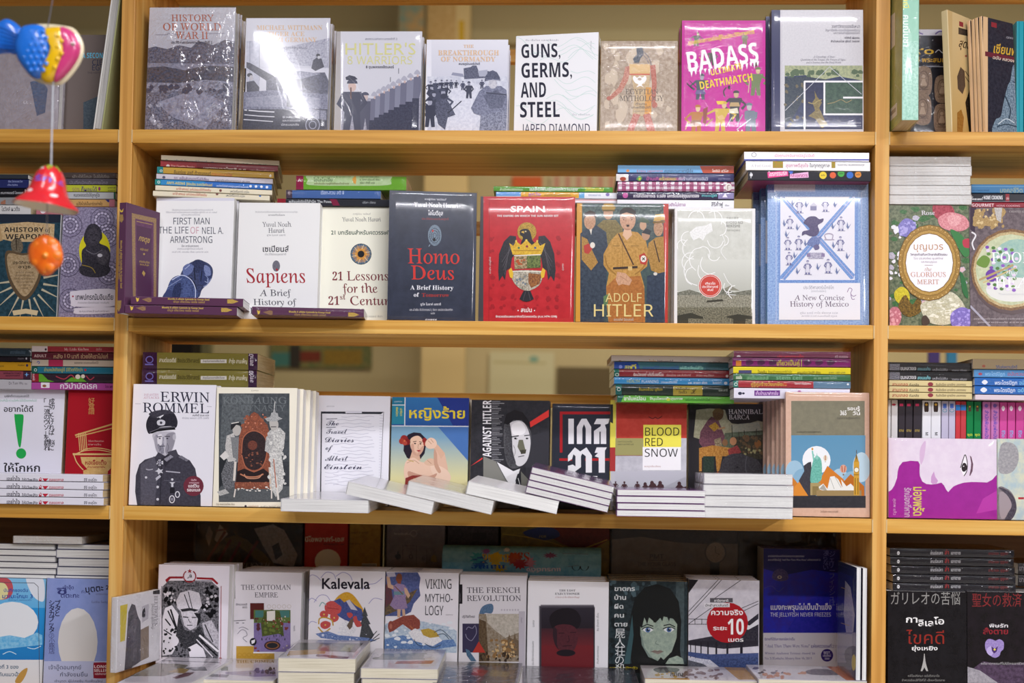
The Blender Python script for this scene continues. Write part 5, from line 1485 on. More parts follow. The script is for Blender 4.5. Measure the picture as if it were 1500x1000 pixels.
S('black book with a half lit face of a man, red wedges and white vertical capitals', 687.6, 803, 586, 3, y0=.13, t=.03, copies=1, col='2d2d32', pages='t', copy_label='{} copy behind the black half lit face book', art='''
R 2e2e33/37373d@12 680 580 810 770
P 3a3a40 770 640 806 630 806 700 770 700
T mb ecebef 719.6 802.4 669 12.2 90|AGAINST HITLER
T mb ecebef 719 757 762 11.6 90|ONE MAN
P e2403c 768 631 768.4 624 771 621 804 600 804 610 
P d8403c 688.6 683 706.6 669.8 707 672
'''+'\n'.join('L %s .9 720.4 %f %f %f' % (('8c8c92','a2a2a8','75757c')[k % 3], 588 + k * 2.5, 733 + 6 * math.sin(k * 1.7) * (.6 + .4 * math.sin(k)), 588 + k * 2.5) for k in range(55))+'''
S 48484c/5c5c60@4 740 618 756 612 768 616 777 630 778 650 774 668 764 682 750 686 742 676 738 650
S d2d1d4 746 622 756 616 766 618 773 628 777 644 776 660 772 674 764 682 756 680 752 664 748 644
S e9e8ea 750 622 762 618 770 628 766 636 752 636
P 38383c/55555a@3 740 624 747 620 750 640 751 662 756 678 748 684 740 666
P 6c6c5c 760 644 766 644 770 660 762 662 758 654
P 252428 738 620 742 606 754 600 766 604 776 618 778 632 773 624 764 615 752 615 744 622
L 2a2a2e 1.6 748 640 760 638
L 2a2a2e 1.4 768 638 776 637
E 2a2a2e 755.6 642 2.6 1.5
E 2a2a2e 772 642 2 1.3
E e8e8ea 757 641.6 .7 .6
P 2c2a28/5c5a4a@1.2 762 659 771 658 770 664 763 665
L 55545a 1.2 759 669 768 667
C 8a898e .8 752 652 755 660 753 668
P e8e7ea 727 676 738 682 752 690 762 686 758 700 752 716 740 700
P 2b2b30 755 704 758 694 763 692 768 720 764 722 758 718
L e0e0e2 .8 759 700 764 718
P 84847e 708 668 727 676 744 706 760 728 762 764 708 764
P 74746c 763 690 774 702 780 712 770 740 764 724
L 4a4a48 1 736 722 742 712 752 722
L 55555a 1 727 676 748 716 762 730
''')
S('dark slate book with heavy white angular letters and a broken red frame', 807, 896, 591.5, 3, y0=.14, t=.026, copies=1, col='2f333f', wrap=3, copy_label='{} copy behind the dark slate red frame book', art='''
R b3262c 820 602.6 900 606.6
R b3262c 820 602.6 824 662.6
R b3262c 819.4 671 838 674.6
R b3262c 857 671 900 674.6
P f0f0f2 832.6 613 840.6 613 840.6 650 832.6 650
P f0f0f2 845 625 852 613 859 613 866 625 866 650 858 650 858 627 855.4 621 853 627 853 650 845 650
P f0f0f2 870 621 874 613 893 613 891 620 886 622 888 628 888 650 880 650 880 632 878 632 878 650 870 650 870 631 880 624 880 621
P f0f0f2 832 667 842 655 850 661 859 655 867 667 867 692 858 692 858 668 853 664 851 668 851 684 840 692 832 688 832 682 839 680 843 683 843 668 840 665 838 672 832 676
P f0f0f2 871 663 874 655 889 655 886 660 886 692 877 692 877 670 871 668 876 663
P f0f0f2 842 704 846 697 862 697 859 703 852 703 852 740 844 740 844 707
P f0f0f2 866 697 875 697 875 740 866 740
T t b8bac4 821 - 698 2 90|Gestapo
''')
S('book with red top, yellow title panel and soldier silhouettes on grey', 892.5, 1005, 586.5, 3, y0=.135, t=.026, copies=1, col='bcbcc4', spine='e8dc5a', copy_label='{} copy behind the red and grey silhouette book', art='''
P e8de5c 880 580 902.6 580 901.8 655 880 655
P a83a3a 880 655 901.8 655 901.2 690 880 690
R c2c2ca 902.6 640 1010 760
R c4483c/bc4034@14 902.6 580 1010 641.6
P 3a3a3a 894 592 898 592 898 620 894 618
R c8c8ce/b4b4bc@20 902 641.6 1010 690
G bdbdc6 9898a2 901 690 1010 760
P a09c66 901.6 641.6 942.4 641.6 941.6 666.6 901.2 666.6
L 8c4038 .8 901 667 942 667
R f0e65c 942.4 622 997.8 654.6
R f4f3f4 941.4 654.6 997.4 688.4
C 4a2c2c 1 950 610 956 613 960 611 964 613 970 609
T m 8a3a34 906 918 593.4 1.6|GYPSY
T t 4a4a3a 905 926 647.6 2|Günter K. Koschorrek เขียน
T t 4a4a3a 905 928 651.6 2|นพดล เวชสวัสดิ์ แปล
T m 262424 945 995 637.8 11.5|BLOOD
T m 262424 945 971 653 11.5|RED
T m 262424 944.4 993 668.8 11.5|SNOW
T t a87a6a 944 968 684 2|สมรภูมิเลือดสีแดง
H 4a3236 4a3236 901 718 14 .1
H 4a3236 4a3236 914.6 721 17
H 4a3236 4a3236 933.6 720 16
P 4a3236 938 722 941 712 946 709 950 712 954 706 960 708 962 712 966 706 972 710 975 722
E 4a3236 945 709 2.6 3
E 4a3236 955 707 2.8 3.2
E 4a3236 967 707 2.8 3
P 4a3236 988 724 989 714 995 707 1001 713 1006 712 1008 724
E 4a3236 995 708 2.8 3
''')
S('black book with a crowded old painting of a robed rider on an elephant', 1008, 1122.5, 591, 3, y0=.14, t=.03, copies=1, col='2a282c', wrap=3, copy_label='{} copy behind the black elephant rider book', art='''
P b9b496/9a9a7c@6 1020 600 1040 598 1062 600 1066 614 1072 620 1090 622 1110 616 1120 618 1118 660 1090 664 1016 640
P a8b0a0/c4c2a8@5 1070 622 1112 618 1116 634 1074 636
P 6a7460/48523e@4 1062 634 1118 630 1118 662 1050 660
P 4a4634/2e2a24@4 1072 640 1118 636 1120 672 1080 672
L 2c261e 1 1072 622 1073 646
L 2c261e 1 1082 632 1084 648
L 2c261e 1 1090 630 1092 650
L 3a3026 1 1108 628 1106 660
P 7a4e58/593644@4 1026 632 1036 616 1042 610 1052 614 1058 630 1062 640 1056 652 1030 656 1024 648
P c89a3a/8a6420@3 1038 624 1048 618 1054 626 1046 632
S 5c4632/80603e@3 1044 608 1046 600 1054 598 1060 602 1058 612 1050 616
P 7a6040 1043 604 1048 598 1056 599 1060 605 1050 604
L b48c64 2.6 1052 628 1062 626
P a89878/5c4c3a@3 1046 644 1056 640 1058 660 1050 664
P c8924a/9a6428@4 1024 656 1044 652 1072 656 1078 668 1058 668 1054 690 1050 690 1048 668 1028 670 1028 690 1024 690
P 35453a/20302a@4 1030 668 1046 668 1046 704 1030 704
P a83a34 1044 696 1052 690 1052 704 1022 704
E b8845c 1074 646 5 6
P a84a48/7a2c30@3 1066 658 1080 652 1086 662 1076 668 1068 668
E 8a6444 1062 648 4 5
E 6a4c34 1094 642 4 5
E 8c5a30 1110 650 5 6
B 7a6040/4a3828@2 1082 640 1116 664 22 3
B a09a6a 1088 654 1114 666 10 2
S 35333a/4a484e@4 1058 676 1068 666 1084 664 1096 668 1110 674 1118 690 1118 708 1056 708
C 5c5a62 1.2 1094 668 1092 684 1096 704
E 26242a 1080 684 2 1.4
T f f0eef0 1067 1117 606 6.6|HANNIBAL
T f f0eef0 1067.6 1098 614 6.6|BARCA
''')
S('pink beige book with a flat illustrated skyline of world landmarks', 1151, 1274.2, 574.5, 3, y0=.012, t=.018, copies=6, cdx=-.0037, crand=.0006, col='d8b49e', wrap=3, copy_label='{} copy stepped out behind the pink beige landmarks book', art='''
R d9b59f/d2ac96@9 1140 565 1280 765
R 85816c/7c7866@12 1159 587 1266.6 637.4
G 5f93b4 6b9ab8 1159 637.4 1267.6 726.4
E eef0f2 1196 673.6 20.6 20.6
E 9fc0d4 1164 690 13 16
E 86aec8 1176 700 14 14
E a8c6d8 1230 702 13 16
E 8cb2ca 1248 704 14 14
E b8d0de 1262 684 13 22
E 8cb2ca 1246 712 10 10
P c87a2c 1159 696 1172 712 1186 728 1159 728
P d88a34 1162 714 1176 700 1188 728 1162 728
P d07c2a 1196 712 1212 682 1236 702 1244 728 1196 728
P b86820 1226 716 1246 694 1266 712 1266.6 728 1226 728
P 34333a/45444c@3 1170 704 1178 690 1177 682 1184 677 1188 676 1190 700 1190 714 1196 728 1180 744 1184 726 1176 714
S 7cc4b4/5aa494@3 1192 672 1198 668 1203 674 1204 690 1202 704 1188 707 1188 690
L 7cc4b4 2 1192 674 1190 660
E d89a4a 1190 657.4 1.4 2
E 8ccabc 1196.6 669.6 2.6 3
L 8ccabc .7 1193 668 1192 665
L 8ccabc .7 1196.6 667 1196.6 663.6
R a89464 1187 707 1202 725
R 8a764a 1190 712 1199 725
P e9e8e2 1199 713 1206 708 1212 716 1216 698 1222 697 1228 702 1234 714 1232 702 1240 712 1246 708 1254 716 1255 720 1240 721 1214 720 1201 717
L b0aea6 .8 1216 700 1222 716
L b0aea6 .8 1223 698 1232 714
P a8a49a 1206 709 1212 719 1200 716
R 9c8458 1196 718 1262 726
R cf9c34 1250.6 676 1258.6 725
R a87c28 1250.6 694 1258.6 696
P b88a2c 1251 676 1254.6 664 1258 676
E 6a5a34 1254.4 669 1 4
L 5a5048 1 1254.6 664 1254.6 659
E f2ead0 1254.6 688 3.4 3.6
O 6a5228 1254.6 688 3.4 3.6 .6
R 8a6824 1252 700 1253.4 724
R 8a6824 1256 700 1257.4 724
E e0d4bc 1209 670.6 3 4.4
L b0503c 1 1209 667 1209 674
L 9a8a6a .8 1208 676 1210 676
E d8a48c 1235.4 686.4 5 6
L b0503c 1.2 1233 682 1234 691
L b0503c 1.2 1238 682 1237 691
R 8a6a4a 1234.4 694 1236.6 696
R 35353b/2c2c32@8 1159 726 1268 743.6
T tb f2f0ec 1241 1259.6 600.6 4.4|รอบรู้
T tb f2f0ec 1230.6 1240 607.8 6|365
T tb f2f0ec 1249 1259.8 607.6 4.4|วัน
T t 55524a 1226 1259.6 613.4 2.4|(ชุดความรู้รอบตัว)
T t 4a483c 1167 1203 633.6 2|สารคดีสนุกที่ทุกวัยต้องใจรักการอ่าน
T t 7a5c4c 1201.6 1227.6 750.4 2.4|ไดนิเชล พจนวราวุฒิ
''')
# books lying in front, page edges out
FL = dict(pages='w', col='e9e8ec', wrap=1)
OR4 = ['lowest', 'second from the bottom', 'second from the top', 'topmost']
PT, YF = 2.0, -.085
_rects = []
def tilted(label, bl, br, tpx, **kw):
    """a book leaning on its neighbour: raised just far enough to touch nothing"""
    A, B = at(bl[0], bl[1], YF)[[0, 2]], at(br[0], br[1], YF)[[0, 2]]
    u = (B - A) / np.linalg.norm(B - A); n = np.array([-u[1], u[0]]); t = tpx * (YF - CAM[1]) / F
    def clash(P, Q):
        for R_ in (P, Q):
            for i in range(4):
                e = R_[(i + 1) % 4] - R_[i]; ax = np.array([-e[1], e[0]]); a = P @ ax; b = Q @ ax
                if a.max() < b.min() or b.max() < a.min(): return False
        return True
    dz = 0.0
    while True:
        P = np.array([A, B, B + n * t, A + n * t]) + np.array([0, dz])
        if P[:, 1].min() > .0012 and not any(clash(P, q) for q in _rects[-5:]): break
        dz += .0005
    _rects.append(P + np.array([[0, -.0006]] * 2 + [[0, .0006]] * 2)); A = P[0]; L = np.linalg.norm(B - P[0] + [0, dz])
    ux = np.array([u[0], 0, u[1]]); uz = np.array([n[0], 0, n[1]]); uy = np.array([0, 1.0, 0])
    M = Matrix.Rotation(math.radians(PT), 4, 'X') @ axes_M(np.array([A[0], YF, A[1]]) + uz * t, ux, -uz, uy)
    book(label, M, L, .2, t, flat=True, **kw)
tilted('white page edge of a book lying flat in front of the handwriting paperback', (411, 753.4), (539.4, 756.4), 18.6, **FL)
tilted('tilted white page edge of a thick book resting on the flat one', (505.7, 732.5), (631.5, 762.4), 19.4, **FL)
tilted('tilted page edge of a wrapped book between two others below the flexing woman', (594, 733), (719, 762.7), 20.6, pages='w', col='e2dcd6', wrap=2)
tilted('tilted white page edge of a thick book below the half lit face book', (681.8, 735), (815, 765), 19, pages='w', col='e9e8ea')
for k in range(4):
    tilted('tilted wrapped page edge, %s of four below the dark slate book' % OR4[k], (769 + 2.7 * k, 735.5 - 10 * k), (889.5 + 2.7 * k, 765 - 10 * k), 9.3, group='four tilted wrapped books', col='7a4a86', pages='w', wrap=2)
z = Q3
for k in range(4):
    z = lie('level page edge with purple cover, %s of four below the soldier silhouettes' % OR4[k], 903 + (k % 2) * .8, 1033 - (k % 3) * .5, 760 - 9.4 * k, 750.8 - 9.4 * k, 'pages', y0=YF + .01, depth=.19, z=z, group='four level books below the silhouettes', col='8a5a94', pages='w', wrap=1)
z = Q3
for k in range(4):
    z = lie('thick white page edge, %s of four below the elephant rider book' % OR4[k], 1029.6 + (k % 2), 1160.5 + (k % 3) * .6, 760 - 16 * k, 744.4 - 16 * k, 'pages', y0=YF + .012, depth=.19, z=z, yaw=-1.5, group='four thick books below the elephant rider', col='d0cdd6', spine='c0bcc8', pages='w', wrap=2)
# spine-out piles above
def olive(yo): return '''R 3c1c40 200 %f 230 %f
R 3c1c40 363.6 %f 380 %f
O 7a74c8 219 %f 5 4.6 1.4
P 7a74c8 212 %f 224 %f 225 %f 213 %f
''' % (yo-30, yo+10, yo-30, yo+10, yo-13, yo-7, yo-7, yo-5, yo-5) + 'T tb e8e2cc 233 258 %f 5 -1|สานต่อเจดีย์\nT tb 4a4228 260 292 %f 5 -1|อิงประวัติศาสตร์\nR e6e2dc 294 %f 332 %f\nT tb 55504a 297 329 %f 2.6|ล่าสุดในภาคเกาหลีตะวันตก\nT tb e8e2cc 335 362 %f 5 -1|สำรุ่ง สามเพ็ญ\nT tb e6dcea 371 - %f 5 90|สถาบัน\n' % (yo-9.6, yo-9, yo-13.4, yo-8, yo-9.4, yo-8, yo-4)
pile(565, .05, 1.5, .145, [
 ('olive spine with purple ends, lower of the two lying over the officer portrait paperback', 207.5, 376, 25, dict(col='857c3a', pages='t', wrap=1, spine_art=olive(564))),
 ('olive spine with purple ends, upper of the two lying over the officer portrait paperback', 209, 377, 24.6, dict(col='857c3a', pages='t', wrap=1, spine_art=olive(539.6)))])
pile(588.6, .088, 2, .122, [
 ('bright green spine in the shop pile above the soldier silhouettes, lowest of six', 904, 1075, 10, dict(col='63b33c', wrap=1, spine_art='P 1c5a48 895 575 915 577 908 592 895 592\n'+ln(914,946,586,4.4,'ชาใบหม่อน','e4ece0')+ln(952,1000,585.4,3,'สมุนไพรเพื่อสุขภาพ','e0e8d4')+ln(1004,1040,587,2.6,'เครื่องดื่มสมุนไพรต้านโรค','2c6a34')+'E c8d44a 979 585 3 2')),
 ('black green spine with a framed gold letter, second from the bottom above the soldier silhouettes', 901.6, 1073.5, 15, dict(col='24342c', wrap=1, pages='t', spine_art='R 17645c 895 560 910.6 582\nO d8e6e0 906.6 570 2.4 2.2 .8\n'+ln(936,970,572,3.4,'กินลดอ้วน ฉุกีบา','b8a83a')+'R a8963a 986 565 1029 579\nT c 2a2418 1012 1020 577 9|H\n'+ln(990,1010,571,3,'เคล็ดลับ','3a3220')+ln(994,1006,576,3,'ใจเร็ว','3a3220')+ln(1053,1066,573,3,'นพ.อารี','a8b0a4'))),
 ('light blue spine with white capitals in the pile above the soldier silhouettes', 899.5, 1072, 10, dict(col='3c92cc', wrap=1, spine_art=ln(918.6,936.6,560.4,4.2,'HEALTH','d4d44a','m')+ln(940,964.6,560.8,4.2,'PLANNING','e8eef4','m')+ln(968,992,561,2.6,'วางแผนชีวิตให้ดี','cfe0ee')+ln(1008,1036,562,2.8,'นพ. อารดา เชียร','e0eaf2')+ln(1044,1058,562,2.6,'พิมพ์ครั้งที่ 2','cfe0ee')+'E e8eef2 1063 561 2.6 2.2')),
 ('dark red spine with white lettering in the pile above the soldier silhouettes', 899.5, 1071, 10.6, dict(col='8c2c34', wrap=1, spine_art='R 176a5c 890 540 907 557\nO d8e6e0 904 548.6 2.4 2.2 .8\n'+ln(928,972,550.4,3.6,'ย้อนวัยเซลล์ แก้ปรับฮอร์โมน','eadcd8')+ln(976,1012,550.6,2.4,'เขียนโดย นพ.อัมรินทร์','d0a8a4')+ln(1020,1046,551,2.4,'คำนิยม พญ.ศิริธนา','d0a8a4')+'E e0d0cc 1065 550.6 2 2')),
 ('blue and teal spine, second from the top above the soldier silhouettes', 899.5, 1071, 10.4, dict(col='3f7480', wrap=1, spine_art='P 284c9c 890 530 934 530 938 542 890 546\nE 7a8ad0 909 537 2.6 2.6\n'+ln(915,924,541,6,'สุข','d8d44a')+ln(924,932,541,6,'ดี','d8d44a')+ln(941,994,541,4,'สุขภาพดีด้วยตนเองได้','2c4a9c')+ln(996,1030,541,4,'แค่ปรับเปลี่ยนไม่กี่วัน','9adac8')+ln(1034,1060,541,2.4,'หมอแดง อาสา','2a4a5c'))),
 ('white spine with dark lettering, topmost above the soldier silhouettes', 895.5, 1070, 8.6, dict(col='d8d2ca', pages='t', spine_art='E a06a5c 908 529 2.4 1.6\n'+ln(951,962,531,3.4,'โรคอ้วน','c8a03a')+ln(963,986,531.4,3.4,'รู้เท่าทันเบาหวานวันนี้','3a3a5a')+ln(1036,1058,533,3,'ฆาทิต นีร์ชา เขียน','55505a'))),
])
pile(583, .035, -.5, .15, [
 ('white spine with a violet stamp, lowest in the pile above the elephant rider', 1075, 1244.7, 15, dict(col='d8d4e2', spine_art='E 3a3a4c 1084 576 3 2.4\nE 3a3a4c 1089 576 2 1.6\nR 6c3c84 1105 571.6 1142.6 579.6\n'+ln(1107,1140,578,4,'เก็บบ้านมาฝากเข้ม','d8b8e0')+'E a86a9c 1171 573 2.6 1.6')),
 ('red spine with grey blue end and teal tab, above the elephant rider', 1074, 1246, 10, dict(col='9c3038', wrap=1, spine_art='R 176a5c 1070 555 1081.6 570\nO d8e6e0 1078 562.6 2.2 2 .8\nR 5f7c94 1191.6 552 1250 572\n'+ln(1100,1152,565,4.4,'คู่รู้คู่สร้างวัยเกษียณ','c8a84a')+'E b84a34 1150 562 3 2.4\n'+ln(1164,1188,563,2.2,'โอภาส ปัญญาตน','e0c8c4')+'E d8dce0 1242 562.6 1.6 1.6')),
 ('green spine with raised green lettering in the pile above the elephant rider', 1074, 1246, 9, dict(col='3a6a44', wrap=1, spine_art='R a8b49c 1078 551 1087 555\n'+ln(1094,1126,556,4.6,'สเต็มเซลล์','7aa87a')+ln(1137,1175,555.6,5,'stem cell','7aa884','mb')+ln(1192,1226,555,2.6,'ดร. นพ. เอกชัย โชติพร','8aa88c'))),
 ('yellow spine with black lettering in the pile above the elephant rider', 1074, 1246, 9.4, dict(col='d4c42c', spine_art='R 4a4a6c 1082 542 1101 548\n'+ln(1110,1123,546.6,3.4,'โรคคัน','2a2a24')+ln(1125,1160,546.6,3.4,'รักษาด้วยธรรมชาติบำบัด','6a6424')+ln(1168,1202,547,2.8,'พญ.ลดิดา จีระสิริ เขียน','3a3a2c')+ln(1214,1238,547,2.6,'ราคา 160 บาท','5a5a34'))),
 ('purple spine with small dark ornaments, second from the top above the elephant rider', 1073, 1246, 12.6, dict(col='74205e', wrap=1, spine_art='R c0762c 1078 528 1086 536\n'+''.join('S 4a2444 %f 529 %f 527 %f 531 %f 535 %f 534\n' % (x, x + 6, x + 11, x + 5, x) for x in (1093, 1110, 1127, 1178, 1195, 1212))+ln(1138,1171,535,6,'เที่ยวเป็นคู่','b4a83a')+'L b4a83a .8 1174 526 1174 537')),
 ('mauve spine with crimson lettering, topmost above the elephant rider', 1075, 1246, 9, dict(col='7c4058', wrap=1, spine_art='E d8c8d0 1082 522 3 2\n'+ln(1139,1177,525,4.6,'ประสกตามหั่ง','c83a4a')+ln(1223,1242,524,3.4,'สุจิ สุบรรณ','c0a0ac'))),
])
# left bay
pile(569, .05, 0, .145, [
 ('light grey spine with Latin letters, lowest in the pile over the exclamation mark book', -60, 45.6, 14.6, dict(col='a9a6ac', spine_art=ln(13,34,563,4,'Dr.Tom Wu','3a343c','s')+ln(36,40,563,2,'เขียน','6a646c'))),
 ('dusty red spine with a blue star, second lowest over the exclamation mark book', -60, 45, 11.8, dict(col='7c3c48', spine_art='R 3c2434 34 538 50 556\nP 6a9ad0 39 545 40 548 43 548.4 40 549 39 552 38 549 35.6 548.4 38 548\n'+ln(5,31,547.6,2.4,'แพทย์แผนไทย การแพทย์','3a1c28')+ln(8,29,551,2.2,'แผนบูรณาการแพทย์','3a1c28'))),
 ('amber spine with a small dark emblem, in the pile over the exclamation mark book', -60, 45, 12.6, dict(col='a87c1c', spine_art='E 2c2a4a 39.6 535 1.8 2\n'+ln(26,36,536,2,'สำนักพิมพ์','4a3a1c')+ln(-4,6,537,2,'เสวี อนุศาสน์','4a3a1c'))),
 ('black spine with a tiny pale emblem, second from the top over the exclamation mark book', -60, 44, 7, dict(col='221c22', spine_art='E b0aab0 38.6 525 1.2 1.6\n'+ln(26,35,526,2,'ปัญญาชน','6a646a'))),
 ('dark teal spine with dim lettering, topmost over the exclamation mark book', -60, 44.6, 12.4, dict(col='27333c', wrap=1, spine_art=ln(15,37,518,4,'เทวาลัยเปรม','4c5c6a')))])
pile(570, .05, 0, .145, [
 ('magenta spine with white lettering, lowest in the pile over the red bowl book', 46, 171, 10.4, dict(col='a0468c', spine_art='R d8d0d8 60 560 72.6 568\nE 8a5a3a 65 565 3 2\n'+ln(88,142,569,7,'กวีบำบัดโรค','d8ccd8')+ln(154,165,567.6,3,'โดย ผศ','4a1c3c'))),
 ('black and green spine with a red end, second lowest over the red bowl book', 46.6, 171, 12, dict(col='30242e', wrap=1, spine_art='R 8c2030 40 545 56.6 560\nT tb d0c0c0 50.4 - 557 2.6 90|สุขภาพ\nP 5a9a2c 57 547 62 548 70 556 80 559 57 559\nP 5a9a2c 95 559 104 553 118 552 127 559\nE d8c8b8 114 551.6 3.6 3.4\nE d8c8b8 121.6 551 3 3\nC a83a4a 1.4 82 551 94 555 104 549 110 555\nC a83a4a 1.4 126 550 132 556 138 552')),
 ('teal spine with yellow lettering in the pile over the red bowl book', 46.6, 171, 10, dict(col='22667c', wrap=1, spine_art='R 1c5044 40 534 55 548\nO c8d8d0 52 541.6 1.8 1.8 .7\n'+ln(64.6,121,543.6,4.2,'อ่านหนังสืออยู่ดี มีชีวิตที่ดีกว่า','a8a048')+'E b02c34 125 541.6 1.8 1.8')),
 ('cream spine with a crimson block in the pile over the red bowl book', 46.6, 171, 9.6, dict(col='b0a090', spine_art='R 9c2c4c 71 524 92.4 537\nC 4a5a9c 1 54 531 56 529 58 531 56 533\n'+ln(109,144,532.6,2.6,'ยอดชาย รวบรวมเรื่องไว้','5a504a'))),
 ('dark maroon spine with brown lettering, second from the top over the red bowl book', 46.6, 171, 10.2, dict(col='55202a', wrap=1, spine_art=ln(50,68,523,4,'ADULT','c0a8a4','mb')+ln(78.6,92,524.6,5,'หลัง','a88a6a')+ln(94.6,103,524,6,'10','a88a6a','s')+ln(105,158,524.6,5,'นาที ช่วยให้เราไม่แก่','a88a6a'))),
 ('brick red spine with a white end, topmost over the red bowl book', 46.6, 171, 8.4, dict(col='903038', wrap=1, spine_art='R c8bab8 44 506 69.6 516\nE 3a3038 67 511.6 1.6 1.8\n'+ln(94,130,513,3.4,'My Little Kitchen','d8bcb4','f')+ln(141,149,513,3,'ฉบับ','b88a84'))),
])
S('white book with a big green exclamation mark beside the red bowl book', -36, 87.6, 569.5, 3, y0=.055, t=.028, copies=2, col='dcdae6', gloss=False, pages='t', copy_label='{} copy behind the white exclamation mark book', art='''
T tb 3a3a48 6.6 42.6 581.6 2.8|แค่ฝึกก็ควบคุมสมองได้
T t 3c9a74 -2 53.6 588 2.8|ความสำเร็จ ความมั่งคั่ง ไม่ได้เรื่องยากเกินไป
T tb 25242c 5.6 48.4 602.8 7|อยากได้ดี
S 1fa24a 21 609 24 606.6 31 606.6 34.6 609 33.6 624 30.6 652 27.6 653.6 25 640
E 1fa24a 31 664 7.4 7.6
T tb 25242c 5.4 58.6 690.6 9.6|ให้โกหก
V tb 2c2a34 71.4 591 7.6 5.6|成功したければ、脳に
V tb 2c2a34 64.4 591 7.6 5.6|「一流のウソ」を語れ
''')
S('red book with a golden noodle bowl and chopsticks, beside the exclamation mark book', 92.5, 171, 571, 3, y0=.05, t=.028, copies=2, col='a31c28', pages='t', copy_label='{} copy behind the red noodle bowl book', art='''
V t c89a5c 129.4 590.6 7.6 6|好食譜
L d2a86a 2.2 110 637.4 168 620
L d2a86a 1.6 111 640 168 626
'''+''.join('L d8b478 1.1 %f 634 %f 660\n' % (115 + k * 2.6, 117 + k * 2.6) for k in range(5))+'''
C d8b478 1.2 115 664 124 658 138 656 152 657 164 660
C d8b478 1.2 112 664 126 659.6 146 659 166 663
P d8b478 106.4 663.6 170 664 168 666.4 107 666.4
C d8b478 1.4 108 665 112 676 118 684 122 688
P d8b478/c8a060@8 118 669 170 669 168 680 158 690 158 694 122 694 122 689 128 687 120 678
T tb 96202a 125 156 680.4 5.4|หอเจี๊ยะตึ๊ง
T tb 96202a 128 154 685 2.4|ตำนานอาหารจีน
T t d8a8a0 129 152 647 2.2|วิถีและวัฒนธรรม
T t d8a8a0 129 148 652 2.2|อาหารจีน
''')
z = Q3
for k in range(4):
    yb = 741 - 11.2 * k
    z = lie('white spine with red words, %s of four below the exclamation mark book' % OR4[k], -60, 151.6 - (k % 2) * 1.2, yb, yb - 10.6, 'spine', y0=-.012, depth=.13, z=z, group='four white spines below the exclamation mark book', col='dddbe6', pages='t',
            spine_art=ln(10,29,yb-2.6,6,'เขย่าใจ','2c2a34')+ln(32,55,yb-3,3.4,'ให้มีพลัง','4a4854')+ln(57,61,yb-3,4,'ผู้','b8283c')+'P b8283c 62 %f 71 %f 67 %f 65 %f\n' % (yb-7,yb-7,yb-2.6,yb-3)+ln(72,93,yb-3,3.6,'ตลอดกาล','b8283c')+ln(123,142,yb-3,3.4,'อีจี ยะสุโตะ','4a4854'))
# right bay
r5 = 'L 3a3034 .6 1356 %f 1357 %f\n'
pile(583.4, .05, .6, .145, [
 ('cream spine with red lettering, lowest of three cream ones over the row of upright spines', 1302.6, 1424, 9, dict(col='d2c290', pages='t', spine_art=ln(1307,1330,581,4,'สามเกลอ','a8483c')+ln(1332,1346,581,3,'กันเกลือ','4a4034')+'E 8c3a44 1363 578.6 4 3\n'+ln(1371,1415,580.6,2.8,'กิมย้งเรื่อง ยุทธจักร มรดกจอม','6a5a44'))),
 ('cream spine with red lettering, middle of three cream ones over the row of upright spines', 1302.6, 1424, 8, dict(col='d2c290', pages='t', spine_art=ln(1307,1330,573,4,'สามเกลอ','a8483c')+ln(1332,1346,573,3,'กันเกลือ','4a4034')+'E 8c3a44 1363 570.6 4 3\n'+ln(1371,1415,572.6,2.8,'กิมย้งเรื่อง ยุทธจักร มรดกจอม','6a5a44'))),
 ('cream spine with red lettering, top of three cream ones over the row of upright spines', 1302.6, 1424, 8, dict(col='d2c290', pages='t', spine_art=ln(1307,1330,565,4,'สามเกลอ','a8483c')+ln(1332,1346,565,3,'กันเกลือ','4a4034')+'E 8c3a44 1363 562.6 4 3\n'+ln(1371,1415,564.6,2.8,'กิมย้งเรื่อง ยุทธจักร มรดกจอม','6a5a44'))),
 ('glossy black spine with white lettering, lower of two black ones on the cream spines', 1302.6, 1424.5, 12.4, dict(col='1f1e22', wrap=1, spine_art='R 8a8a94/4a4a54@2 1303 545 1318 559\n'+ln(1319,1342,555,5,'ขุนหลวงเจ','d0d0d4')+ln(1344,1363,555.4,4,'สอนแก้ง','7ac0c8')+ln(1366,1388,556,3,'เคล็ดไม่ลับ','9a9aa0')+ln(1394,1416,557,2.8,'วุฒธรรม เจริญกุล','9a9aa0'))),
 ('glossy black spine with white lettering, upper of two black ones on the cream spines', 1302.6, 1424.8, 12, dict(col='211f22', wrap=1, spine_art='R 8a8a94/4a4a54@2 1303 533 1318 546\n'+ln(1319,1342,542,5,'ขุนหลวงเจ','b8b8bc')+ln(1344,1363,542.4,4,'สอนแก้ง','5a8a94')+ln(1366,1388,543,3,'เคล็ดไม่ลับ','7a7a80')+ln(1394,1416,544,2.8,'วุฒธรรม เจริญกุล','7a7a80'))),
])
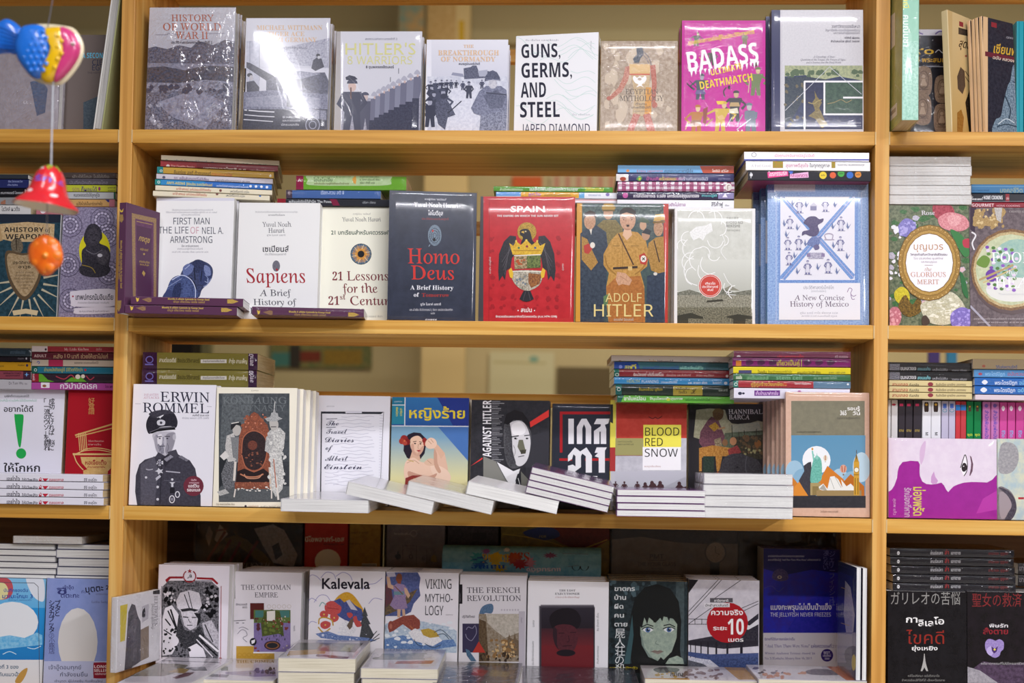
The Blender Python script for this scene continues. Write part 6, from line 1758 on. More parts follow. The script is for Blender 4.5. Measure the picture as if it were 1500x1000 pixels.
pile(585.4, .045, .6, .145, [
 ('pale pink white spine, lowest of five over the pink upright spines', 1428.6, 1560, 7.6, dict(col='d8c8d0')),
 ('blue spine with white emblem, lower of two blue ones over the pink upright spines', 1427.6, 1560, 11.6, dict(col='2064b4', wrap=1, spine_art='S e4e8f0 1436 571 1441 567 1446 571 1441 574.6\n'+ln(1456,1487,574,4.6,'พระไตรปิฎก','d0dcec')+ln(1491,1504,574,4.6,'ฉบับ','7ac0e0'))),
 ('blue spine with white emblem, upper of two blue ones over the pink upright spines', 1427.6, 1560, 11, dict(col='2064b4', wrap=1, spine_art='S e4e8f0 1438 559.6 1442.6 556 1447 559.6 1442.6 563\n'+ln(1457,1490,563,4.6,'พระไตรปิฎก','d0dcec')+ln(1493,1504,563,4.6,'ฉบับ','7ac0e0'))),
 ('sky blue spine with red emblem, second from the top over the pink upright spines', 1426.6, 1560, 11, dict(col='4c8cc4', wrap=1, spine_art='E a84a5c 1436 547.6 3 2\n'+ln(1443,1472,550,4.4,'พระไตรปิฎก','8ab8dc')+ln(1476,1500,550,4.4,'ฉบับรวม','a85a6c'))),
 ('tan grey spine with blue lettering, topmost over the pink upright spines', 1425, 1560, 14.6, dict(col='9c8a6c', spine_art='E a05a4a 1441 536 2.6 2\n'+ln(1458.6,1490,539.6,4,'วิถีแห่งความรักดี','4a5a8c'))),
])
ups = [(1300.4,1304.4,'e0dede','white',None),(1305.4,1314.6,'dad8da','white','E b8304c 1309.4 592.4 3 1.6'),(1315.6,1325.4,'38333a','dark',0),(1326,1336.6,'38333a','dark',0),(1337.6,1349.6,'38333a','dark',0),
 (1350.6,1363.6,'e0e0e6','white',1),(1364,1377.8,'e0e0e6','white',1),(1379,1389,'bdb8d0','lilac',2),(1389.6,1399,'bdb8d0','lilac',2),(1399.6,1406.6,'c83c44','red',3),(1407,1415,'c04048','red',3),
 (1415.6,1425.6,'0f7c44','green',4),(1426.4,1437,'0f7c44','green',4),(1439,1450.6,'c878b4','orchid pink',5),(1451.4,1463.4,'c478b0','orchid pink',5),(1464.2,1475,'cc4c98','hot pink',6),(1475.8,1487,'cc4c98','hot pink',6),(1488,1500,'c84894','hot pink',6),(1500.8,1512,'c84894','hot pink',6)]
cnt_of = {}
for x0, x1, c, nm, k in ups: cnt_of[nm] = cnt_of.get(nm, 0) + 1
seen_of = {}
NTH = ['first', 'second', 'third', 'fourth']
for i, (x0, x1, c, nm, k) in enumerate(ups):
    m = (x0 + x1) / 2; seen_of[nm] = seen_of.get(nm, 0) + 1
    a = {0: 'R d83a6a %f 591 %f 594.6\nT tb b8a04a %f %f 632 3.4|ดาบ' % (m - 2.6, m + 2.6, m - 3.4, m + 3.4), 1: 'S 3a2c28 %f 590 %f 589 %f 590 %f 602 %f 603 %f 602\nE d8a83a %f 592.4 2 1.8\nT mb 2c2a30 %f - 633 4 -90|M' % (m - 3, m, m + 3, m + 3, m, m - 3, m, m - 1.6),
         2: 'R 4a6ac0 %f 591 %f 597.6\nO 4a9ab0 %f 601 3 2.2 .8' % (m - 2.6, m + 2.6, m), 3: 'R 2a7cc8 %f 592.6 %f 601' % (x0, x1), 4: 'R 4a3a2c %f 593.6 %f 602.4\nE d8a83a %f 595.4 1.2 1.2\nT tb c8d83a %f %f 638 3|ชุด' % (m - 2, m + 2, m, m - 3.6, m + 3.6),
         5: 'E 7a5ab0 %f 594 2.8 3\nT tb 5a4ab0 %f - 601 4.4 -90|สำนักพิมพ์หนังสือ' % (m, m - 2), 6: 'S ecdce8 %f 598 %f 594 %f 598 %f 602\nT tb 7ab0e0 %f - 630 4 -90|ชีวิต' % (m - 2.6, m, m + 2.6, m, m - 2)}.get(k, k)
    n = '%s of the %s upright spines behind the purple profile book, counted outward from the oak upright' % (NTH[seen_of[nm] - 1], nm)
    spine_out(n[0].lower() + n[1:] if False else '%s %s spine of the upright row, counting from the oak upright' % (NTH[seen_of[nm] - 1], nm), x0, x1, 585.5 + .02 * (m - 1300) if nm != 'dark' else 583.4, 3, y0=.075, depth=.14, col=c, spine_art=a, group='upright spines behind the purple profile book')
S('white and purple book lying on its long edge, a face in profile on it', 1301.6, 1460.6, 642, 3, y0=.016, t=.03, lean=2, col='e6d6e6', wrap=3, art='''
R e2d2e4/e9dcea@20 1295 636 1470 775
P a32498/9a2090@24 1290 721 1301 720.4 1306 717 1310 711 1314 700 1315 690 1317 683 1322 676.6 1334 674.6 1345 675.4 1347.4 680 1347 690 1347.6 697 1351 705 1357 708.6 1364 709.4 1372 708.4 1379 706.6 1383 711 1386 717 1389 720.6 1392 717 1397 712 1403 709.4 1412 706.6 1424 705.6 1436 706 1446 706.4 1454 702 1458 697 1466 690 1466 775 1290 775
P b838a6 1440 730 1466 715 1466 745 1430 752
S d8b8d8 1347 664 1350 652 1356 646 1354 668 1349 680
P cc9ccc 1363.6 706 1364 698 1368 690 1370 698 1374 704 1372 708 1366 708.6
S f4eef4 1407 684 1411 673 1414 667 1417 678 1416 690 1412 697
S 2a2028 1408.4 684 1411 678 1415 679 1416.6 685 1414 690 1410 690
E e8e0e8 1411.6 682.6 .9 .9
C 2a2028 1.2 1407 685 1411 672 1414 666 1417 678 1416 690 1412 697
P 6a4a5c 1420.6 667 1423 669 1425.6 680 1424.6 690 1421 697 1420 696 1422 686 1422.6 678
T tb d8c85a 1338 1380 713 13 -90|ม่องพรัด
T tb c8a8c0 1325 1368 714 8 -90|รักน้องที่หาก
T t d8a8c8 1308.6 - 730 3.6 -90|สุเทพ แก้ว
''')
S('pale misty book with two blurred dark heads, beside the purple profile book', 1461.6, 1575, 643, 3, y0=.022, t=.03, lean=2, col='ccd0bc', art='''
R cfd0b8/a8bcc4@26 1455 636 1590 775
S 8c8a90/a8a6a8@5 1466 652 1480 648 1490 656 1492 674 1484 690 1470 694 1462 686
S 6c6468/8a8288@6 1461 716 1476 716 1486 728 1489 744 1484 758 1472 766 1461 764
S 9c9096 1464 722 1476 724 1482 736 1478 752 1466 758
S 3a3440/55505c@4 1463 714 1476 718 1486 730 1489 746 1482 760 1470 766 1476 752 1482 740 1476 726
R a82c3a 1491.6 728 1500 731
''')

# ---------------------------------------------------------------- lowest row
Q4 = SHELF[4]
ST = dict(y0=.2, lean=2)
S('white paperback with a black and white crouching soldier and a red star wreath', 226.5, 331, 827.5, 4, y0=.106, lean=2, t=.026, copies=2, cdx=.001, col='e6e0ea', copy_label='{} copy behind the white soldier paperback with the star', art='''
P 96242e 242 849 248 844 268 844 268 847 250 847 244 853
P 96242e 288 845 312 846 320 854 318 856 310 849 288 848
L 1c1c22 1.2 246 851 311 850.6
L 1c1c22 1 237 858 237 964
L 96242e 1 324 858 323 966
P 24242a/8a8890@4 238 859 246 851 311 852 321 861 320 964 236 962
B dcd8e0 238 866 256 880 12 2.6
B 1a1a1e 240 862 262 888 16 3
B 18181c 296 856 320 900 26 3.6
B c9c5ce 298 866 318 896 10 2
P dedae2 242 890 252 886 262 900 262 940 252 958 238 960 238 906
L 222226 2 246 894 258 920
L 222226 2 242 906 250 916
L 222226 2.4 250 892 262 930
L 222226 1.6 240 922 252 930
B 222226 240 920 262 960 20 2
P d8d4dc/c4c0ca@3 258 880 264 868 278 864 292 868 296 886 290 896 266 896 260 890
L 34343a 1.4 270 870 278 892
L 34343a 1.2 276 866 282 892
P 2c2c30 264 892 278 890 292 893 284 896 268 897
P d6d2da/b8b4be@5 265 896 280 894 293 898 294 908 288 918 279 923 270 916
P 26262a 284 897 294 898 294 910 288 918 290 906
L 26262a 1.6 268 903 276 904
L 26262a 1.4 281 904 288 904
L 3a3a40 1 276 906 278 911 280 911
L 3a3a40 1.2 274 915.4 282 915.4
P 1e1e22/4a4a50@3 262 898 270 922 284 926 292 916 300 930 296 948 270 950 258 930
P cfcbd4/9a96a0@3 296 912 310 908 320 926 320 950 300 930
L 26262a 1.6 300 914 312 940
L e8e4ea 3 292 930 320 954
L 222226 2.4 294 937 318 960
L e0dce4 1.6 288 936 312 962
P e4e0e8 276 948 288 942 298 950 302 962 278 962
B 222226 250 944 280 962 16 2.2
O 96242e 278 843.6 9 8.6 1.6
P e6e0ea 270 832 286 832 282 838 274 838
P 96242e 278 832.6 279 835 281.4 835 279.6 836.6 280.4 839 278 837.6 275.6 839 276.4 836.6 274.6 835 277 835
T s 1c1c22 274.6 281.6 847 6|☭
T m 2c2c34 263 292 858.6 2|ОХОТНИК НА СНАЙПЕРОВ
R 96242e 321 963 325 966
''')
S('white paperback with framed court miniature painting and dark serif capitals', 337.4, 438, 837.5, 4, y0=.148, lean=2, t=.024, copies=4, cdx=.001, col='e4dfe5', copy_label='{} copy behind the white court painting paperback', art='''
R 1f1c22 337 848 344.4 876.6
T m 8a868c 341.6 - 874 2.2 90|HISTORY
T f 38323e 353 426 863.4 7.2|THE OTTOMAN
T f 38323e 373 407 874.6 7.2|EMPIRE
T tb 55505c 345.4 362 886.4 2.6|จักรวรรดิ
T tb 55505c 355 362 890.4 2.6|ออตโต
R 5c2a28 366.4 883 386.8 906.6
'''+''.join('O c8bfb8 %f 888 2.6 2.6 .7\n' % (394 + k * 7.4) for k in range(5))+'''
R c0983c 346 946 402 965
'''+''.join('O b08428 %f 959 2.8 2.8 .7\n' % (351 + k * 7) for k in range(7))+'''
R 8a7aac/7a6a9c@4 371.8 893 425.6 954.6
R 556a3a/6a7c44@4 371.8 893 425.6 912
R 4a7a74 374 894 386 904
R 4a7a74 410 894 424 904
P 5a6434/46502a@3 382 912 388 896 398 892 410 896 414 912 416 932 408 928 384 932
P e8e4dc 391 895 403 894 403 909 391 909
B 7a3a30 384 904 424 922 18 2
B 6c7a3a 386 906 410 928 18 2.4
B d8c8b8 386 902 420 918 14 1
B 5a3038 374 904 382 926 8 2.4
B 3a3a44 376 930 422 938 14 1 2.4
E 3a2c34 399 945 12 7
E 8a5a3c 399 945 10 5.4
E 2c2c30 399 945 8 4
B 8a3a30 372 948 380 954 4 2
B c8b8a8 414 944 424 952 4 1.6
L e8e4e8 2 371 955.4 426 955.4
E 1a181c 371 939.6 5 5.6
P e8e4ea 368 938 374 936 373 941 369 943
C 7a7686 .7 348 928 354 922 360 924 362 930 356 934 362 940
C 7a7686 .7 350 920 356 918 364 922
L 5c5864 .8 342 909 360 908
L 5c5864 1 346 912 350 912
L 5c5864 1 355 912 358 912
T m 5c5864 432.4 - 924 2 90|GYPSY
''')
S('white paperback with yellow mountain, red flowers and blackletter style title', 449.2, 560.4, 835.6, 4, y0=.148, lean=2, t=.024, copies=3, col='e8e4ea', copy_label='{} copy behind the white mountain and flowers paperback', art='''
C 9a94c4 .9 449 850 456 842 464 844 470 850
C 9a94c4 .9 470 846 478 838 488 840 492 848
C 9a94c4 .9 492 844 502 838 512 842 516 850
C 9a94c4 .9 530 864 540 856 550 854 560 846
C 9a94c4 .9 460 882 468 872 478 872 484 880
C 9a94c4 .9 449 884 456 876 464 880
C 9a94c4 .9 449 918 456 910 464 912
C 9a94c4 .9 540 884 548 876 560 878
T sb 26222e 471.6 542 862 15.4|Kalevala
S d8a83c/c8942e@5 486 888 494 874 506 867 516 870 526 882 533 896 520 896 500 890
P 3f4a80/56609a@4 488 880 498 876 504 882 512 878 520 886 530 892 534 908 512 912 492 900
P c8c4d0 507 880 512 878 524 894 514 892
S b8484a/c85c58@3 476 886 481 881 488 880 494 884 500 889 498 897 490 900 481 899 476 893
L 8a2c30 .8 480 890 496 892
S c05250 469 897 474 894 480 897 480 903 474 905 469 902
S c05250 484 900 490 898 496 902 495 908 488 911 484 906
S c05250 470 912 477 909 484 912 483 918 476 921 470 918
S c05250 508 898 514 897 517 901 512 905
S c05250 517 904 522 902 524 908 528 910 530 916 523 918 519 912
E d8c05a 474.6 899.6 1.2 1.2
E d8c05a 489.6 904.6 1.2 1.2
E d8c05a 476.6 915 1.2 1.2
P 5a5c60/34363a@2 534 888 539 902 537 902 543 914 540 914 548 930 544 936 526 936 528 926 530 914 528 914 532 902 530 902
C c09838 2 467 914 468 906 476 904 486 908 488 916
C c09838 2 466 918 474 926 484 920
P f0eef0/d0ced8@3 496 918 506 908 516 912 522 922 514 934 500 934
P 6a5a50 508 916 514 906 518 906 516 918 512 922
P 44609a/8a9cc8@3 462 928 480 924 496 930 520 932 540 934 552 938 540 940 500 938 470 934
B d8dcec 466 926 540 938 14 2 .5
L 3a3c44 1.2 540 938 552 924
L 3a3c44 1.2 542 940 556 934
L 3a3c44 1.2 546 936 556 928
C 8ab0b0 1.4 468 888 472 882 478 886
''')
S('white paperback with a thunder hero in a chariot and runic style capitals', 561.8, 669, 838, 4, y0=.148, lean=2, t=.024, copies=3, col='e6e2e8', copy_label='{} copy behind the white thunder hero paperback', art='''
P 46507e/5c6698@5 561.8 838 612 838 616 846 614 860 616 872 606 884 602 896 590 902 561.8 902
P 6a3c40/54404c@4 561.8 858 572 852 576 880 562 896
P 7a6440/4a4448@5 561.8 890 580 878 600 868 612 862 600 882 586 892 563 902
P c9a48a 566 844 570 842 573 856 578 858 576 863 568 860
P b8b4c4 566 838 578 838 580 844 568 845
S 7a4a34 580 846 583 840 588 841 589 848 586 852 581 851
P 8a4a34 581 848 588 848 587 856 583 857
P 9c86a4/84709a@3 576 858 582 854 592 856 597 862 594 876 597 890 588 893 578 892 571 886 578 872
P 6a8a94 577 866 592 866 592 871 577 871
L 7a5440 1.4 578 858 590 870
P c9a48a 592 860 596 862 601 872 598 876 593 868
P c9a48a 582 892 587 892 586 904 582 904
P c9a48a 589 892 593 892 594 904 590 904
P c8d4dc/9cb0c8@5 561.8 914 590 906 620 910 660 918 669 924 669 956 561.8 952
P 4a6ca4/7a98c4@4 561.8 936 590 930 620 940 664 936 669 946 630 952 590 950 561.8 952
B e4e8ee 566 908 664 948 28 4 .6
P 9c5448/7c4038@3 569 918 574 910 590 902 606 900 615 908 615 920 604 924 590 914 576 924 570 926
E 8c4a40 572.6 917 4.4 8
E b06a58 572.6 917 2 4
E 8c4a40 612 913 3.6 7
C b06a4a 1.4 600 916 612 926 622 930
P f0eeee/d4d2d8@3 598 926 608 920 618 924 626 932 640 930 648 938 634 946 620 942 606 938
P c8a84a/a88a3a@2 616 922 628 920 638 924 644 932 630 934 620 930
C 3c4a5c 1 636 926 646 922 656 930 662 936
C 3c4a5c 1 640 930 650 928 658 936
C 3c4a5c 1 622 942 634 948 646 944
C 3c4a5c 1 606 936 612 944 620 946
T m 26222c 623 661.4 862 13.6|VIKING
T m 26222c 623 663 881.4 11.6|MYTHO-
T m 26222c 623 649.6 900.6 13.4|LOGY
T m 8a868c 653 663.6 901 1.6|GYPSY
T m 3a3640 566 - 924 2 90|GYPSY
''')
S('white paperback with a ruined fortress painting, navy square and red triangle', 670.6, 769, 842, 4, y0=.148, lean=2, t=.022, copies=2, col='d9d5db', copy_label='{} copy behind the white fortress painting paperback', art='''
R 1f1c22 670 855.6 677.4 884
T m 8a868c 674.6 - 881 2.2 90|HISTORY
T f 38323e 683.8 762 868 8|THE FRENCH
T f 38323e 683.8 763 879.8 8|REVOLUTION
T tb 3a3440 677 695.6 904.4 3|ปฏิวัติฝรั่งเศส
R 3a3550 677.4 913 701.4 955.4
C 9a96b0 .7 683 922 686 918 692 920 696 916 698 926 694 934 690 938 684 934 682 928
S 3f5878/6a86a4@2 701 904 704 892 710 886 720 884 723 890 720 898 710 898 704 906
R a09484/7c6c58@6 701.4 898.8 760 968.8
P c8c0b4/a8a094@7 712 899 760 899 760 926 740 934 724 922 714 912
P 6c5a44/4c3c2c@4 701.4 906 712 910 714 940 716 968 701.4 968
P 5a4a3a/82705a@2 744 934 746 928 748 934 752 936 754 926 756 936 760 938 760 960 738 958
B 8c6a44 714 936 758 962 30 3
B c8a878 716 940 754 962 22 2
B 3c3028 702 956 760 968 30 1.6 1.6
P b03a30 692 955.4 711 955.4 701.4 939
P 5a7c98/3c5470@2 682 950 687 952 694 962 698 968 690 968 684 960
R bcb6c0 760 895 769 980
T m 6a6670 765 - 912 2 90|GYPSY
'''+''.join('E b8b2bc %f %f 1.2 1.4\n' % (735 + k * 4, 893) for k in range(7)))
S('white paperback with a blurred dark red portrait, showing beige page tops', 770.8, 890, 851, 4, y0=.148, lean=2, t=.03, copies=3, pages='c', col='eeecf1', copy_label='{} copy behind the white dark red portrait paperback', art='''
T fb 2c2c3c 819 843 866 3|THE LOST
T fb 2c2c3c 813 849 870.8 3|EXECUTIONER
T i 96303c 813 849 875.4 2.4|A Story of the Khmer Rouge
R 8c8890 789.4 887 792.6 978
R 77737c 792 885.4 870 890
R 403c44 790.6 892 793 978
R 3a363e 869 889 871.4 978
R 4a4650 790.6 887.4 870.6 892
G 34303a 2c262e 793 890 869.4 920
G 442a32 6c2a30 793 920 869.4 945
G 74282e 6a262c 793 945 869.4 985
S 221e24 805 904 814 894 830 890 844 894 851 906 848 918 840 922 828 920 816 924 808 918
S 5a2c34/4c2830@6 812 918 824 914 838 916 846 924 846 938 842 950 834 957 824 954 815 944 811 930
S 34242c 811 918 816 924 816 944 820 952 814 946 810 932
L 3a2028 1.4 818 927 827 927
L 3a2028 1.4 835 926 844 926
C 3c222a 1.2 832 930 834 938 830 940
L 3a2028 1.4 824 946 838 945
E 241e24 829 956 14 5
T t 4a4650 782 - 974 2.4 90|ประวัติศาสตร์เขมรแดง
T m 4a4650 783 - 918 2.4 90|GYPSY
T t 4a4650 877 - 972 2.4 90|อำมหิตฆาตกรรม
T t 4a4650 877 - 924 2.4 90|ดิน ชำแหละ เรื่อง
''')
S('dark teal book with a pale faced girl with long black hair and white vertical lettering', 891, 1006, 850.5, 4, y0=.148, lean=2, t=.028, copies=3, pages='t', wrap=3, col='2c3a3e', copy_label='{} copy behind the dark teal pale faced girl book', art='''
R 2f3e44/1e292e@8 885 845 1010 985
B 1a2226 892 860 930 960 26 5
B 4a6068 892 852 960 870 14 4
R 4a5a5e/38464a@10 990 848 1002 985
P 14181a 926 980 922 940 924 900 930 876 944 860 962 855 982 862 994 880 998 910 996 950 1000 980
P 3a5a60 914 972 922 930 926 900 928 930 922 976
P a9b8a6/8a9c90@12 938 908 946 900 960 912 970 902 986 906 992 914 991 934 984 954 972 966 964 968 956 964 944 948 938 930
P 7a8c84 938 918 944 948 956 964 950 962 940 944
P 14181a 934 912 938 880 960 862 984 876 994 912 988 908 984 896 980 910 974 896 970 910 964 898 958 912 952 900 948 914 944 904 940 920
L 1a2022 1.6 940 918 948 914 957 917
L 1a2022 1.6 972 916 981 914 989 918
S e0e4e4 941 922 948 918.6 957 922 949 926
S e0e4e4 972 922 980 918.6 988 921 980 926
E 4a6a9c 949 922.4 3.6 3.6
E 4a6a9c 980 922 3.6 3.6
E 14181a 949 922.4 1.6 1.8
E 14181a 980 922 1.6 1.8
E f4f6f6 950.4 921 .8 .8
E f4f6f6 981.4 920.6 .8 .8
L 14181a 1.4 940 922 944 919 951 918 957 921
L 14181a 1.4 971 921 976 918.6 983 918 989 921
C 6c7c74 .9 962 938 960 942 965 944
P 8a7c74 953 954 959 951.6 963 953 967 951.6 972 954 964 958
L 5a504c .8 953 954 972 954
P a9b8a6/8a9c90@8 972 976 980 964 992 960 1000 964 1002 974 984 980
P 14181a 960 972 968 962 974 968 968 978
P 16181a 890 972 1006 972 1006 985 890 985
T tb c8b82a 893 934 979.6 3|ผลงานเปิดตัว
T tb e4e8e8 900 930 865 5.6|ฆาตกร
T tb e4e8e8 900 917 878 5.6|บ้าน
T tb e4e8e8 900 913 891 5.6|ผีด
T tb e4e8e8 900 914 904 5.6|คน
T tb e4e8e8 900 919 917 5.6|ตาย
V t e4e8e8 901 933 13 9.4|屍人荘の殺人
''')
S('book with a snowy station platform photo and big red disc with white number', 1007.6, 1111.6, 849, 4, y0=.148, lean=2, t=.024, copies=3, col='c9c6cf', pages='t', copy_label='{} copy behind the station platform book', art='''
P d0cdd6/c2bfca@14 1007 845 1115 845 1115 985 1007 985
P 1e1c22 1007 848 1023 849 1009 868 1007 868
L 2c2a30 .9 1008 902 1057 849
L 2c2a30 .9 1008 896 1052 849
L 2c2a30 .9 1008 914 1042 890
L 2c2a30 .9 1044 878 1086 849
L 2c2a30 .9 1078 894 1111 880
L 2c2a30 .9 1080 899 1111 884
L 2c2a30 .9 1007 906 1036 907
L 2c2a30 .9 1018 906 1018 914
L 2c2a30 .9 1028 906 1028 914
L 2c2a30 .9 1007 914 1036 914
P 24222c/3c3a46@3 1007 938 1040 932 1060 930 1080 922 1111 898 1111 946 1060 950 1007 944
P dcdce2 1086 920 1092 914 1098 916 1111 906 1111 914 1096 922
R 2c2a34 1007 938 1111 944
'''+''.join('R 24222c %f 940 %f 968\n' % (x, x + w) for x, w in ((1011,1.4),(1018,1.4),(1026,1.8),(1036,2.2),(1048,2.6),(1064,3),(1084,4)))+'''
P 33406a/4a5a8c@4 1007 954 1040 958 1111 956 1111 966 1050 970 1007 960
P d8d8e2/9a9cb0@3 1007 962 1040 966 1064 974 1044 974 1007 970
P 3a3a44/6a6c78@2 1007 966 1030 972 1050 985 1007 985
P 2e3a5e/445484@4 1040 966 1111 962 1111 985 1064 985
E a81c26 1065.4 911.6 30.4 29.6
R 55535a 1040 875.6 1073.4 882
T tb e8e6ea 1046 1067 881 3|ภาจิอายาอิ
R dcdae0 1031.4 883 1068.8 889
T tb 4a4850 1033 1066.6 888 3|ปักชำสาวสันดดี
T tb f4f2f4 1041.6 1088.4 900.4 6.6|ความจริง
T tb f4f2f4 1044.6 1065 922.6 5.4|ระยะ
T mb f4f2f4 1066 1089.6 929 22.6|10
T tb f4f2f4 1066.8 1089 939.4 5|เมตร
''')
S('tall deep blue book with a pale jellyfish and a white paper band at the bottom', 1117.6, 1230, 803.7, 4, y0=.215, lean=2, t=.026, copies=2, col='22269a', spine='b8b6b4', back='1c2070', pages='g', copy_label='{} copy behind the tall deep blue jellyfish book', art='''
R 2a30c0/34299c@26 1110 800 1235 928
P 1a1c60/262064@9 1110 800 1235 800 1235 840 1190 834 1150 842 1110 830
P 2226a4/2e2ab4@10 1180 880 1235 860 1235 928 1150 928
C 4a4a9c .8 1118 862 1130 858 1140 866 1148 860
S 5a4c7a/3a3468@4 1131 846 1133 838 1140 833 1148 834 1154 840 1154 848 1146 851 1137 850
E b8a8a0 1142 845 3.4 2.4
E 2c244c 1142 845 1.4 1.2
T t c8cae0 1125 1178 815.6 2.4|รางวัลนักเขียนหน้าใหม่ของวงการวรรณกรรม
T t c8cae0 1125 1202 821 2.4|สะพานที่เชื่อมไปสู่ "And Then There Were None" แห่งศตวรรษที่ 21
V t 6a6cb0 1215 815 8 6|ジェリーフィッシュは
V t 6a6cb0 1206 813 7 5.4|凍らない
T tb e8e8f4 1129 1218 892.6 6.8|แมงกะพรุนไม่เป็นน้ำแข็ง
T m e0e0f0 1128.4 1217 902.6 5.6|THE JELLYFISH NEVER FREEZES
R e4e0ea 1110 926.6 1235 1000
T tb 5a4a9c 1120 1164 937.4 3|นิยายที่ได้รับการยกย่องว่าเป็น
T f 5a4a9c 1121 1186 948 4.4|"And Then There Were None"
T tb 5a4a9c 1188 1218 948.4 4.2|แห่งศตวรรษที่
T s 5a4a9c 1219 1226 948.4 4.2|21!
T f 5a4a9c 1120 1194 958 3.2|Winner Ayukawa Tetsuya Award 26
T f 5a4a9c 1120 1189 965.4 3.2|No. 3 Honkaku Mystery Best 10, 2017
E 3a2a78 1211.4 959.4 9 9.4
T tb d8d0ec 1206.6 1216 957 3|BEST
T tb d8d0ec 1205.6 1217 961.4 3|เล่มใหม่
T tb d8d0ec 1208 1215 965.6 2.4|2560
''')  # the darker blue across the top paints the shade of the shelf above
# books turned fore-edge outward beside the oak side
def fore_out(label, xl, xr, yt, yb, y0, depth, z, **kw):
    xa, xb = xat(xl, y0, z + .1), xat(xr, y0, z + .1); h = at((xl + xr) / 2, yt, y0)[2] - z
    return book(label, axes_M((xa, y0 + depth, z), (0, -1, 0), (1, 0, 0), (0, 0, 1)), depth, h, xb - xa, **kw)
ZR = -.267
fore_out('dark blue book standing fore-edge out beside the tall blue jellyfish book', 1254, 1261.2, 831, 995, -.004, .14, ZR, col='2c3450', pages='w', wrap=3, art='''
P 35406a/232c4c@6 1220 820 1260 820 1260 930 1220 930
P c8c4cc/a8a4b0@5 1238 850 1246 860 1252 900 1250 925 1240 930 1236 900
R 8a8496 1220 926 1262 970
S 3a3448 1237 958 1242 948 1252 946 1260 956 1262 976 1244 976
E c8b02c 1250.6 970 3.2 12
L d8b83a .8 1232 860 1238 862
L d8b83a .8 1232 912 1244 916
T tb a8a4b8 1232 1240 900 4|แก้ว
''')
fore_out('dark plum book standing fore-edge out against the oak side', 1263, 1270, 832, 995, -.004, .14, ZR, col='3a2038', pages='w', wrap=3)
# flat piles in front
def flats(names, xl, xr, ztop, ts, y0, depth, yaw=0, art=None, **kw):
    z = max(ztop - sum(ts) - .0008 * (len(ts) - 1), SHELF[4] + .0005)
    n = len(ts)
    for k, t in enumerate(ts):
        A = np.array([xat(xl + (k % 2) * 1.5 if k < n - 1 else xl, y0, z + t), y0, z]); L = xat(xr - (k % 3) if k < n - 1 else xr, y0, z + t) - A[0]
        r = math.radians(yaw); ux = np.array([math.cos(r), math.sin(r), 0]); uy = np.array([-ux[1], ux[0], 0]); uz = np.array([0, 0, 1.0])
        kk = dict(kw)
        if k < n - 1: kk['art'] = None
        else: kk['art'] = art
        book(names[k], axes_M(A + uz * t, ux, -uz, uy), L, depth, t, flat=True, **kk)
        z += t + .0008
def nm(what, n): return {2: ['lower of two', 'upper of two'], 3: ['lowest of three', 'middle of three', 'topmost of three'], 4: ['lowest of four', 'second from bottom of four', 'third from bottom of four', 'topmost of four']}[n] if False else [what % q for q in ({2: ['lower', 'upper'], 3: ['lowest', 'middle', 'topmost'], 4: ['lowest', 'second lowest', 'second highest', 'topmost']}[n])]
flats(nm('%s wrapped book lying flat in front of the white soldier paperback', 2), 171, 277, -.272, [.0245, .0248], -.155, .252, col='c9c4cc', wrap=1, pages='w', art='''
P 8a8270/5c5648@6 186 990 222 971 262 972 276 974 262 984 240 990
P a88a3a/8a6c2a@4 246 984 262 978 278 980 270 986
P 5c1c28 252 992 272 985 286 984 276 990 258 994
L 6a6470 1.4 228 967 322 970
P 3c3a42 270 978 300 976 304 982 284 982
''')
flats(nm('%s wrapped book lying flat in front of the white court painting paperback', 2), 280, 400, -.278, [.0215, .0222], -.077, .215, col='cfcbd3', wrap=1, pages='c', art='''
P 9c8cac/7a6c8c@6 330 984 404 980 404 990 372 991 330 987
P 3c3a44 300 986 336 988 332 992 296 990
P 55604a 322 974 334 976 334 982 324 982
B 3a3038 366 978 402 988 12 3
T f 4a3c3c 346 402 970.6 4|THE CRIMEA
''')
flats(nm('%s thick book in the pile in front of the mountain and flowers paperback', 4), 407, 520, -.240, [.0185, .019, .0195, .0225], -.074, .205, yaw=2.4, col='cdc8d0', wrap=1, pages='c', art='''
P 4a4a44/6c6c60@5 436 941 532 942 520 955 424 952
P b08a3c/a07a34@5 424 953 478 950 476 957 420 960
P 7a3a34 468 946 482 946 480 953 464 953
P 8a8a60 506 944 520 944 512 954 498 953
P 4a2a5c 464 958 484 959 482 962 462 961
P 5a1e2c 484 959 512 962 508 965 480 963
T f 6a6470 456 546 937.4 2.6|THE FRENCH REVOLUTION
''')
flats(nm('%s book in the pile in front of the thunder hero paperback', 3), 528, 641, -.253, [.024, .0265, .0165], -.077, .208, yaw=2, col='c8c3cb', wrap=1, pages='c', art='''
P 6c6c6c/8c8c88@5 560 957 626 956 622 966 552 966
P 4a5048 548 962 556 962 552 966 545 965
P b0522c/9c4424@5 582 968 636 967 632 972 578 972
P b8b4bc 622 958 634 958 632 964 620 964
T f 55505c 562 642 953 3.4|THE FRENCH REVOLUTION
''')
flats(nm('%s dark wrapped book lying flat in front of the fortress painting paperback', 2), 632, 757, -.274, [.0232, .0238], -.096, .232, col='3a3644', wrap=2, pages='c', art='''
R 8a7a3a/4c4440@3 655 970 750 973.6
R 35313c/5a5664@7 640 976 760 1000
P 8c2a34 694 978 716 982 708 990 690 988
P 7a6c54 720 980 748 984 744 992 716 990
''')
flats(nm('%s black wrapped book lying flat in front of the dark red portrait paperback', 2), 760, 937, -.279, [.0208, .0212], -.05, .188, col='23222a', spine='b8b6ba', wrap=2, pages='w', art='''
R d8d4d8 757 970 765 1000
R 2a2932/3a3946@8 766 970 940 1000
L 8a8890 1.4 926 976 940 1000
''')
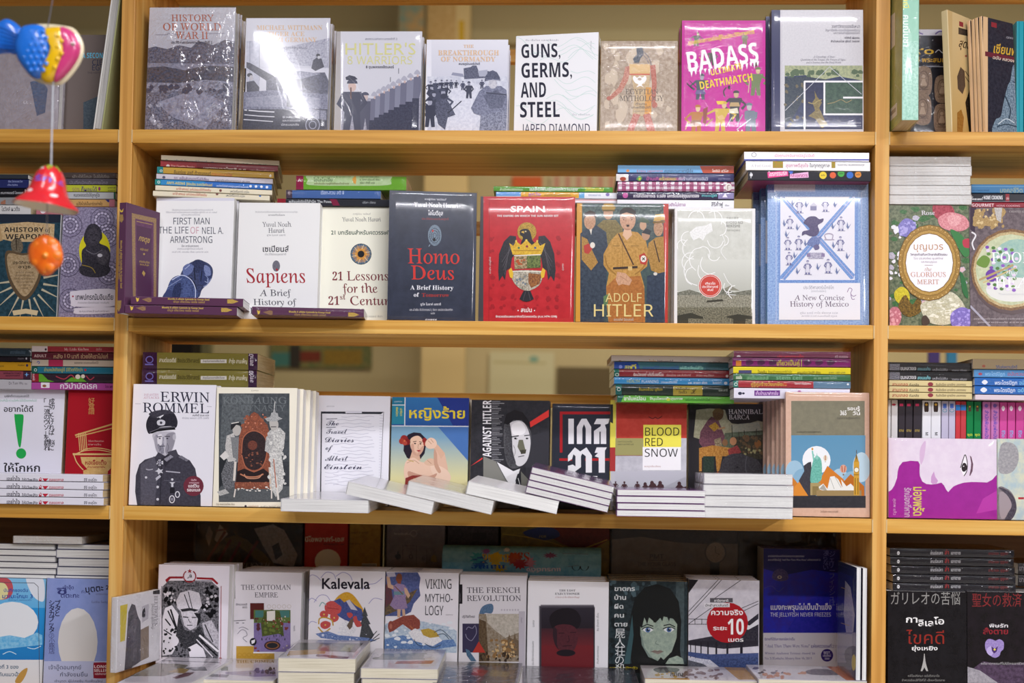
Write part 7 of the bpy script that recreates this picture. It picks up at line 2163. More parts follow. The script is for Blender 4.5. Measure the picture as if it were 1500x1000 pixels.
flats(nm('%s book lying flat in front of the pale faced girl book', 2), 944.5, 1109, -.273, [.024, .0242], -.001, .138, yaw=0, col='d8d2d4', wrap=1, pages='c', art='''
S 4a444c/6a6068@4 957 980 970 977 994 979 990 984 966 985
P c89a3a/b88a30@5 1058 975 1088 975 1108 995 1082 995
P c8922c 944 993 1010 993 1010 996 944 996
B 8a6c5c 1000 980 1060 993 22 4 .5
B c8a048 962 984 990 992 10 3 .6
T tb 4a4048 982 1000 990 5|กทิณ
''')
flats(nm('%s book lying flat in front of the tall blue jellyfish book', 2), 1111, 1270, -.268, [.0265, .027], -.009, .146, col='dad6dc', wrap=1, pages='c', art='''
S 55505a/7a7480@4 1180 983 1196 979 1222 982 1230 988 1190 988
P c8744a/b8642e@5 1210 975 1230 975 1272 996 1240 996
B c8885c 1118 984 1180 994 16 4 .5
B 6a5c64 1104 978 1150 986 8 4 .5
''')
# the wrapped book propped on its long edge against the oak side
S('wrapped white book on edge against the oak side, dark robed figure on it', 170, 233, 869, 4, y0=-.078, yaw=80, lean=0, t=.011, z=-.2708, col='d9d6da', spine='d0cdd0', wrap=2, pages='w', art='''
P c8b42a 176 887 187 884 183 938 176 940
P 4a464e/2e2c34@3 188 896 193 884 198 886 202 902 206 910 206 968 190 980 182 984
P 8a7866/766452@5 206 922 218 916 218 962 206 968
R 1a181c 224 858 234 870
P c0bcc4/a8a4ac@2 208 888 218 884 217 906 208 912
S 2a2830 209 894 212 890 213 900 211 904 208 902
T f 4a464e 226 - 872 5 -90|BEETHOVEN
T t 3a363e 222 - 884 3 -90|นักดนตรี ผู้ยิ่งใหญ่
''')
# left bay, lowest row
pile_kw = dict(pages='w', col='8c8a92')
zt = None
z = None
for k, (hp, w) in enumerate([(6, 0), (8.4, 1), (8.2, 0), (8.4, 0), (8, 0), (7.6, 0)]):
    pass
S('blue book with pale waves and dark blue lettering, beside the periwinkle book', -50, 61.6, 846.5, 4, y0=.06, t=.026, lean=2, copies=2, col='4a94cc', pages='g', copy_label='{} copy behind the blue wave book', art='''
G 86bde0 5aa8dc -60 840 70 895
G 2f8fd0 2678bc -60 890 70 966
S d8dce6 38 846 52 844 64 850 64 880 48 872
S b8545c -4 850 8 846 17 852 19 866 12 876 -4 876
S d8d09a -6 856 6 854 12 864 8 876 -6 876
E dfe2e8 18 911 38 30
P 5aa6d8/8cc4e4@8 -10 934 14 930 36 934 54 926 62 930 62 944 -10 952
C c8e4f0 1 40 948 50 950 60 946
C c8e4f0 1 4 958 14 954 24 958
R d6d8de -60 966 70 1010
L 4a4c58 .8 -4 852.6 50 853.6
L 4a4c58 .8 50 853.6 56 859
L 4a4c58 .8 56 859 58 1000
T tb 2c4a9c 5.6 41 866.6 4|บันทึกของฉัน
T tb 2c4a9c 3.4 48 875.8 5|มาเมะโกมะ 3
T t 2c5a9c 12 46 879.6 2|เรื่องวุ่นๆ ของแมวน้ำ
T tb 44607c -2 27 979 4.6|งที่ 3 ของ
T tb 44607c -2 29 990 4.6|กับแมวน้ำ
S b8904c 22 998 30 984 40 978 38 988 30 1000
''')
S('periwinkle book with Thai and Japanese lettering and a red badge, beside the blue wave book', 63, 169.5, 847.5, 4, y0=.055, t=.03, lean=2, copies=2, col='8a9ad0', pages='g', wrap=3, copy_label='{} copy behind the periwinkle book', art='''
R 8c9bd2/8394cc@30 58 842 180 1005
E d9d6d4 114 940 29 50
R b8bede 58 968 180 1000
T tb 3a3f78 83 98 870 8|ชิ
T tb 3a3f78 89 116 875 5.6|ตตะกะ
T tb 3a3f78 92 108 862.6 4.4|เจ้าจุ๊ด
T t 3a3f78 119 126 868.6 3.6|กับ
T tb 222032 125.6 152 867.6 8 6|บุตตะ
T sb 222032 155 159.6 863 6|2
T t 55597c 140.6 158 871 2|นักเขียนการ์ตูน
T t 55597c 134 157.6 883 2.4|โนบิโกะ โพนิยู่
V tb 2c2c4a 80.6 886.6 7.6 6|ブタと
V tb 2c2c4a 71.6 886.6 7.8 6|シタカブッタ
V t 4a4c78 71.6 934 7.6 5.6|②小豚店
T t 2c3050 71.6 119 980 5|เจ้าอู๊ดอมทุกข์
T t 2c3050 88 128 990.4 5|กำลังขมขื่น
S 8c2034 137 972 140 970 156 970 158 973 158 990 155 993 139 993 137 990
T mb ecdce0 138 157 978 4|LONG
T mb ecdce0 138 157.6 983.6 4|SELLER
T tb e0c4cc 139 156 988 2.4|หนังสือขายดี
T t 2c3050 80 150 998.6 2.6|เจ้าบุตตะ ผู้ไม่เคยยิ้ม กับเพื่อนใหม่
''')
z = None
yb = 846
for k, hp in enumerate([5.4, 8, 8.2, 8.2, 8.2, 8]):
    z = lie('dull white page edge, %s of six piled over the blue wave book' % ['lowest', 'second', 'third', 'fourth', 'fifth', 'topmost'][k], -60, 79.6 + (k * 2 % 5), yb, yb - hp, 'pages', y0=.07, depth=.16, z=z, group='six dull page edges over the blue wave book', pages='w', col='8a8894', **({'wrap': 1} if k % 2 else {})); yb -= hp
zl = z
z = None
yb = 847
for k, hp in enumerate([3.6, 12, 11.6, 12, 7]):
    z = lie('dull white page edge in the pile over the periwinkle book, %s of five' % ['lowest', 'second', 'third', 'fourth', 'topmost'][k], 81 + (k * 2 % 5), 172, yb, yb - hp, 'pages', y0=.07, depth=.16, z=z, group='five dull page edges over the periwinkle book', pages='w', col='8a8ca8', wrap=1 if k in (1, 2) else 0); yb -= hp
lie('wrapped book lying alone across the tops of two piles of dull page edges', 19, 120, 801.6, 790.4, 'pages', y0=.06, depth=.15, z=max(z, zl), pages='w', col='a8a6ae', wrap=2)
# right bay, lowest row
S('black book with grey Japanese title, red Thai word and a small tower', 1300.6, 1416.6, 866, 4, y0=.03, t=.03, lean=2, copies=2, col='131114', copy_label='{} copy behind the black book with the small tower', art='''
R 141215/1c1a1e@20 1295 860 1420 1005
T t 8c8a88 1305 1406.4 884 12.6|ガリレオの苦悩
T tb e8e6e6 1327 1344 911.4 8|กา
T tb e8e6e6 1345 1367 916.6 8|ลิเล
T tb e8e6e6 1368 1383 914 8|โอ
T t 8c2a22 1327.6 1383 942.6 15|ไขคดี
T tb e8e6e6 1335.6 1373.4 952 5|ยุ่งเหยิง
P a8a6a4 1353.6 957 1354.4 957 1355.6 968 1357 974 1359.6 982.6 1357 982.6 1354 977 1351 982.6 1348.6 982.6 1351 974 1352.4 968
T t 8a8886 1330 1376 991 2.6|คดีไขปริศนา แต่ปริศนาใจ
T t 8a8886 1321 1384 997.4 2.6|จำควรเขียนให้ใช้สีได้ เด็กเหนือกลาง
''')
S('black book with a violet pansy and dark red Japanese title', 1417.6, 1540, 867, 4, y0=.03, t=.03, lean=2, copies=2, col='151214', copy_label='{} copy behind the black violet pansy book', art='''
R 171416/201a20@20 1412 860 1545 1005
T t 7c2a2c 1424 1496.6 886.8 13|聖女の救済
T tb d8d4d8 1449 1476.6 918.6 4.4|พิษรัก
T tb 8c2630 1440 1476.6 928.4 7|สั่งตาย
S 8a72b4/a494c8@3 1443 942 1447 936 1453 936 1458 938 1464 936 1470 940 1470 950 1466 954 1464 960 1458 963 1452 961 1448 956 1444 952
S b8a8d8 1446 950 1452 946 1456 952 1452 960 1446 956
P 4a3068 1452 946 1457 950 1462 946 1460 954 1456 957 1453 953
E d8c84a 1457 951 1.6 1.6
P 3c2e40/5a4860@8 1417 985 1440 968 1470 974 1500 970 1500 1000 1417 1000
P 8a868e/a8a4ac@6 1417 976 1436 982 1462 1000 1417 1000
T t b8b4b8 1437 1500 973 2.6|คดีฆาตกรรมที่ไม่มีใครเอาชีวิต
''')
z = None; yb = 865
for k in range(5):
    z = flat_spine('glossy black spine, %s of five piled over the tower book' % ORD[k], [1307.6, 1308, 1305.6, 1304, 1303.6][k], [1488, 1487.6, 1486.4, 1485, 1485.6][k], yb, 11.7, .045, z=z, depth=.145, group='five black spines over the tower book', col='1d1c22', pages='c', wrap=1,
        spine_art='E d8d8dc %f %f 2 2.8\nE 4a4a50 %f %f .7 1\n' % (1316, yb - 6, 1315.6, yb - 6) + ln(1363, 1381, yb - 4, 4, 'เกมร่อนหา', 'b0aeb2') + ln(1384, 1390, yb - 4, 5.4, 'ล่า', '9c2a2c') + ln(1393, 1407, yb - 4, 4, 'เอาตาย', 'b0aeb2') + ln(1448, 1477, yb - 3.6, 3.4, 'ฮานาเอะ ยูซูเนะ', '6c2428')); yb -= 12.3
z = None; yb = 858
for k in range(2):
    z = flat_spine('black spine with pale lettering, %s of two beside the five glossy black spines' % ['lower', 'upper'][k], 1491, 1600, yb, 16, .10, z=z, depth=.13, group='two black spines at the end', col='19181c', wrap=1, spine_art=ln(1493, 1512, yb - 6, 6, 'ฆาตกร', '77747a')); yb -= 17

# ---------------------------------------------------------------- the unit behind the lowest row and what stands on it
unit = empty('display_unit', Matrix.Translation((0, .4, FLOOR_Z)), 'oak unit standing back to back behind the lowest row, in shadow', 'shelf unit')
def upart(o):
    o.parent = unit; o.matrix_parent_inverse = unit.matrix_world.inverted(); return o
U0, U1 = DEEP + .004, .56
SHADED_OAK = wood_mat('shaded_oak_laminate', 0, '7a5a34', '6a4c2a', '8a6840')  # oak darkened in its colour to stand in for the unlit recess
upart(slab('light_stop_board', -2.0, 2.0, U0, U1, -TH, -.0005, WOOD_X))  # added over the gap to keep light from behind out of the lowest row
upart(slab('base_board', -2.0, 2.0, U0, U1, SHELF[4] - TH, SHELF[4], SHADED_OAK))
gx = at(559, 815, U1)[0]
upart(slab('back_panel', -2.0, gx - .004, U1 + .001, U1 + .016, FLOOR_Z, -.001, SHADED_OAK))
upart(slab('back_panel', gx + .004, 2.0, U1 + .001, U1 + .016, FLOOR_Z, -.001, SHADED_OAK))
YB = .315
def panel(name, label, cat, x0, x1, yt, yb, y, d, col, art, group=None, film=0, z=None):
    """a flat pack standing behind the lowest row"""
    A = at(x0, yb, y); B = at(x1, yb, y); zt = at((x0 + x1) / 2, yt, y)[2]; z = SHELF[4] + .0005 if z is None else z
    w, h = B[0] - A[0], zt - z
    M = Matrix.Translation((A[0], y, z)); root = empty(name, M, label, cat, group)
    mb = MB(); mb.box(0, w, 0, d, 0, h, col); Face(mb, M, (0, 0, 0), (1, 0, 0), (0, 0, 1), w, h).run(art); mb.build('carton', GLOSS, root)
    if film:
        fb = MB(); fb.box(-.003, w + .003, -.003, d + .003, -.0003, h + .004); fb.build('plastic_bag', FILM[film], root)
    return root
panel('printed_bag', 'dark brown printed bag with golden pattern and red brush strokes, behind the lowest row', 'bag', 285, 441, 766, 850, YB, .02, '2a201c', '''
R 2e231e/1c1614@12 280 750 445 860
P 8a8078 301 785 306 770 312 780 306 800
P a09890 314 790 322 768 330 776 334 782 320 796
P 9a928c/7a726e@6 372 774 400 768 416 776 424 790 436 812 430 830 400 824 386 800
P 2a2428 398 800 408 794 414 812 404 820
P 6a5420/4a3a1c@3 328 788 344 784 362 790 372 800 384 808 400 824 414 838 396 838 372 816 350 800 332 796
P 4c3c1c/2c2416@2 320 796 350 800 356 836 314 836
L 64201e 4 330 778 304 820
L 64201e 3 316 777 332 775
L 64201e 4 338 790 320 822
L 64201e 4 352 794 336 824
L 64201e 4 378 792 356 826
T i 9a948c 352 396 830 6|REKNEH
''', film=2)
panel('medicine_box', 'red box with cream Thai lettering and a cream oval, behind the yellow mountain book', 'box', 445.5, 508, 764, 850, YB, .05, 'b8301f', '''
R bc3322/ae2c1c@20 440 750 512 860
T tb ece0c8 447 504 793 6|นีโอพลาสท์-เอส
T tb 4a1c14 474 504 798 2.4|พลาสเตอร์ปิดแผล
E e8dcc0 480 822 19 18
''')
panel('carton', 'mustard carton with a small barcode, between the red box and the grey product pack', 'box', 511, 556, 764, 850, YB + .005, .04, 'a8801f', '''
R a47c22/90691c@14 508 750 560 860
T m 4a3a18 512 540 781 2.4|Cajuput Ointment
T m 4a3a18 512 532 797 2|Net weight
R d8d0c0 530 825 552 836
'''+''.join('L 2a2420 .8 %f 826 %f 836\n' % (531 + k * 1.6, 531 + k * 1.6) for k in range(13)))
panel('product_pack', 'grey brown product pack in clear plastic with a row of small pictograms', 'pack', 566, 650, 764, 850, YB, .03, '77696a', '''
R 7c6e6e/6a5e60@16 560 750 740 860
O 9a8c8a 606 781 4.6 4.4 .9
T t b8aaa4 577 600 783 2.4|ไหมขัดฟัน
L 4a4044 .8 590 798 590 826
L 4a4044 .8 610 798 610 826
L 4a4044 .8 625 804 625 826
L 4a4044 .8 592 799 608 799
E 2a2428 583 815 4.4 4.6
E 2a2428 583 809 1.2 2
O 3a3236 602 815 2.6 3 1
L 3a3236 1 602 807 602 811
O 3a3236 620.4 818 1.8 2 .9
P 8a7420 631 822 632 814 636 812 639 815 640 823
''', film=2)
panel('dark_carton', 'dark plum carton behind the rolled blue bag', 'box', 655, 729, 764, 850, YB + .01, .04, '3c3036', '''
R 42363c/2e262c@9 650 750 735 860
R 2a2228 692 780 712 790
''')
panel('snack_box', 'mustard and maroon box with a navy oval, behind the rolled blue bag', 'box', 733, 892, 764, 850, YB, .05, '7a6416', '''
R 806a18/6a5614@12 728 750 896 860
P 6c2418/5a1c14@8 806 750 896 750 896 788 872 802 846 804 822 796 806 786
S 28326a 766 780 790 772 812 774 820 784 806 790 786 790
C a88c24 1.4 736 782 770 786 806 794 846 804 890 790
T m b8a84a 790 800 787 3|FOR
''')
panel('watch_poster', 'taupe printed bag with black watch shop lettering and a round wristwatch picture', 'bag', 895.5, 1080, 771, 850, YB, .02, '6c5f54', '''
R 74675a/665a4e@20 890 750 1085 860
P 2e2a2c/3c3638@8 890 750 1085 750 1085 796 1040 797 990 794 940 786 896 790
T m 1e1c1e 952 972 818 6.4|PMT
L 3a3430 .7 950 820.4 976 820.4
T m 1e1c1e 934 990 828.6 5.4|THE HOUR GLASS
T t 2e2a28 955 970 833.6 2|ประเทศไทย
T m 2e2a28 938 986 838 2|EMPORIUM SIAM PARAGON GAYSORN
R 2a2626 1040 822 1054 842
R 2a2626 1040 788 1054 796
E 4c4640 1048 809 16 16.6
E 8a7c6c/a89886@4 1048 809 14 14.6
L 3a3430 1 1048 809 1048 800
L 3a3430 1 1048 809 1054 812
''', film=2)
panel('carton', 'plain dark brown carton behind the tall blue jellyfish book', 'box', 1083, 1225, 774, 850, YB + .02, .04, '3a2a1e', 'R 3c2c20/2e2218@20 1080 750 1265 860', film=2)
# rolled bag lying on the books
def roll(label, x0, x1, yc, rpx, y):
    A = at(x0, yc, y); B = at(x1, yc + 2, y); r = rpx * (y - CAM[1]) / F; z0 = (A[2] + B[2]) / 2
    root = empty('rolled_bag', Matrix.Translation((A[0], y, z0)), label, 'bag')
    w = B[0] - A[0]; mb = MB(); n = 28; V = []; Fc = []; col = []
    for s in range(2):
        for i in range(n + 1):
            a = 2 * math.pi * i / n; rr = r * (1 + .03 * math.sin(3 * a))
            V.append((s * w, -rr * math.cos(a), rr * math.sin(a)))
    mb.add(V, [(i, i + n + 1, i + n + 2, i + 1) for i in range(n)], '5f9ab4/7fb2c4@26')
    mb.add(V, [tuple(range(n)), tuple(range(n + 1, 2 * n + 1))[::-1]], 'b8b4b0')
    # splashes and lettering wrapped on the near side
    def wrap(pts, c, fs=None, k=1.004, zz=None):
        P = []
        for i, (px, py) in enumerate(pts):
            q = at(px, py, y - r); x = q[0] - A[0]; z = max(-r * .999, min(r * .999, q[2] - z0)); a = math.asin(z / r); rr = r * (1 + .03 * math.sin(3 * a)) * k + (zz[i] if zz is not None else 0)
            P.append((x, -rr * math.cos(a), rr * math.sin(a)))
        if fs is None:
            fs = [t for t in tessellate_polygon([[Vector((p[0], p[2], 0)) for p in P]])]
        mb.add(P, fs, c)
    rg = random.Random(3)
    for cx, cy, rx, ry, c in [(700, 818, 14, 12, '3f9aa8'), (704, 822, 14, 12, '2a5a9c'), (712, 808, 8, 5, '8a5aa0'), (726, 818, 13, 16, 'c8a82a'), (732, 832, 12, 8, 'd0b02c'), (754, 818, 15, 13, 'a8482c'), (762, 826, 14, 10, '9c2c34'), (776, 824, 10, 10, 'b87a90'), (742, 806, 6, 4, 'd8d4d4'), (806, 814, 12, 5, '7a4a6c')]:
        wrap([(cx + rx * (1 if i % 2 else .55) * math.cos(i * .314) * rg.uniform(.8, 1.1), cy + ry * (1 if i % 2 else .55) * math.sin(i * .314) * rg.uniform(.8, 1.1)) for i in range(20)], c, k=1.003 + rg.uniform(0, .003))
    def word(txt, font, c, x0, x1, yb, h):                          # printed upside down
        co, fs, isl = glyphs(txt, font); lo, hi = co[:, 0].min(), co[:, 0].max(); sx = (x1 - x0) / (hi - lo)
        wrap([(x1 - (a - lo) * sx, yb + b * h / .7) for a, b in co], c, fs, 1.009, isl * 4e-6)
    word('Sale', 'fb', 'a8402c', 746, 775, 810, 12); word('Brand', 'fb', 'd0a82a', 706, 746, 812, 12)
    word('name', 'fb', '2c5aa8', 690, 740, 827, 9); word('แบรนด์ดัง', 'tb', 'e0c4cc', 771, 821, 832, 6)
    wrap([(824, 811), (862, 812), (848, 828), (832, 830)], '6a1c34'); wrap([(824, 811), (834, 820), (830, 830)], '241c24', k=1.006)
    for cx in (844, 856):
        pts = [(cx + 6 * math.cos(t), 829 + 7 * math.sin(t)) for t in [math.pi * i / 8 for i in range(9)]]
        for (a, b), (c_, d) in zip(pts, pts[1:]): wrap([(a - .7, b), (a + .7, b), (c_ + .7, d), (c_ - .7, d)], '241c24', [(0, 1, 2, 3)])
    mb.build('printed_sheet', GLOSS, root)
    return root
roll('rolled pale blue bag with upside down splashed colour lettering, lying behind the portrait paperback', 650, 880, 822, 24, .272)

# things far behind, seen through the gaps
def far(name, label, cat, x0, x1, yt, yb, y, d, col, art='', z=None):
    A = at(x0, yb, y); B = at(x1, yt, y); z = A[2] if z is None else z
    M = Matrix.Translation((A[0], y, z)); mb = MB(); mb.box(0, B[0] - A[0], 0, d, 0, B[2] - z, col)
    if art: Face(mb, M, (0, 0, 0), (1, 0, 0), (0, 0, 1), B[0] - A[0], B[2] - z).run(art)
    o = mb.build(name, PRINT); o.matrix_world = M; return tag(o, label, cat)
YW = 2.985
far('poster', 'blurred colourful poster on the far wall seen above the pale framed photograph book', 'poster', 395, 545, 488, 538, YW, .008, '7a6a3c', '''
R 8a7a44/5c6a3a@24 390 480 550 545
R 4a7a6a 398 516 424 536
R 8a3c24/6c2c1c@14 440 514 470 530
R a8842c/7a5c20@14 474 512 530 534
R 3c3428 424 505 440 540
''')
far('notice_board', 'brown notice board on the far wall, blurred between the upper shelves', 'board', 816, 900, 538, 582, YW, .012, '6a5836')
far('notice_sheet', 'large pale notice sheet on the far wall, blurred beside the brown notice board', 'notice', 716, 812, 516, 600, YW, .004, 'd4c898', 'L c0b078 3 722 530 800 532\nE 8aa88a 782 526 7 5\nE b8c4a0 830 526 6 5')
far('orange_sheet', 'blurred orange sheet on the far wall, above the red eagle book', 'notice', 750, 794, 258, 276, YW, .004, 'd8642c')
far('striped_sheet', 'blurred sheet of faint red stripes on the far wall, beside the orange sheet', 'notice', 806, 900, 258, 282, YW, .004, 'cdb488', '\n'.join('R c88a6c %d 256 %d 284' % (x, x + 7) for x in range(812, 900, 16)))
M = None
c = far('hanging_cloth', 'blurred hanging cloth with green and orange pattern behind the top row', 'cloth', 583, 622, -70, 120, 2.6, .03, '2f8a84')
for ch in (c,): pass
c.data.materials.clear(); c.data.materials.append(plain_mat('patterned_cloth', '1f8a86', 'd8922c', 26, .8))
mnt = c.data.materials[0].node_tree
for n in mnt.nodes:
    if n.type == 'TEX_NOISE': n.inputs['Detail'].default_value = 0
    if n.type == 'MIX': pass
far('timber_post', 'pale timber post beside the hanging cloth, blurred behind the top row', 'post', 624, 690, -70, 140, 2.7, .06, 'e0c080', 'R d8b474/c89c5a@22 626 -70 668 140\nR d8a820 672 30 680 66', z=FLOOR_Z)
far('dark_pillar', 'dark pillar in the shop behind, seen over the two olive spines', 'pillar', 215, 284, 440, 640, 2.2, .2, '1c1612', z=FLOOR_Z)
far('grey_post', 'grey green post beside the dark pillar in the shop behind', 'post', 290, 308, 440, 640, 2.3, .05, '77704c', z=FLOOR_Z)
far('package', 'narrow blue banner behind the bay of glossy black and cream spines', 'package', 1388, 1402, 500, 560, 1.6, .02, '3c8ab0', z=FLOOR_Z)  # stands for a blue carton, stretched down to the floor
far('package', 'narrow violet banner behind the bay of glossy black and cream spines', 'package', 1361, 1377, 500, 560, 1.6, .02, '4c3c78', z=FLOOR_Z)  # stands for a violet carton, likewise extended to floor level

# ---------------------------------------------------------------- string of ceramic charms hanging in front of the bookcase
YC = -.50
SCL = (YC - CAM[1]) / F
chime = empty('hanging_chime', Matrix.Translation(tuple(at(75, 395, YC))), 'string of ceramic charms hanging before the bookcase: blue fish, red bell, orange flower', 'chime')
def cpart(mb, name, parent=None, mats=None, smooth=True):
    o = mb.build(name, mats or PAINT); p = parent or chime
    o.parent = p; o.matrix_parent_inverse = p.matrix_world.inverted()
    if smooth: o.data.polygons.foreach_set('use_smooth', [True] * len(o.data.polygons)); o.data.update()
    return o
def puffed(mb, pts, cx, cy, thick, col, y=YC, rings=6, back=True):
    """a rounded plaque with the outline pts, fattest at (cx, cy)"""
    out = spline(pts, True, 4); n = len(out)
    for sg in ((-1, 1) if back else (-1,)):
        V = []; Fc = []
        for k in range(rings + 1):
            t = k / rings; s = math.cos(t * math.pi / 2) ** .55 if k < rings else 0.0
            for x, z in out: V.append(tuple(at(cx + (x - cx) * s, cy + (z - cy) * s, y) + np.array([0, sg * thick * math.sin(t * math.pi / 2), 0])))
        for k in range(rings):
            for i in range(n):
                f = (k * n + i, k * n + (i + 1) % n, (k + 1) * n + (i + 1) % n, (k + 1) * n + i); Fc.append(f if sg > 0 else f[::-1])
        mb.add(V, Fc, col)
def bump(mb, px, py, rp, y, h, col):
    c = at(px, py, y); r = rp * SCL; V = []; Fc = []; n, m = 10, 4
    for k in range(m + 1):
        a = k / m * math.pi / 2
        for i in range(n): V.append((c[0] + r * math.cos(a) * math.cos(2 * math.pi * i / n), c[1] - h * math.sin(a), c[2] + r * math.cos(a) * math.sin(2 * math.pi * i / n)))
    for k in range(m):
        for i in range(n): Fc.append((k * n + i, k * n + (i + 1) % n, (k + 1) * n + (i + 1) % n, (k + 1) * n + i))
    mb.add(V, Fc, col)
mb = MB()
puffed(mb, [(30, 44), (42, 37), (62, 38), (73, 52), (76, 68), (72, 92), (62, 112), (50, 115), (38, 104), (26, 86), (22, 66)], 52, 74, .013, '1c6cd0')
puffed(mb, [(34, 46), (26, 36), (12, 28), (0, 32), (-14, 44), (-16, 66), (-8, 80), (8, 76), (22, 80), (32, 74), (36, 60)], 12, 56, .008, '1a66c8')
for k in range(7):
    a = at(28, 52 + k * 4, YC - .0085); b = at(-8, 36 + k * 7, YC - .006)
    w = np.array([0, 0, .0009]); mb.add([tuple(a - w), tuple(b - w), tuple(b + w), tuple(a + w), tuple(a + np.array([0, -.002, 0])), tuple(b + np.array([0, -.002, 0]))], [(0, 1, 5, 4), (4, 5, 2, 3)], '1458b4')
for r_ in range(7):
    for c_ in range(4 + (r_ % 2)):
        px, py = 36 + c_ * 9 - (r_ % 2) * 4.5, 46 + r_ * 9.4
        if ((px - 52) / 24) ** 2 + ((py - 74) / 40) ** 2 < .86: bump(mb, px, py, 3.4, YC - .0125 * math.sqrt(max(0, 1 - ((px - 52) / 26) ** 2 * .6 - ((py - 74) / 42) ** 2 * .6)), .0018, '2a78d8')
body = cpart(mb, 'fish_body')
mb = MB(); puffed(mb, [(66, 44), (78, 40), (92, 42), (97, 60), (97, 84), (88, 106), (76, 120), (64, 119), (60, 108), (70, 90), (76, 66)], 82, 78, .011, 'e2b40c', y=YC + .002)
for px, py in [(84, 52), (90, 60), (84, 68), (90, 78), (84, 86), (80, 98)]: bump(mb, px, py, 3.4, YC - .0085, .0016, 'e8bc16')
cpart(mb, 'fish_collar', body)
mb = MB(); puffed(mb, [(88, 42), (100, 42), (110, 50), (117, 64), (116, 80), (106, 98), (92, 114), (80, 120), (88, 100), (93, 76)], 101, 72, .010, 'c83c78', y=YC + .003)
bump(mb, 107, 64, 3, YC - .006, .003, 'f2ede4'); bump(mb, 107.4, 64, 1.4, YC - .0085, .002, '1c1a1c')
cpart(mb, 'fish_head', body)
mb = MB(); puffed(mb, [(34, 41), (60, 35), (96, 38), (110, 43), (120, 58), (123, 74), (118, 92), (104, 112), (90, 124), (70, 124), (52, 118), (38, 104), (28, 80), (28, 56)], 76, 78, .006, 'dccfae', y=YC + .009)
cpart(mb, 'fish_rim', body)
# bell: a turned shape with a flared, gently scalloped rim, hanging slightly askew
bc = at(71.5, 272, YC); tilt = math.radians(-6.5)
prof = [(0, 242), (6, 242), (12, 245), (17, 250), (21, 257), (24, 266), (26.5, 276), (30, 285), (36, 292), (43, 298), (47, 302.5), (48, 305)]
def bell_r(pz):
    for (r0, z0), (r1, z1) in zip(prof[1:], prof[2:]):
        if z0 <= pz <= z1: return r0 + (r1 - r0) * (pz - z0) / (z1 - z0)
    return prof[-1][0] if pz > 300 else 6
def bell_p(r, pz, a, k=0.0):
    w = 1 + (.035 * math.cos(6 * a) * max(0, (pz - 280) / 25) if pz > 280 else 0)
    x, y, z = r * w * math.cos(a) * SCL, r * w * math.sin(a) * SCL, (272 - pz) * SCL
    x, y = x * (1 + k), y * (1 + k)
    return (bc[0] + x * math.cos(tilt) - z * math.sin(tilt), bc[1] + y, bc[2] + x * math.sin(tilt) + z * math.cos(tilt))
n = 48; mb = MB(); V = [bell_p(r, pz, 2 * math.pi * i / n) for r, pz in prof for i in range(n)]
mb.add(V, [(k * n + i, (k + 1) * n + i, (k + 1) * n + (i + 1) % n, k * n + (i + 1) % n) for k in range(len(prof) - 1) for i in range(n)], 'd2242c')
inn = [(r - 1.8, pz + (1.4 if k < len(prof) - 1 else 0)) for k, (r, pz) in enumerate(prof) if r > 5]
V = [bell_p(r, pz, 2 * math.pi * i / n) for r, pz in inn for i in range(n)]
mb.add(V, [(k * n + i, k * n + (i + 1) % n, (k + 1) * n + (i + 1) % n, (k + 1) * n + i) for k in range(len(inn) - 1) for i in range(n)], 'e2dcc8')
V = [bell_p(r, pz, 2 * math.pi * i / n) for r, pz in (prof[-1], inn[-1]) for i in range(n)]
mb.add(V, [(i, n + i, n + (i + 1) % n, (i + 1) % n) for i in range(n)], 'c4202a')
def on_bell(px, py, k=.012):
    r = bell_r(py); x = max(-.97, min(.97, (px - 71.5) / r)); a = -math.acos(x); return bell_p(r, py, a, k)
for txt, x0, x1, yb, h in (('รัก', 59, 84, 270, 10), ('..', 87, 91.5, 269, 6), ('ณ', 92, 96, 271, 9)):
    co, fs, isl = glyphs(txt, 'tb'); lo, hi = co[:, 0].min(), co[:, 0].max(); sx = (x1 - x0) / (hi - lo)
    mb.add([on_bell(x0 + (a - lo) * sx, yb - b * h / .8, .02 + i * .002) for (a, b), i in zip(co, isl)], fs, '6a62d8')
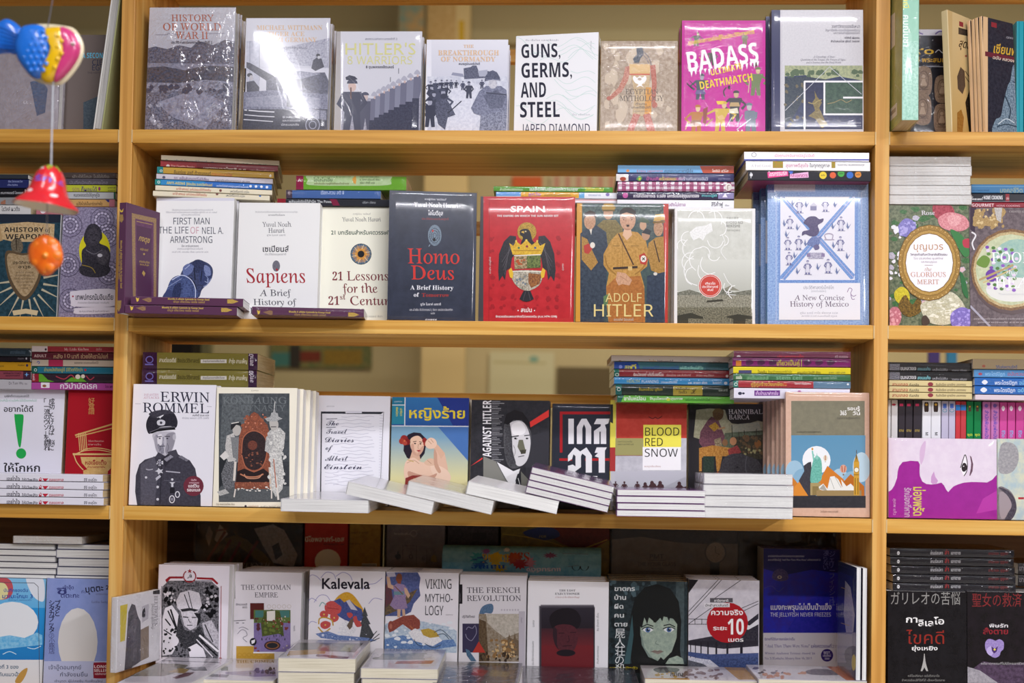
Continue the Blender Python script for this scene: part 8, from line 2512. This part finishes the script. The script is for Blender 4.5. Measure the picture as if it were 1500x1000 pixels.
for px, py, rr in ((57, 286, 3.6), (93, 290, 3.6), (64, 248.6, 2.6)):
    P = [on_bell(px + rr * 1.3 * math.cos(t), py + rr * .8 * math.sin(t), .015) for t in [2 * math.pi * i / 14 for i in range(14)]]
    mb.add(P, [tuple(range(14))], 'f2dede')
bell = cpart(mb, 'bell')
mb = MB()
for k in range(6):
    a = 2 * math.pi * k / 6 - 1.35
    P = [bell_p(r, pz, a + da, .05) for r, pz, da in ((3, 241.4, 0), (8, 242, -.34), (13.4, 246, -.3), (17, 250.4, 0), (13.4, 246, .3), (8, 242, .34))]
    mb.add(P, [(0, 1, 2, 3, 4, 5)], '7cc01e')
cpart(mb, 'leaf_cap', bell, smooth=False)
# clapper flower
mb = MB()
puffed(mb, [(50, 352), (58, 346), (67, 343), (76, 347), (86, 354), (91, 366), (92, 380), (88, 390), (80, 396), (74, 402), (66, 404), (58, 400), (52, 392), (44, 384), (42, 370), (44, 360)], 67, 374, .010, 'ee7418/e2601a@14')
for px, py in ((56, 360), (74, 356), (82, 374), (72, 390), (54, 382)): bump(mb, px, py, 9, YC - .0055, .004, 'f07c1c')
bump(mb, 67, 374, 5, YC - .009, .004, 'f2922a'); bump(mb, 66, 396, 5, YC - .004, .0035, 'f0a428')
cpart(mb, 'flower_clapper')
def cord(pts, r, name, col):
    mb = MB(); m = 6
    for a, b in zip(pts, pts[1:]):
        a, b = np.array(a), np.array(b); d = b - a; d = d / np.linalg.norm(d); u = np.cross(d, [0, 1, 0]); u /= np.linalg.norm(u); v = np.cross(d, u)
        V = [tuple(p + r * (math.cos(2 * math.pi * i / m) * u + math.sin(2 * math.pi * i / m) * v)) for p in (a, b) for i in range(m)]
        mb.add(V, [(i, (i + 1) % m, m + (i + 1) % m, m + i) for i in range(m)], col)
    cpart(mb, name, mats=PRINT)
ws = lambda *q: [at(px, py, y) for px, py, y in q]
cord(ws((92, -420, YC), (77, 0, YC), (69, 46, YC + .004)), .0006, 'cord', '6a6a74')
cord(ws((78, 118, YC + .004), (76, 190, YC), (75, 238, YC), (74.6, 243, YC)), .0011, 'cord', 'b8bcc4')
cord(ws((71, 246, YC), (68, 350, YC)), .0006, 'cord', '8a8a90')
